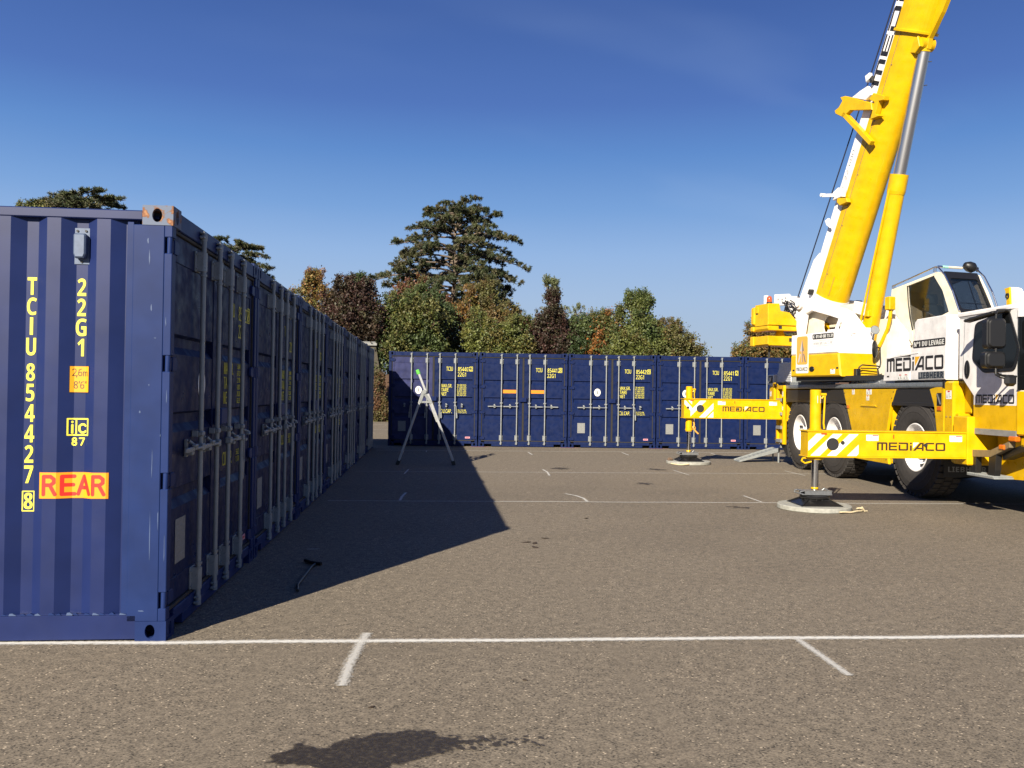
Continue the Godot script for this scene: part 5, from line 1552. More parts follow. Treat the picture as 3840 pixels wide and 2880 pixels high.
	# turret plates either side of the boom foot
	var plate := [Vector2(-3.3, 3.3), Vector2(-3.22, 3.56), Vector2(-3.05, 3.56), Vector2(-2.53, 3.455), Vector2(-1.72, 3.2), Vector2(-1.5, 3.09), Vector2(-1.15, 2.75), Vector2(-1.15, 1.9), Vector2(-1.75, 1.9), Vector2(-1.78, 2.80), Vector2(-1.84, 3.0), Vector2(-2.1, 3.08), Vector2(-2.75, 3.25), Vector2(-2.93, 3.2), Vector2(-3.02, 2.8), Vector2(-3.0, 1.9), Vector2(-3.25, 1.9), Vector2(-3.23, 2.8), Vector2(-3.3, 3.1)]
	mb = MB.new()
	for x in [-0.52, 0.44]:
		mb.prism(plate, -0.08, 0, at.call(x), 0.012)
	mb.tube(Vector3(-0.58, 3.42, -3.1), Vector3(0.5, 3.42, -3.1), 0.11, -1, 24)
	mb.tube(Vector3(-0.62, 3.42, -3.1), Vector3(0.56, 3.42, -3.1), 0.06, -1, 20)
	var tp := obj("turret_plates", mb, M["white"], c, U)
	mb = MB.new()
	var pr := oval_pair(-3.22, 2.5, -1.7, 3.3, Vector2(-2.25, 2.93), 0.34, 0.24)
	mb.plate_with_hole(pr[0], pr[1], -0.03, 0, at.call(-0.36))
	mb.prism([Vector2(-3.2, 1.9), Vector2(-1.2, 1.9), Vector2(-1.2, 2.5), Vector2(-3.2, 2.5)], -0.06, 0, at.call(-0.36))
	mb.span(Vector3(0.1, 1.9, -3.0), Vector3(0.38, 3.0, -1.3))
	obj("turret_web", mb, M["cream"], tp)
	mb = MB.new()
	for k in 3: mb.tube(Vector3(-0.56 + k * 0.03, 2.72 + 0.0, -1.95 + k * 0.12), Vector3(-0.5 + k * 0.03, 3.05, -1.85 + k * 0.1), 0.035, -1, 10)
	mb.tube(Vector3(-0.6, 2.75, -1.6), Vector3(-0.56, 3.03, -1.72), 0.03, -1, 10)
	obj("hydraulic_pipes", mb, M["white"], tp)
	# boom and lift cylinder bodies of the left half: cab pedestal and winch cover
	mb = MB.new()
	mb.prism([Vector2(-2.3, 1.9), Vector2(-0.5, 1.9), Vector2(-0.55, 2.35), Vector2(-1.1, 2.72), Vector2(-1.4, 3.02), Vector2(-1.75, 3.12), Vector2(-2.3, 3.0)], -0.75, -0.02, at.call(0.52), 0.02)
	mb.prism([Vector2(-3.6, 2.4), Vector2(-2.3, 2.4), Vector2(-2.3, 3.25), Vector2(-2.5, 3.4), Vector2(-3.6, 3.45)], -0.7, 0, at.call(0.55), 0.03)
	obj("cab_pedestal", mb, M["cream"], c, U)
	mb = MB.new()
	mb.span(Vector3(0.6, 3.4, -2.95), Vector3(0.75, 3.52, -2.8), 0.01)
	obj("pedestal_lamp", mb, M["plastic"], c, U)
	# rear head with winch and beacon
	mb = MB.new()
	for x in [-0.53, 0.47]:
		mb.prism([Vector2(-4.05, 3.72), Vector2(-3.55, 3.68), Vector2(-3.46, 3.6), Vector2(-3.2, 3.56), Vector2(-3.2, 3.1), Vector2(-3.42, 3.25), Vector2(-3.55, 3.44), Vector2(-4.05, 3.47)], -0.05, 0, at.call(x), 0.006)
	mb.span(Vector3(-0.5, 3.5, -4.06), Vector3(0.5, 3.7, -4.0))
	mb.span(Vector3(-0.62, 3.42, -4.32), Vector3(-0.54, 3.72, -4.25), 0.008)
	var rh := obj("winch_frame", mb, M["white"], c, U)
	mb = MB.new()
	for q in [[-3.9, 3.6], [-3.75, 3.58], [-3.62, 3.6], [-3.5, 3.5]]: mb.tube(Vector3(-0.535, q[1], q[0]), Vector3(-0.527, q[1], q[0]), 0.02, -1, 10)
	obj("frame_holes", mb, M["mid_grey"], rh)
	mb = MB.new()
	mb.tube(Vector3(-0.4, 3.32, -3.62), Vector3(0.4, 3.32, -3.62), 0.17, -1, 24)
	for x in [-0.42, 0.4]: mb.tube(Vector3(x, 3.32, -3.62), Vector3(x + 0.03, 3.32, -3.62), 0.23, -1, 28)
	obj("winch_drum", mb, M["mid_grey"], c, U)
	var rng := RandomNumberGenerator.new(); rng.seed = 3
	mb = MB.new()
	for i in 7:
		var path := []
		var p0 := Vector3(-0.6 + rng.randf() * 0.1, 3.5 + rng.randf() * 0.05, -3.72 + i * 0.06)
		for k in 6: path.append(p0 + Vector3(rng.randf_range(-0.03, 0.03), -k * 0.055 + rng.randf_range(-0.02, 0.02), sin(k * 0.9 + i) * 0.09 + k * 0.035))
		mb.sweep(path, 0.011, 6)
	obj("hydraulic_hoses", mb, M["plastic"], c, U)
	mb = MB.new()
	mb.lathe([Vector2(0, 0), Vector2(0.062, 0), Vector2(0.062, 0.05), Vector2(0.058, 0.055)], Vector3(-0.62, 3.5, -4.1), Vector3.UP, 20)
	var bc := obj("beacon_base", mb, M["chassis"], c, U)
	mb = MB.new()
	mb.lathe([Vector2(0.056, 0.05), Vector2(0.058, 0.13), Vector2(0.045, 0.17), Vector2(0.02, 0.185), Vector2(0, 0.187)], Vector3(-0.62, 3.5, -4.1), Vector3.UP, 20, true)
	obj("beacon_dome", mb, M["lamp_red"], bc)
	# counterweight slabs
	mb = MB.new()
	mb.prism([Vector2(-1.2, 2.975), Vector2(-1.2, 3.42), Vector2(-0.93, 3.43), Vector2(-0.9, 3.28), Vector2(-0.68, 3.25), Vector2(-0.5, 3.07), Vector2(0.5, 3.07), Vector2(0.68, 3.25), Vector2(0.9, 3.28), Vector2(0.93, 3.43), Vector2(1.2, 3.42), Vector2(1.2, 2.975)], -3.74, -3.245, Transform3D.IDENTITY, 0.012)
	mb.prism([Vector2(-1.17, 2.865), Vector2(-1.2, 2.905), Vector2(-1.2, 2.962), Vector2(1.2, 2.962), Vector2(1.2, 2.905), Vector2(1.17, 2.865)], -3.76, -3.247, Transform3D.IDENTITY, 0.01)
	mb.span(Vector3(-1.23, 3.0, -3.86), Vector3(-0.9, 3.38, -3.72), 0.03)
	mb.span(Vector3(-1.23, 2.86, -3.87), Vector3(-1.0, 2.97, -3.74), 0.02)
	mb.span(Vector3(-1.215, 3.24, -3.72), Vector3(-1.19, 3.38, -3.6), 0.02)
	var cw := obj("counterweight", mb, M["yellow"], c, U)
	mb = MB.new()
	mb.prism([Vector2(-1.16, 2.55), Vector2(-1.2, 2.58), Vector2(-1.2, 2.752), Vector2(1.2, 2.752), Vector2(1.2, 2.58), Vector2(1.16, 2.55)], -3.78, -3.24, Transform3D.IDENTITY, 0.012)
	mb.span(Vector3(-1.23, 2.55, -3.88), Vector3(-1.02, 2.76, -3.74), 0.02)
	mb.tube(Vector3(-0.75, 2.75, -3.5), Vector3(-0.75, 2.87, -3.5), 0.12, 0.07, 16)
	mb.tube(Vector3(0.75, 2.75, -3.5), Vector3(0.75, 2.87, -3.5), 0.12, 0.07, 16)
	mb.span(Vector3(-0.4, 2.6, -3.4), Vector3(0.4, 3.0, -3.1))
	obj("counterweight_lower", mb, M["yellow"], cw)
	mb = MB.new()
	mb.span(Vector3(-0.95, 2.9, -3.25), Vector3(-0.87, 2.966, -3.2445)); mb.span(Vector3(-0.7, 2.64, -3.25), Vector3(-0.62, 2.72, -3.2375))
	mb.span(Vector3(-1.202, 3.22, -3.71), Vector3(-1.19, 3.24, -3.61))
	mb.tube(Vector3(-1.0, 2.3, -3.5), Vector3(-1.0, 2.56, -3.5), 0.02, -1, 8)
	obj("lifting_pocket", mb, M["chassis"], cw)
	operator_cab(c, U)
	boom(c, U)

func operator_cab(c: Node3D, U: Transform3D):
	var mb := MB.new()
	var x0 := 0.45; var x1 := 1.28
	for x in [x0 + 0.05, x1]:
		var T := side_T(x - 0.05)
		mb.prism([Vector2(-1.60, 3.60), Vector2(-1.18, 3.668), Vector2(-1.18, 3.617), Vector2(-1.15, 3.3), Vector2(-1.105, 3.03), Vector2(-1.03, 2.78), Vector2(-1.05, 2.52), Vector2(-1.3, 2.80), Vector2(-1.62, 3.4)], -0.05, 0, T, 0.006)
		mb.prism([Vector2(-1.18, 3.668), Vector2(-0.45, 3.79), Vector2(-0.53, 3.728), Vector2(-1.18, 3.617)], -0.05, 0, T, 0.004)
		mb.prism(rounded([Vector2(-0.53, 3.728), Vector2(-0.45, 3.79), Vector2(-0.31, 3.75), Vector2(-0.12, 3.42), Vector2(0.05, 3.03), Vector2(0.10, 2.5), Vector2(-0.12, 2.5), Vector2(-0.17, 3.05), Vector2(-0.32, 3.44)], 0.03, 2), -0.05, 0, T, 0.004)
		mb.prism([Vector2(-1.03, 2.775), Vector2(-0.168, 3.045), Vector2(-0.12, 2.5), Vector2(-1.05, 2.5)], -0.05, 0, T, 0.004)
	mb.prism([Vector2(-1.6, 3.6), Vector2(-0.45, 3.79), Vector2(-0.38, 3.755), Vector2(-0.45, 3.74), Vector2(-1.58, 3.55)], -(x1 - x0) + 0.03, -0.03, side_T(x0), 0.004)
	mb.prism([Vector2(-1.6, 3.59), Vector2(-1.56, 3.58), Vector2(-1.58, 3.4), Vector2(-1.27, 2.8), Vector2(-1.3, 2.80), Vector2(-1.62, 3.4)], -(x1 - x0) + 0.03, -0.03, side_T(x0))
	mb.span(Vector3(x0 + 0.04, 2.5, -1.2), Vector3(x1 - 0.04, 2.56, 0.09))
	mb.span(Vector3(x0 + 0.04, 2.5, 0.03), Vector3(x1 - 0.04, 3.0, 0.08), 0.01)
	var cab := obj("operator_cab", mb, M["cream"], c, U)
	# glass
	mb = MB.new()
	mb.prism([Vector2(-1.185, 3.62), Vector2(-0.525, 3.735), Vector2(-0.31, 3.44), Vector2(-0.16, 3.04), Vector2(-1.04, 2.77), Vector2(-1.11, 3.03), Vector2(-1.155, 3.3)], -0.03, -0.024, side_T(x0))
	obj("side_window", mb, M["cab_glass"], cab)
	mb = MB.new()
	mb.prism([Vector2(-1.185, 3.62), Vector2(-0.525, 3.735), Vector2(-0.31, 3.44), Vector2(-0.16, 3.04), Vector2(-1.04, 2.77), Vector2(-1.11, 3.03), Vector2(-1.155, 3.3)], 0.02, 0.026, side_T(x1))
	obj("side_window", mb, M["cab_glass"], cab)
	var T := Transform3D(Basis(Vector3.RIGHT, Vector3(0, 0.896, -0.444).normalized(), Vector3(0, 0.444, 0.896).normalized()), Vector3(0, 3.03, 0.035))
	mb = MB.new()
	mb.prism(rect(x0 + 0.05, 0.0, x1 - 0.05, 0.77), -0.004, 0.0, T)
	obj("front_window", mb, M["cab_glass"], cab)
	mb = MB.new()
	mb.plate_with_hole(round_rect(x0 + 0.045, -0.01, x1 - 0.045, 0.8, 0.03), round_rect(x0 + 0.1, 0.05, x1 - 0.1, 0.70, 0.06), 0.001, 0.014, T)
	mb.prism(rect(x0 + 0.05, 0.70, x1 - 0.05, 0.84), -0.06, 0.012, T)
	obj("window_seal", mb, M["plastic"], cab)
	mb = MB.new()
	mb.prism([Vector2(-1.195, 3.625), Vector2(-1.17, 3.625), Vector2(-1.145, 3.3), Vector2(-1.09, 3.04), Vector2(-1.02, 2.78), Vector2(-1.05, 2.77), Vector2(-1.12, 3.03), Vector2(-1.165, 3.3)], -0.01, 0.003, side_T(x0), 0.002)
	obj("window_seal", mb, M["plastic"], cab)
	# inside
	mb = MB.new()
	mb.box(Vector3(0.86, 2.95, -0.95), Vector3(0.46, 0.62, 0.14), 0.05, Basis(Vector3.RIGHT, -0.15))
	mb.box(Vector3(0.86, 3.36, -1.02), Vector3(0.28, 0.2, 0.1), 0.04)
	mb.box(Vector3(0.86, 2.72, -0.68), Vector3(0.48, 0.14, 0.48), 0.05)
	mb.box(Vector3(0.62, 2.85, -0.62), Vector3(0.09, 0.12, 0.4), 0.03)
	obj("seat", mb, M["seat_cloth"], cab)
	mb = MB.new()
	mb.box(Vector3(0.6, 2.98, -0.3), Vector3(0.2, 0.18, 0.1), 0.03, Basis(Vector3.RIGHT, 0.4))
	mb.tube(Vector3(0.62, 2.9, -0.55), Vector3(0.62, 3.05, -0.52), 0.014, -1, 8)
	mb.tube(Vector3(0.56, 2.88, -0.5), Vector3(0.55, 3.02, -0.5), 0.014, -1, 8)
	mb.tube(Vector3(1.0, 2.55, -0.05), Vector3(0.98, 3.05, -0.12), 0.03, -1, 8)
	mb.span(Vector3(0.5, 2.56, -1.25), Vector3(1.23, 2.62, 0.02))
	mb.bar(Vector3(0.98, 2.98, -0.02), Vector3(0.98, 3.62, -0.28), 0.014, 0.014)
	mb.bar(Vector3(1.16, 3.2, -0.1), Vector3(0.62, 3.2, -0.08), 0.014, 0.014)
	obj("controls", mb, M["interior"], cab)
	# chrome rails, light bar and mirror on top
	mb = MB.new()
	mb.sweep([Vector3(x0 + 0.01, 3.62, -1.58), Vector3(x0 + 0.01, 3.66, -1.585), Vector3(x0 + 0.01, 3.885, -0.5), Vector3(x0 + 0.01, 3.87, -0.43), Vector3(x0 + 0.0, 3.72, -0.27), Vector3(x0, 3.42, -0.09), Vector3(x0, 3.04, 0.07)], 0.0145, 8)
	mb.sweep([Vector3(x1, 3.9, -0.42), Vector3(x1 + 0.02, 3.72, -0.24), Vector3(x1 + 0.02, 3.42, -0.06), Vector3(x1 + 0.02, 3.04, 0.09)], 0.0145, 8)
	mb.tube(Vector3(x0, 3.885, -0.44), Vector3(0.56, 3.885, -0.44), 0.02, -1, 10)
	for z in [-1.56, -0.52]: mb.span(Vector3(x0, 3.6 + (z + 1.56) * 0.19, z - 0.03), Vector3(x0 + 0.04, 3.68 + (z + 1.56) * 0.2, z + 0.03), 0.005)
	obj("roof_rail", mb, M["chrome"], cab)
	mb = MB.new(); mb.tube(Vector3(0.56, 3.885, -0.44), Vector3(0.68, 3.885, -0.44), 0.024, -1, 12)
	obj("lamp_tube_end", mb, M["mint"], cab)
	mb = MB.new(); mb.tube(Vector3(0.68, 3.885, -0.44), Vector3(1.0, 3.885, -0.44), 0.023, -1, 12)
	obj("lamp_tube", mb, M["cream"], cab)
	mb = MB.new()
	mb.lathe([Vector2(0, -0.13), Vector2(0.06, -0.11), Vector2(0.095, -0.03), Vector2(0.095, 0.05), Vector2(0.06, 0.1), Vector2(0, 0.12)], Vector3(1.1, 3.9, -0.36), Vector3(1, -0.25, 0.1), 20, true)
	mb.sweep([Vector3(1.15, 3.86, -0.4), Vector3(1.3, 3.88, -0.42), Vector3(1.33, 3.84, -0.42)], 0.02, 8)
	mb.box(Vector3(1.3, 3.885, -0.42), Vector3(0.08, 0.06, 0.06), 0.015)
	obj("roof_mirror", mb, M["plastic"], cab)

func boom(c: Node3D, U: Transform3D):
	var a := Vector3(0, 0.8957, 0.4446); var n := Vector3(0, -0.4446, 0.8957)
	var base := Vector3(0, 3.2, -2.987)
	var B := U * Transform3D(Basis(Vector3.RIGHT, a, n), base)       # in here: x across, y along the boom, z towards its underside
	var AL := Transform3D(Basis(Vector3.RIGHT, Vector3(0, 0, 1), Vector3(0, -1, 0)), Vector3.ZERO)      # outlines given as (across, towards underside)
	var prism_at := func(mb: MB, poly: Array, t0: float, t1: float, bev := 0.0): mb.prism(poly, -t1, -t0, AL, bev)
	var hw := 0.30
	var shell := func(grow: float, top: float):
		var o := [Vector2(-hw - grow, top), Vector2(-hw - grow, 0.02)]
		for i in range(1, 18):
			var t := PI - PI * i / 18.0
			o.append(Vector2(cos(t) * (hw + grow), 0.02 + sin(t) * (0.385 + grow)))
		o.append_array([Vector2(hw + grow, 0.02), Vector2(hw + grow, top)])
		return o
	# base section: rounded yellow underside
	var mb := MB.new()
	var sh: Array = shell.call(0.0, -0.13)
	for i in sh.size():
		var p: Vector2 = sh[i]; var q: Vector2 = sh[(i + 1) % sh.size()]
		var flat: bool = i == sh.size() - 1
		mb.quad(Vector3(q.x, 0.35, q.y), Vector3(p.x, 0.35, p.y), Vector3(p.x, 9.2, p.y), Vector3(q.x, 9.2, q.y), -1 if flat else 3)
	prism_at.call(mb, sh, 9.17, 9.2)
	# wrap plate that carries the lift cylinder bracket
	var sw: Array = shell.call(0.028, -0.12)
	prism_at.call(mb, sw, 5.5, 8.2, 0.0)
	prism_at.call(mb, shell.call(0.06, -0.12), 5.46, 5.51, 0.006)
	var bm := obj("boom", mb, M["yellow"], c, B)
	mb = MB.new()
	prism_at.call(mb, [Vector2(-hw - 0.002, -0.131), Vector2(-hw - 0.002, -0.36), Vector2(-hw + 0.05, -0.40), Vector2(hw - 0.05, -0.40), Vector2(hw + 0.002, -0.36), Vector2(hw + 0.002, -0.131)], 0.05, 9.2)
	for x in [-hw - 0.012, hw - 0.03]:
		mb.prism([Vector2(-0.25, 0.2), Vector2(-0.25, -0.62), Vector2(0.55, -0.55), Vector2(1.02, -0.50), Vector2(1.2, -0.39), Vector2(1.2, -0.15), Vector2(0.4, -0.12)].map(func(v): return Vector2(v.y, v.x)), -0.042, 0, Transform3D(Basis(Vector3(0, 0, 1), Vector3(0, 1, 0), Vector3(-1, 0, 0)), Vector3(x, 0, 0)), 0.006)
	obj("boom_top", mb, M["white"], bm)
	# open lower end
	mb = MB.new()
	var e0: Array = shell.call(0.012, -0.12); var e1: Array = shell.call(-0.035, -0.09)
	mb.plate_with_hole(e0, e1, -0.42, -0.30, AL)
	obj("boom_collar", mb, M["white"], bm)
	mb = MB.new(); prism_at.call(mb, shell.call(-0.03, -0.1), 0.36, 0.38)
	obj("boom_hollow", mb, M["chassis"], bm)
	# weld seam and rail along the right flank
	mb = MB.new()
	mb.tube(Vector3(-hw - 0.002, 0.6, 0.02), Vector3(-hw - 0.002, 5.46, 0.02), 0.005, -1, 6)
	mb.tube(Vector3(-hw * 0.86, 0.5, 0.23), Vector3(-hw * 0.86, 0.9, 0.23), 0.004, -1, 6)
	for t in [0.9, 1.9, 2.9, 3.9, 4.9]: mb.tube(Vector3(-hw - 0.001, t, 0.05), Vector3(-hw - 0.008, t, 0.05), 0.012, -1, 8)
	obj("boom_seam", mb, M["bronze_grey"], bm)
	# inner sections and head, running on out of the picture
	mb = MB.new()
	prism_at.call(mb, shell.call(-0.04, -0.34), 9.2, 10.6); prism_at.call(mb, shell.call(-0.08, -0.3), 10.6, 11.4)
	mb.box(Vector3(0, 11.6, 0.0), Vector3(0.5, 0.5, 0.9), 0.05)
	obj("boom_inner_section", mb, M["yellow"], bm)
	var LT := Transform3D(Basis(Vector3(0, 1, 0), Vector3(0, 0, -1), Vector3(-1, 0, 0)), Vector3(-hw - 0.002, 0, 0))
	mark(bm, 3.0, 0.205, LT * Transform3D(Basis.IDENTITY, Vector3(4.5, 0.148, 0)), M["ink"], M["wedge_yellow"])
	words(bm, "0. 22 600", 0.8, 0.075, M["mid_grey"], LT * Transform3D(Basis.IDENTITY, Vector3(2.5, 0.25, 0)), false, false)
	# guide arm on the right flank
	var S := U * side_T(-0.38)
	mb = MB.new()
	mb.prism([Vector2(-1.12, 7.16), Vector2(-0.82, 7.0), Vector2(-0.84, 6.94), Vector2(-0.98, 6.96), Vector2(-1.06, 6.75), Vector2(-0.95, 6.68), Vector2(-1.2, 6.69), Vector2(-1.16, 6.78), Vector2(-1.09, 6.98), Vector2(-1.24, 7.08)], -0.08, 0.03, S, 0.006)
	mb.prism([Vector2(-1.15, 6.98), Vector2(-1.12, 6.84), Vector2(-1.75, 7.03), Vector2(-1.95, 6.96), Vector2(-2.02, 7.0), Vector2(-2.18, 7.1), Vector2(-2.21, 7.17), Vector2(-2.08, 7.2), Vector2(-1.98, 7.29), Vector2(-2.04, 7.38), Vector2(-1.9, 7.36), Vector2(-1.7, 7.26)], -0.05, 0.05, S, 0.008)
	mb.bar(S * Vector3(-1.97, 7.04, 0.0), S * Vector3(-1.17, 6.24, 0.0), 0.09, 0.1, U.basis * Vector3(1, 0, 0), 0.008)
	obj("guide_arm", mb, M["yellow"], bm, B.affine_inverse())
	mb = MB.new()
	mb.prism([Vector2(-1.75, 7.28), Vector2(-1.5, 7.33), Vector2(-1.3, 7.35), Vector2(-1.2, 7.15), Vector2(-1.35, 7.1)], -0.06, 0.02, S, 0.01)
	mb.prism([Vector2(-1.36, 7.56), Vector2(-1.24, 7.58), Vector2(-1.22, 7.46), Vector2(-1.33, 7.43)], -0.05, 0.03, S, 0.01)
	mb.bar(S * Vector3(-2.58, 5.58, 0.02), S * Vector3(-2.18, 5.5, 0.0), 0.03, 0.045, Vector3.UP, 0.006)
	mb.bar(S * Vector3(-2.52, 5.53, 0.08), S * Vector3(-2.18, 5.46, 0.06), 0.03, 0.02, Vector3.UP, 0.004)
	mb.tube(S * Vector3(-2.58, 5.58, -0.03), S * Vector3(-2.58, 5.58, 0.07), 0.035, -1, 12)
	mb.prism([Vector2(-2.25, 5.4), Vector2(-2.25, 5.56), Vector2(-2.1, 5.62), Vector2(-1.95, 5.58), Vector2(-1.98, 5.42)], -0.06, 0.04, S, 0.01)
	mb.prism([Vector2(-2.52, 5.05), Vector2(-2.42, 5.08), Vector2(-2.36, 4.88), Vector2(-2.46, 4.94)], -0.03, 0.02, S, 0.006)
	obj("boom_fittings", mb, M["white"], bm, B.affine_inverse())
	mb = MB.new()
	mb.prism([Vector2(-2.12, 5.42), Vector2(-1.85, 5.36), Vector2(-1.82, 5.28), Vector2(-2.05, 5.26), Vector2(-2.14, 5.34)], -0.06, 0.03, S, 0.006)
	obj("fitting_base", mb, M["yellow"], bm, B.affine_inverse())
	mb = MB.new()
	mb.prism([Vector2(-1.24, 7.46), Vector2(-1.17, 7.5), Vector2(-1.15, 7.4), Vector2(-1.22, 7.38)], -0.02, 0.03, S, 0.004)
	obj("boom_sensor", mb, M["chassis"], bm, B.affine_inverse())
	mb = MB.new()
	mb.span(Vector3(-0.42, 0.36, -0.24), Vector3(-0.31, 0.47, -0.18), 0.01)
	obj("boom_sensor", mb, M["chassis"], bm)
	# bracket plates for the lift cylinder
	mb = MB.new()
	mb.prism([Vector2(-0.734, 8.66), Vector2(-0.40, 8.12), Vector2(-0.343, 7.85), Vector2(-0.31, 7.72), Vector2(-0.19, 7.67), Vector2(-0.15, 7.84), Vector2(0.137, 8.18), Vector2(0.6, 8.9), Vector2(0.3, 9.5), Vector2(-0.6, 9.4)], -0.1, 0, U * side_T(-0.05), 0.008)
	mb.tube(U * Vector3(-0.075, 8.43, -0.12), U * Vector3(0.075, 8.43, -0.12), 0.14, -1, 28)
	mb.tube(U * Vector3(-0.12, 7.76, -0.26), U * Vector3(0.12, 7.76, -0.26), 0.06, -1, 20)
	obj("cylinder_bracket", mb, M["yellow"], bm, B.affine_inverse())
	# lift cylinder
	var d := Vector3(0, 2.22, 0.593).normalized()
	var foot := Vector3(0, 2.4, -1.755); var neck := Vector3(0, 5.62, -0.895); var eye := Vector3(0, 7.78, -0.29)
	mb = MB.new()
	mb.tube(foot, neck, 0.149, -1, 36)
	mb.tube(neck - d * 0.3, neck, 0.163, -1, 36)
	mb.tube(neck - d * 0.36, neck - d * 0.3, 0.155, 0.163, 36, false)
	mb.sweep([foot + Vector3(-0.17, 0.5, 0.03), neck - d * 0.35 + Vector3(-0.165, 0, 0.0), neck - d * 0.27 + Vector3(-0.165, 0, 0)], 0.022, 10)
	mb.box(foot + d * 0.72 + Vector3(-0.14, 0, 0.05), Vector3(0.1, 0.12, 0.1), 0.015)
	mb.span(Vector3(-0.22, 2.75, -1.9), Vector3(-0.08, 2.95, -1.6), 0.02)
	mb.span(Vector3(0.02, 3.15, -1.28), Vector3(0.16, 3.4, -1.14), 0.015)
	mb.sweep([Vector3(0.1, 3.2, -1.2), Vector3(0.1, 3.0, -1.22), Vector3(0.1, 2.8, -1.28), Vector3(0.08, 2.55, -1.42), Vector3(0.05, 2.42, -1.5)], 0.035, 10)
	var cyl := obj("lift_cylinder", mb, M["yellow"], c, U)
	mb = MB.new()
	mb.tube(neck - d * 0.1, eye - d * 0.1, 0.108, -1, 40)
	obj("cylinder_rod", mb, M["rod_chrome"], cyl)
	mb = MB.new()
	mb.tube(eye - d * 0.12, eye - d * 0.05, 0.118, -1, 28)
	mb.tube(eye + Vector3(-0.13, 0.0, 0.0), eye + Vector3(0.13, 0.0, 0.0), 0.12, -1, 24)
	mb.box(eye - d * 0.02, Vector3(0.22, 0.2, 0.16), 0.03)
	mb.prism([Vector2(-0.55, 7.72), Vector2(-0.36, 7.86), Vector2(-0.25, 7.9), Vector2(-0.2, 7.7), Vector2(-0.32, 7.62), Vector2(-0.42, 7.66), Vector2(-0.5, 7.6)], -0.1, 0.1, side_T(-0.1), 0.01)
	obj("cylinder_eye", mb, M["yellow"], cyl)
	mb = MB.new()
	for t in [1.55, 1.95]: mb.tube(neck + d * t + Vector3(0.1, 0, 0.06), neck + d * t + Vector3(0.15, 0, 0.1), 0.008, -1, 6)
	mb.tube(foot + Vector3(0.15, 0.6, 0.1), foot + Vector3(0.15, 0.9, 0.16), 0.02, -1, 8)
	obj("cylinder_bolts", mb, M["chassis"], cyl)
	# hoisting rope from the winch up along the back of the boom
	mb = MB.new()
	mb.tube(Vector3(0, 3.6, -4.0), Vector3(0, 7.696, -1.727), 0.0125, -1, 8)
	mb.tube(Vector3(0, 7.696, -1.727), Vector3(0, 13.3, 1.3), 0.0125, -1, 8)
	obj("hoist_rope", mb, M["cable"], c, U)

func crane():
	var c := thing("mobile_crane", "yellow and white three-axle mobile crane with its boom raised and outriggers extended", "crane", Vector3(7.45, 0, -15.0), -0.06)
	var bg := pbr("black_glass", lin(0.006, 0.007, 0.008), 0.06)
	bg.metallic_specular = 0.3
	pbr("rod_chrome", lin(0.5, 0.5, 0.52), 0.36, 1.0)
	crane_carrier(c)
	driver_cab(c)
	superstructure(c)

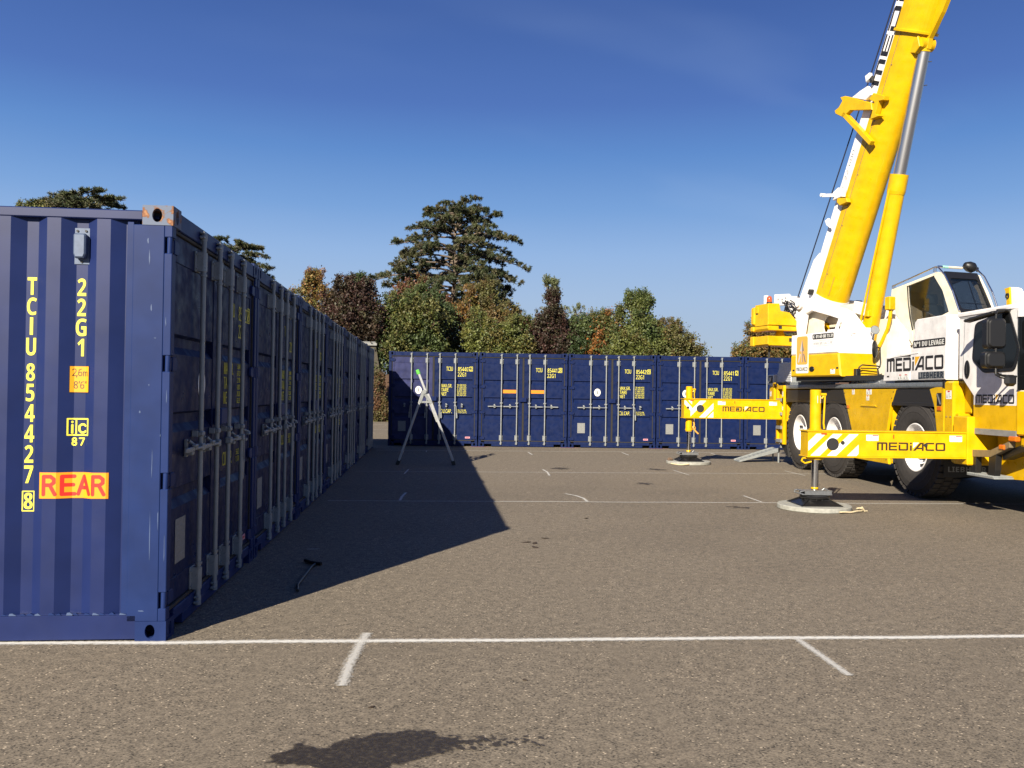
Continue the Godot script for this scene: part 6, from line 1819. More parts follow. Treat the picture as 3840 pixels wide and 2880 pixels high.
# ------------------------------------------------------------------ loose things on the yard
func ladder():
	var l := thing("combination_ladder", "aluminium combination ladder standing open in the shadow, green cap on its upper end", "ladder", Vector3(0, 0, -17.48))
	var al: Material = M["aluminium"]
	var foot := 0.455; var top := -0.285; var apex := -0.185
	var at := func(y): return lerpf(foot, top, y / 1.9)             # x of the long pair of rails at height y
	for s in [-1.0, 1.0]:
		var mb := MB.new()
		var z: float = s * 0.195
		mb.bar(Vector3(at.call(0.03), 0.03, z), Vector3(at.call(1.45), 1.45, z), 0.05, 0.022, Vector3.BACK, 0.004)
		obj("stile", mb, al, l)
		mb = MB.new()
		mb.bar(Vector3(at.call(0.86) - 0.03, 0.88, z * 0.86), Vector3(at.call(1.88) - 0.03, 1.88, z * 0.86), 0.046, 0.02, Vector3.BACK, 0.004)
		obj("extension_stile", mb, al, l)
		mb = MB.new()
		mb.bar(Vector3(-0.695, 0.03, z * 1.05), Vector3(apex - 0.03, 1.47, z * 0.95), 0.046, 0.022, Vector3.BACK, 0.004)
		obj("rear_stile", mb, al, l)
		mb = MB.new()
		mb.bar(Vector3(at.call(0.04), 0.0, z), Vector3(at.call(0.09), 0.09, z), 0.074, 0.034, Vector3.BACK, 0.006)
		mb.bar(Vector3(-0.71, 0.0, z * 1.05), Vector3(-0.675, 0.09, z * 1.05), 0.07, 0.034, Vector3.BACK, 0.006)
		obj("rubber_foot", mb, M["plastic"], l)
		mb = MB.new()
		mb.bar(Vector3(at.call(1.86) - 0.03, 1.845, z * 0.86), Vector3(at.call(1.95) - 0.03, 1.94, z * 0.86), 0.07, 0.034, Vector3.BACK, 0.01)
		obj("green_cap", mb, M["green_plastic"], l)
		mb = MB.new()
		mb.tube(Vector3(apex, 1.49, z - s * 0.03), Vector3(apex, 1.49, z + s * 0.03), 0.045, -1, 14)
		mb.bar(Vector3(apex - 0.02, 1.5, z), Vector3(at.call(1.25), 1.25, z), 0.06, 0.03, Vector3.BACK, 0.006)
		mb.bar(Vector3(apex - 0.01, 1.5, z), Vector3(-0.27, 1.26, z), 0.06, 0.03, Vector3.BACK, 0.006)
		mb.bar(Vector3(-0.235, 1.28, z), Vector3(-0.02, 1.28, z), 0.035, 0.012, Vector3.BACK, 0.003)
		obj("hinge", mb, M["galvanised"], l)
		mb = MB.new(); mb.bar(Vector3(-0.53, 0.44, z * 1.06), Vector3(-0.4, 0.46, z * 1.06), 0.008, 0.02, Vector3.BACK)
		obj("strap", mb, M["plastic"], l)
	for k in 6:
		var y := 0.25 + k * 0.235
		var mb := MB.new(); mb.box(Vector3(at.call(y), y, 0), Vector3(0.055, 0.026, 0.38), 0.004)
		obj("rung", mb, al, l)
	for k in 4:
		var y := 1.0 + k * 0.25
		var mb := MB.new(); mb.box(Vector3(at.call(y) - 0.03, y, 0), Vector3(0.045, 0.024, 0.33), 0.004)
		obj("rung", mb, al, l)
	for k in 5:
		var y := 0.25 + k * 0.25
		var mb := MB.new(); mb.box(Vector3(lerpf(-0.695, apex - 0.03, y / 1.47), y, 0), Vector3(0.04, 0.024, 0.38), 0.004)
		obj("rung", mb, al, l)

func yard_things():
	ladder()
	var crane_T := Transform3D(Basis(Vector3.UP, -0.06), Vector3(7.45, 0, -15.0))
	for i in 2:
		var o: Vector3 = crane_T * [Vector3(-2.09, 0, 4.2), Vector3(-2.05, 0, -2.95)][i]
		var p := thing("outrigger_pad", ["round concrete pad with a rope loop under the nearer outrigger foot", "round concrete pad under the farther outrigger foot, in front of the blue containers"][i], "outrigger pad", o, i * 1.3, "round pads under the outriggers")
		var mb := MB.new()
		mb.lathe([Vector2(0, 0.0005), Vector2(0.466, 0.0005), Vector2(0.476, 0.008), Vector2(0.476, 0.056), Vector2(0.468, 0.064), Vector2(0.0, 0.0648)], Vector3.ZERO, Vector3.UP, 64)
		obj("disc", mb, M["concrete"], p)
		mb = MB.new()
		var rng := RandomNumberGenerator.new(); rng.seed = 5 + i
		var path := []
		if i == 0:
			for k in 12: path.append(Vector3(0.12 + k * 0.035, 0.022 + 0.004 * sin(k), 0.478 - 0.16 * pow(k / 11.0, 2.0)))
			for k in 10: path.append(Vector3(0.47 + 0.035 * cos(k * 0.7), 0.03 + 0.02 * sin(k * 0.7) + 0.004 * k, 0.32 + 0.03 * sin(k * 0.7)))
			path.append(Vector3(0.55, 0.012, 0.3)); path.append(Vector3(0.6, 0.01, 0.27))
		else:
			for k in 14: path.append(Vector3(-0.30 + k * 0.03, 0.03 - 0.02 * sin(k * 0.25), 0.0) + Vector3(0, 0, 0.49))
		mb.sweep(path, 0.011, 7)
		var tail := obj("rope_loop", mb, M["rope"], p)
		if i == 1:
			tail.rotation.y = -1.75
			mb = MB.new()
			for k in 3:
				var q := []
				for m in 9: q.append(Vector3(cos(m * 0.8 + k) * 0.035, 0.09 + 0.03 * sin(m * 1.3 + k * 2.0), sin(m * 0.8 + k) * 0.035) + Vector3(-0.42 + 0.02 * k, 0, -0.02))
				mb.sweep(q, 0.014, 6)
			var knot := obj("rope_knot", mb, M["bark"], p)
			knot.rotation.y = -1.3
	# sloping galvanised ramp plate at the rear of the crane
	var rp := thing("metal_ramp", "sloping galvanised metal ramp on the asphalt at the rear of the crane", "ramp", crane_T * Vector3(-0.34, 0, -3.7), -0.06)
	var rb := MB.new()
	rb.prism([Vector2(-0.42, 0.004), Vector2(0.5, 0.30), Vector2(0.5, 0.315), Vector2(-0.42, 0.02)], -0.21, 0.21, Transform3D.IDENTITY)
	for s in [-1.0, 1.0]:
		rb.prism([Vector2(-0.42, 0.002), Vector2(0.5, 0.25), Vector2(0.5, 0.345), Vector2(-0.42, 0.045)], s * 0.21 - 0.012, s * 0.21 + 0.012, Transform3D.IDENTITY, 0.003)
	obj("plate", rb, M["galvanised"], rp)
	rb = MB.new()
	for i in 9:
		for k in 3: rb.box(Vector3(-0.36 + i * 0.095, 0.045 + i * 0.0306, -0.12 + k * 0.12), Vector3(0.05, 0.012, 0.06), 0.003, Basis(Vector3.BACK, 0.31))
	obj("grip_studs", rb, M["galvanised"], rp)
	rb = MB.new()
	for s in [-1.0, 1.0]: rb.bar(Vector3(0.48, 0.28, s * 0.18), Vector3(0.48, 0.0, s * 0.18), 0.03, 0.03)
	obj("leg", rb, M["galvanised"], rp)
	# T-handled lever lying in the shadow
	var lv := thing("steel_lever", "dark T-headed steel lever lying on the shaded asphalt beside the container doors", "lever", Vector3(-1.0, 0.0, -6.95))
	var mb := MB.new()
	mb.sweep([Vector3(0.02, 0.012, 0.54), Vector3(-0.01, 0.012, 0.36), Vector3(0.0, 0.014, -0.3), Vector3(0.02, 0.016, -0.42)], 0.011, 8)
	obj("rod", mb, M["black_metal"], lv)
	mb = MB.new()
	mb.sweep([Vector3(-0.09, 0.018, -0.56), Vector3(-0.02, 0.018, -0.46), Vector3(0.05, 0.02, -0.4), Vector3(0.07, 0.02, -0.39)], 0.016, 8)
	obj("head", mb, M["black_metal"], lv)

func outbuilding():
	var b := thing("low_building", "corner of a low beige building with a flat grey roof edge, behind the left row", "building", Vector3(-2.93, 1.6, -43.2), 0.0)
	var mb := MB.new()
	mb.prism([Vector2(-4.0, 0.0), Vector2(0.38, 0.0), Vector2(0.0, 2.16), Vector2(-4.0, 2.16)], 0.0, 1.2, Transform3D(Basis.IDENTITY, Vector3(0, 0, -1.2)))
	obj("wall", mb, pbr("beige_wall", lin(0.27, 0.235, 0.17), 0.9, 0.0, M["asphalt_tex"], 0.6), b)
	mb = MB.new()
	mb.span(Vector3(-4.3, 2.16, -1.3), Vector3(0.06, 2.33, 0.12), 0.01)
	obj("roof", mb, M["plate_grey"], b)
	mb = MB.new()
	mb.span(Vector3(-4.32, 2.33, -1.32), Vector3(0.08, 2.36, 0.14), 0.006)
	obj("roof_edge", mb, M["mid_grey"], b)

# ------------------------------------------------------------------ trees
func leaf_cluster(rng: RandomNumberGenerator, n: int, spread: float, size: float) -> ArrayMesh:
	var st := SurfaceTool.new(); st.begin(Mesh.PRIMITIVE_TRIANGLES)
	for i in n:
		var c := Vector3(rng.randfn(), rng.randfn(), rng.randfn()) * spread * 0.55
		var d := Vector3(rng.randfn(), rng.randfn() - 0.3, rng.randfn()).normalized()
		var s := d.cross(Vector3(rng.randfn(), rng.randfn(), rng.randfn())).normalized()
		var nn := d.cross(s)
		var L := size * rng.randf_range(0.7, 1.25); var W := L * 0.36
		var p := [c - d * L * 0.5, c - d * L * 0.05 + s * W + nn * L * 0.06, c + d * L * 0.5, c - d * L * 0.05 - s * W + nn * L * 0.06]
		var k := rng.randf_range(0.75, 1.25)
		st.set_smooth_group(-1); st.set_color(Color(k, k, k))
		for q in [0, 1, 2, 0, 2, 3]: st.add_vertex(p[q])
	st.generate_normals()
	return st.commit()

func needle_tuft(rng: RandomNumberGenerator, n: int, size: float) -> ArrayMesh:
	var st := SurfaceTool.new(); st.begin(Mesh.PRIMITIVE_TRIANGLES)
	for i in n:
		var d := Vector3(rng.randfn(), rng.randfn() * 0.7 + 0.55, rng.randfn()).normalized()
		var s := d.cross(Vector3(rng.randfn(), rng.randfn(), rng.randfn())).normalized()
		var L := size * rng.randf_range(0.7, 1.2)
		var k := rng.randf_range(0.7, 1.3)
		st.set_smooth_group(-1); st.set_color(Color(k, k, k))
		for q in [s * 0.02, d * L + s * 0.012, d * L - s * 0.012]: st.add_vertex(q)
		for q in [s * 0.02, d * L - s * 0.012, -s * 0.02]: st.add_vertex(q)
	st.generate_normals()
	return st.commit()

func scatter(called: String, m: Mesh, mat: Material, where: Array, tints: Array, parent: Node):
	var mm := MultiMesh.new()
	mm.transform_format = MultiMesh.TRANSFORM_3D
	mm.use_colors = true
	mm.mesh = m
	mm.instance_count = where.size()
	for i in where.size():
		mm.set_instance_transform(i, where[i])
		mm.set_instance_color(i, tints[i])
	var o := MultiMeshInstance3D.new()
	o.name = called
	o.multimesh = mm
	o.material_override = mat
	o.set_meta("kind", "stuff")
	parent.add_child(o, true)
	return o

func any_basis(rng: RandomNumberGenerator, s: float) -> Basis:
	return Basis(Quaternion(rng.randfn(), rng.randfn(), rng.randfn(), rng.randfn()).normalized()).scaled(Vector3.ONE * s)

# blobs: [x, y, z, rx, ry] about the tree's foot; tones: colours to choose from by patch
func broadleaf(called: String, label: String, at: Vector3, blobs: Array, tones: Array, count: int, sd: int, leaf := 0.13, bare := 0.0, gaps := 0.1):
	var rng := RandomNumberGenerator.new(); rng.seed = sd
	var t := thing(called, label, "tree", at, 0.0, "young trees on the bank")
	for b in blobs.duplicate():                                # sprays that break up the outline
		for k in 3:
			var d := Vector3(rng.randfn(), rng.randfn() * 0.8 + 0.35, rng.randfn()).normalized()
			var f := rng.randf_range(0.28, 0.45)
			blobs.append([b[0] + d.x * b[3] * 0.95, b[1] + d.y * b[4] * 0.95, b[2] + d.z * b[3] * 0.95, b[3] * f, b[4] * f * 1.25])
	var tall := blobs.duplicate()
	tall.sort_custom(func(p, q): return p[1] + p[4] > q[1] + q[4])
	for k in 7:                                                # leaders standing out of the top
		var b: Array = tall[k % mini(4, tall.size())]
		blobs.append([b[0] + rng.randfn() * b[3] * 0.5, b[1] + b[4] * rng.randf_range(0.45, 0.8), b[2] + rng.randfn() * b[3] * 0.4, rng.randf_range(0.12, 0.24), rng.randf_range(0.2, 0.42)])
	var top := 0.0
	var mid := Vector3.ZERO
	for b in blobs:
		top = maxf(top, b[1]); mid += Vector3(b[0], 0, b[2]) / blobs.size()
	var mb := MB.new()
	var bend := Vector3(mid.x * 0.6, top * 0.55, mid.z * 0.6)
	mb.tube(Vector3.ZERO, bend, 0.10, 0.07, 8)
	mb.tube(bend, Vector3(mid.x, top, mid.z), 0.07, 0.025, 8)
	for b in blobs:
		var c := Vector3(b[0], b[1], b[2])
		var root := Vector3.ZERO.lerp(bend, clampf((c.y - b[4]) / maxf(top * 0.55, 0.1), 0.25, 1.0))
		mb.tube(root, c, 0.045, 0.02, 6)
		for k in 4:
			var d := Vector3(rng.randfn(), rng.randfn() + 0.5, rng.randfn()).normalized()
			mb.tube(c, c + Vector3(d.x * b[3], d.y * b[4], d.z * b[3]) * rng.randf_range(0.7, 1.05 + bare), 0.018, 0.006, 5)
	obj("trunk", mb, M["bark"], t)
	var n := FastNoiseLite.new(); n.seed = sd; n.frequency = 0.85; n.fractal_octaves = 3
	var patch := FastNoiseLite.new(); patch.seed = sd + 50; patch.frequency = 0.5; patch.fractal_octaves = 3
	var where := []; var tints := []
	var twigs := MB.new()
	var weight := 0.0
	for b in blobs: weight += b[3] * b[3] * b[4]
	for b in blobs:
		var m := maxi(11, int(count * b[3] * b[3] * b[4] / weight))
		for i in m:
			var d := Vector3(rng.randfn(), rng.randfn(), rng.randfn()).normalized()
			var r := pow(rng.randf(), 0.5) * (1.0 + 0.42 * n.get_noise_3d(d.x * 2.2 + b[0], d.y * 2.2 + b[1], d.z * 2.2))
			var p := Vector3(b[0] + d.x * r * b[3], b[1] + d.y * r * b[4], b[2] + d.z * r * b[3])
			if n.get_noise_3d(p.x * 1.6, p.y * 1.6, p.z * 1.6) < -0.27 + gaps: continue
			if rng.randf() < bare: continue
			where.append(Transform3D(any_basis(rng, rng.randf_range(0.7, 1.3)), p))
			var k := clampf(patch.get_noise_3d(p.x, p.y, p.z) * 1.5 + 0.5 + rng.randf_range(-0.38, 0.38), 0, 0.999) * tones.size()
			var c: Color = tones[int(k)]
			var v := rng.randf_range(0.7, 1.35)
			tints.append(Color(c.r * v, c.g * v, c.b * v))
	for b in blobs:                                            # loose shoots standing out of the crown
		for i in 5:
			var d := Vector3(rng.randfn() * 0.8, absf(rng.randfn()) + 0.35, rng.randfn() * 0.8).normalized()
			var p0 := Vector3(b[0] + d.x * b[3] * 0.8, b[1] + d.y * b[4] * 0.8, b[2] + d.z * b[3] * 0.8)
			var p1: Vector3 = p0 + (d * 0.6 + Vector3.UP * 0.5).normalized() * rng.randf_range(0.3, 0.75) * (0.4 + b[4] * 0.45)
			twigs.tube(p0, p1, 0.010, 0.004, 4, false)
			var tone: Color = tones[rng.randi() % tones.size()]
			for k in 7:
				where.append(Transform3D(any_basis(rng, rng.randf_range(0.4, 0.8)), p0.lerp(p1, rng.randf_range(0.1, 1.0))))
				tints.append(tone)
	obj("twigs", twigs, M["bark"], t)
	scatter("crown", leaf_cluster(rng, 9, leaf * 1.55, leaf), M["leaf"], where, tints, t)

# a black pine; reach(h) gives the length of its boughs at height h
func pine(label: String, at: Vector3, height: float, lowest: float, sd: int, reach: Array, lean := 0.0, density := 1.0, trunk_r := 0.3, long_bough := 0.0, group := "tall dark pines behind the yard"):
	var rng := RandomNumberGenerator.new(); rng.seed = sd
	var t := thing("pine_tree", label, "pine tree", at, 0.0, group)
	var axis := func(h): return Vector3(lean * pow(h / height, 2.0) + 0.12 * sin(h * 0.9), h, 0.1 * sin(h * 0.7 + 1.0))
	var mb := MB.new()
	for i in 16:
		var h0 := height * i / 16.0 * 0.97; var h1 := height * (i + 1) / 16.0 * 0.97
		mb.tube(axis.call(h0), axis.call(h1), lerpf(trunk_r, 0.06, h0 / height), lerpf(trunk_r, 0.06, h1 / height), 10, false)
	var where := []; var tints := []
	var limbs := MB.new()
	var tones := [Color(0.045, 0.058, 0.022), Color(0.058, 0.068, 0.025), Color(0.072, 0.074, 0.029), Color(0.036, 0.05, 0.022), Color(0.084, 0.076, 0.034)]
	var h := lowest
	var whorl := 0
	while h < height * 0.985:
		var L := 0.0
		for k in reach.size() - 1:
			if h >= reach[k][0] and h <= reach[k + 1][0]: L = lerpf(reach[k][1], reach[k + 1][1], (h - reach[k][0]) / (reach[k + 1][0] - reach[k][0]))
		var n := 5 if h < height * 0.8 else 4
		for b in n:
			var az := TAU * (b + rng.randf_range(-0.3, 0.3)) / n + whorl * 1.1
			var len := L * rng.randf_range(0.72, 1.08)
			if len < 0.4: continue
			var dir := Vector3(cos(az), 0, sin(az))
			if long_bough > 0.0 and whorl == 4 and b == 0:
				dir = Vector3(-0.96, 0, 0.28); len = long_bough
			var start: Vector3 = axis.call(h + rng.randf_range(-0.25, 0.25))
			var hi := clampf((h - lowest) / (height - lowest), 0, 1)
			var rise := lerpf(0.14, 0.36, hi) + rng.randf_range(-0.08, 0.08)
			var drop := lerpf(0.50, 0.22, hi) * rng.randf_range(0.8, 1.15)
			var pts := [start]
			var steps := 8
			var sway := Vector3(rng.randfn(), 0, rng.randfn()) * 0.12 * len
			for s in range(1, steps + 1):
				var u := float(s) / steps
				pts.append(start + dir * len * u + sway * u * u + Vector3.UP * len * (rise * u - drop * u * u) + Vector3(rng.randfn(), rng.randfn() * 0.7, rng.randfn()) * 0.05)
			for s in steps:
				limbs.tube(pts[s], pts[s + 1], lerpf(0.09, 0.018, float(s) / steps) * clampf(len / 4.0, 0.5, 1.1), lerpf(0.09, 0.018, float(s + 1) / steps) * clampf(len / 4.0, 0.5, 1.1), 6, false)
			# foliage: tufts at the ends of side shoots along the outer part of the bough
			var shoots := int(len * 6.4 * density) + 5
			for q in shoots:
				var u := pow(rng.randf(), 0.7)
				if u < 0.3: continue
				var fi := clampf(u * steps, 0, steps - 0.001)
				var p: Vector3 = pts[int(fi)].lerp(pts[int(fi) + 1], fi - int(fi))
				var side := dir.cross(Vector3.UP) * (1.0 if rng.randf() < 0.5 else -1.0)
				var sl := len * 0.26 * (1.2 - u * 0.85) * rng.randf_range(0.3, 1.1) + 0.16
				var sd2 := (side + dir * rng.randf_range(0.1, 1.2) + Vector3.UP * rng.randf_range(-0.12, 0.42)).normalized()
				var e := p + sd2 * sl
				if sl > 0.35: limbs.tube(p, e, 0.014, 0.008, 4, false)
				var tone: Color = tones[rng.randi() % tones.size()]
				for m in 2 + int(sl * 4.0):
					var w := rng.randf_range(0.35, 1.05)
					where.append(Transform3D(Basis(Vector3.UP, rng.randf() * TAU).scaled(Vector3.ONE * rng.randf_range(0.7, 1.25)), p.lerp(e, w) + Vector3(rng.randfn() * 0.07, rng.randf_range(-0.04, 0.17), rng.randfn() * 0.07)))
					var v := rng.randf_range(0.7, 1.4)
					tints.append(Color(tone.r * v, tone.g * v, tone.b * v))
		h += rng.randf_range(0.50, 0.72) if h < height * 0.8 else 0.34
		whorl += 1
	obj("trunk", mb, M["pine_bark"], t)
	obj("boughs", limbs, M["pine_bark"], t)
	scatter("crown", needle_tuft(rng, 24, 0.19), M["needle"], where, tints, t)

func trees():
	pine("tall dark pine rising above the far containers, its bare trunk showing", Vector3(1.30, 1.9, -70.0), 15.2, 6.6, 3, [[6.0, 5.6], [8.5, 5.9], [10.5, 5.6], [12.2, 5.0], [13.4, 3.5], [14.4, 2.6], [15.6, 1.5]], 0.6, 1.0, 0.34, 7.6)
	pine("flat-topped pine whose crown shows above the nearest container", Vector3(-26.2, 1.5, -64.6), 14.0, 9.5, 8, [[9.0, 4.6], [12.0, 4.2], [13.2, 3.4], [14.2, 2.2]], 0.5, 1.1, 0.33)
	pine("dark pine half hidden behind the shaded left row", Vector3(-17.4, 1.5, -73.0), 12.3, 6.0, 12, [[5.5, 5.2], [8.0, 5.0], [9.8, 4.2], [11.2, 3.0], [12.4, 1.5]], 0.4, 1.1, 0.33)
	var G := [Color(0.04, 0.06, 0.015), Color(0.055, 0.078, 0.018), Color(0.075, 0.088, 0.02), Color(0.095, 0.092, 0.022)]
	var DG := [Color(0.03, 0.052, 0.014), Color(0.042, 0.068, 0.018), Color(0.06, 0.082, 0.02)]
	var RED := [Color(0.030, 0.013, 0.009), Color(0.045, 0.015, 0.011), Color(0.028, 0.018, 0.009), Color(0.06, 0.028, 0.013)]
	var ORA := [Color(0.16, 0.085, 0.02), Color(0.12, 0.07, 0.02), Color(0.19, 0.10, 0.022), Color(0.10, 0.085, 0.02)]
	var YG := [Color(0.085, 0.10, 0.02), Color(0.115, 0.115, 0.022), Color(0.06, 0.078, 0.018), Color(0.10, 0.085, 0.02)]
	var OLI := [Color(0.085, 0.085, 0.022), Color(0.075, 0.065, 0.02), Color(0.10, 0.085, 0.026), Color(0.11, 0.07, 0.02)]
	var PALE := [Color(0.12, 0.14, 0.06), Color(0.10, 0.12, 0.045), Color(0.14, 0.15, 0.07)]
	broadleaf("autumn_tree", "thin orange and yellow tree with bare top twigs behind the left row", Vector3(-6.3, 1.6, -45.5), [[0, 3.4, 0, 1.2, 1.5], [-0.6, 4.6, 0, 0.7, 0.6], [0.7, 4.5, 0.2, 0.6, 0.6], [1.2, 3.0, 0, 0.9, 1.2], [0.1, 5.3, 0, 0.5, 0.5]], [Color(0.2, 0.12, 0.03), Color(0.14, 0.11, 0.025), Color(0.18, 0.085, 0.022), Color(0.10, 0.10, 0.024)], 1500, 21, 0.14, 0.35, 0.12)
	broadleaf("red_maple", "round dark red maple beside the end of the left row", Vector3(-4.15, 1.9, -44.2), [[0, 3.2, 0, 1.6, 1.5], [0.1, 4.3, 0.1, 0.9, 0.75], [-0.7, 3.0, 0.2, 1.1, 1.3], [0.9, 2.6, 0.2, 0.95, 1.0], [-0.2, 1.6, 0, 1.2, 1.2]], [RED[0], Color(0.038, 0.034, 0.013), RED[1], Color(0.05, 0.03, 0.014), RED[2]], 3600, 22, 0.14, 0.0, 0.0)
	broadleaf("green_tree", "slender green shoot standing up behind the red maple", Vector3(-4.4, 1.9, -46.5), [[0, 2.8, 0, 1.0, 2.0], [0.05, 4.9, 0, 0.3, 0.7], [0.35, 5.1, 0, 0.16, 0.4]], DG, 900, 23, 0.13, 0.1, 0.1)
	broadleaf("hedge_maple", "large mottled green tree left of the pine trunk", Vector3(-1.15, 1.9, -44.9), [[0, 2.9, 0, 1.7, 1.8], [-0.6, 3.7, 0.1, 1.1, 1.0], [0.7, 3.2, 0.2, 1.2, 1.3], [0.0, 4.1, 0, 0.7, 0.7], [-0.9, 1.5, 0.4, 1.4, 1.3], [0.9, 1.4, 0.3, 1.3, 1.2]], G, 5200, 24, 0.13, 0.0, 0.02)
	broadleaf("hedge_maple", "dark green tree half behind the mottled one, next to the pine trunk", Vector3(-0.2, 1.9, -46.8), [[0, 2.8, 0, 1.3, 1.7], [0.5, 3.6, 0, 0.9, 0.9], [0.6, 1.6, 0.2, 1.0, 1.2]], DG, 2400, 25, 0.13, 0.0, 0.05)
	broadleaf("autumn_tree", "reddish thin-leaved tree behind the mottled green one", Vector3(-1.3, 1.9, -52.0), [[0, 4.6, 0, 1.7, 1.2], [-0.3, 5.6, 0, 1.0, 0.7], [1.3, 4.6, 0, 1.1, 0.9]], [Color(0.17, 0.06, 0.025), Color(0.10, 0.07, 0.025), Color(0.13, 0.05, 0.03), Color(0.08, 0.075, 0.02)], 1500, 26, 0.14, 0.35, 0.15)
	broadleaf("autumn_tree", "thin orange brown tree in front of the pine trunk", Vector3(1.55, 1.9, -47.5), [[0.1, 2.6, 0, 1.0, 1.7], [-0.3, 3.6, 0, 0.7, 0.9], [0.5, 3.7, 0, 0.6, 1.1], [0.4, 4.7, 0, 0.35, 0.6], [0.5, 1.4, 0.2, 1.0, 1.0]], ORA, 1900, 27, 0.12, 0.3, 0.1)
	broadleaf("hedge_maple", "olive green tree right of the pine trunk, reddish at its tip", Vector3(3.2, 1.9, -47.9), [[0, 3.0, 0, 1.4, 1.8], [0.1, 4.3, 0, 0.9, 0.9], [-0.2, 5.0, 0, 0.4, 0.5], [0.9, 2.6, 0, 1.1, 1.1]], OLI, 3200, 28, 0.13, 0.05, 0.05)
	broadleaf("green_tree", "bright yellow green bush in front of the olive tree", Vector3(2.85, 1.9, -43.6), [[0, 2.0, 0, 1.2, 1.2], [-0.5, 2.6, 0, 0.8, 0.7], [0.8, 2.3, 0, 0.9, 0.8], [1.5, 1.7, 0.1, 0.9, 0.9]], YG, 3200, 29, 0.12, 0.0, 0.0)
	broadleaf("green_tree", "low green bush with dark red leaves at its right shoulder", Vector3(4.6, 1.9, -45.4), [[0, 1.9, 0, 1.1, 1.2], [0.4, 2.9, 0, 0.5, 0.5], [1.0, 2.2, 0, 0.8, 0.9]], [Color(0.06, 0.08, 0.02), Color(0.08, 0.1, 0.022), Color(0.07, 0.03, 0.015), Color(0.06, 0.09, 0.02)], 2200, 30, 0.12, 0.05, 0.05)
	broadleaf("red_maple", "slim dark red maple with two upright lobes right of the pine", Vector3(6.1, 1.9, -44.8), [[-0.35, 2.7, 0, 0.75, 1.2], [0.35, 3.2, 0, 0.5, 1.2], [0.3, 4.2, 0, 0.32, 0.6], [-0.9, 1.7, 0.1, 0.8, 0.8], [0.9, 2.3, 0, 0.6, 1.0], [0.1, 1.6, 0.2, 0.9, 1.0]], [RED[0], RED[1], Color(0.04, 0.035, 0.014), RED[2]], 2600, 31, 0.13, 0.0, 0.03)
	broadleaf("birch_tree", "pale airy birch behind the slim red maple", Vector3(7.45, 1.9, -51.5), [[0, 3.6, 0, 1.1, 1.7], [-0.2, 5.0, 0, 0.6, 0.9], [-0.35, 5.9, 0, 0.3, 0.5], [1.4, 3.8, 0, 0.5, 0.9], [-1.2, 3.3, 0, 0.5, 0.8]], PALE, 1500, 32, 0.11, 0.35, 0.2)
	broadleaf("green_tree", "dull green bush between the slim red maple and the orange patched tree", Vector3(7.6, 1.9, -45.0), [[0, 1.9, 0, 1.0, 1.3], [0.3, 2.6, 0, 0.7, 0.7]], DG, 1900, 33, 0.12, 0.0, 0.05)
	broadleaf("patched_maple", "green tree with patches of orange leaves in the middle of the tree line", Vector3(9.0, 1.9, -45.2), [[0, 2.3, 0, 0.9, 1.4], [-0.6, 3.0, 0, 0.5, 0.6], [0.0, 3.3, 0, 0.45, 0.5], [0.7, 3.2, 0, 0.6, 0.7], [-0.3, 1.5, 0.2, 1.0, 1.0], [0.9, 1.8, 0, 0.8, 1.1]], [Color(0.06, 0.075, 0.018), Color(0.085, 0.09, 0.02), Color(0.10, 0.09, 0.022), Color(0.06, 0.08, 0.02), Color(0.20, 0.075, 0.015)], 2600, 34, 0.12, 0.05, 0.08)
	broadleaf("oak_tree", "tall green oak with a narrow top, right part of the tree line", Vector3(11.0, 1.9, -44.7), [[0, 2.5, 0, 1.1, 1.5], [0.05, 3.6, 0, 0.55, 0.9], [-0.2, 4.35, 0, 0.5, 0.35], [0.35, 4.4, 0, 0.35, 0.3], [-1.0, 2.0, 0.1, 0.8, 1.0], [1.0, 2.2, 0, 0.8, 0.9]], [Color(0.05, 0.075, 0.018), Color(0.065, 0.09, 0.02), Color(0.085, 0.10, 0.022)], 3600, 35, 0.12, 0.05, 0.05)
	broadleaf("green_tree", "yellow green bush at the foot of the tall oak", Vector3(9.9, 1.9, -43.2), [[0, 1.4, 0, 0.9, 0.9], [0.8, 1.3, 0, 0.8, 0.8]], YG, 1600, 36, 0.12, 0.0, 0.0)
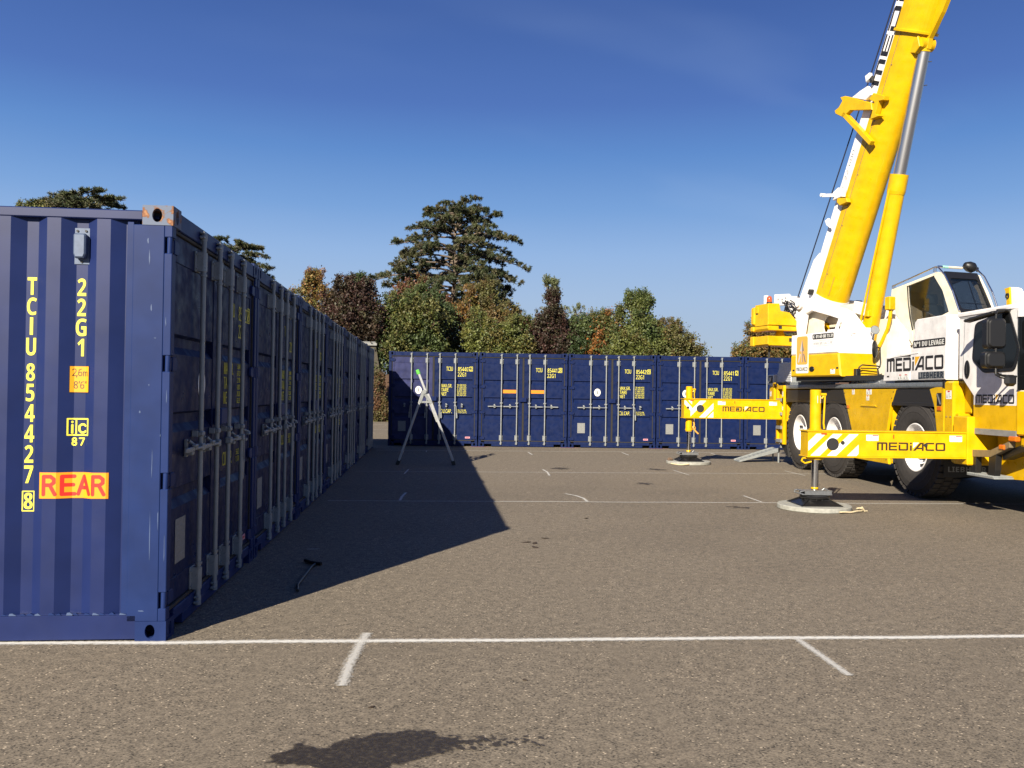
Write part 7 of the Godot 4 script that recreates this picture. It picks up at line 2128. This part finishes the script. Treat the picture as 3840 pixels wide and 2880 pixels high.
	broadleaf("oak_tree", "olive brown tree at the right end of the tree line", Vector3(12.9, 1.9, -45.2), [[-0.3, 2.2, 0, 1.1, 1.1], [0.6, 2.3, 0, 0.8, 0.9], [1.2, 1.7, 0, 0.8, 0.8], [-0.8, 2.7, 0, 0.6, 0.5]], OLI, 3000, 37, 0.12, 0.08, 0.1)
	broadleaf("autumn_tree", "small orange and green tree behind the counterweight of the crane", Vector3(18.0, 1.9, -44.7), [[-0.6, 2.0, 0, 0.8, 0.9], [-0.2, 2.9, 0, 0.7, 0.9], [0.8, 2.4, 0, 1.0, 1.1], [1.8, 2.0, 0, 0.9, 1.0], [-1.1, 1.5, 0, 0.6, 0.6]], [Color(0.14, 0.085, 0.022), Color(0.09, 0.09, 0.022), Color(0.06, 0.08, 0.02), Color(0.16, 0.10, 0.025)], 3000, 38, 0.12, 0.05, 0.05)
	broadleaf("green_tree", "yellowish tree top at the left edge above the nearest container", Vector3(-27.2, 1.5, -54.0), [[-0.3, 9.9, 0, 1.0, 1.1], [0.2, 9.0, 0, 1.4, 1.0], [-1.5, 9.2, 0, 1.4, 1.3]], YG, 2400, 39, 0.15, 0.1, 0.05)
	broadleaf("green_tree", "yellow green tree low behind the flat-topped pine", Vector3(-25.4, 1.5, -58.0), [[0, 10.7, 0, 1.3, 0.9], [-1.2, 10.9, 0, 1.0, 0.8]], YG, 1500, 42, 0.15, 0.15, 0.1)
	# plants on the earth bank, seen through the gap
	broadleaf("bank_shrub", "sparse brownish shrub at the foot of the earth bank in the gap", Vector3(-2.65, 0.0, -41.3), [[0, 0.5, 0, 0.5, 0.5], [0.0, 1.1, 0, 0.35, 0.5], [0.1, 1.6, 0, 0.2, 0.35]], [Color(0.10, 0.07, 0.03), Color(0.08, 0.075, 0.025), Color(0.12, 0.06, 0.03)], 420, 40, 0.10, 0.1, 0.1)
	broadleaf("bank_shrub", "low green plants along the foot of the earth bank in the gap", Vector3(-2.1, 0.0, -41.2), [[0, 0.25, 0, 0.45, 0.3], [-0.9, 0.2, 0, 0.4, 0.25], [0.7, 0.3, 0, 0.5, 0.3]], OLI, 420, 41, 0.10, 0.0, 0.1)

func _ready():
	light_and_camera()
	materials()
	ground()
	markings()
	containers()
	outbuilding()
	crane()
	yard_things()
	trees()
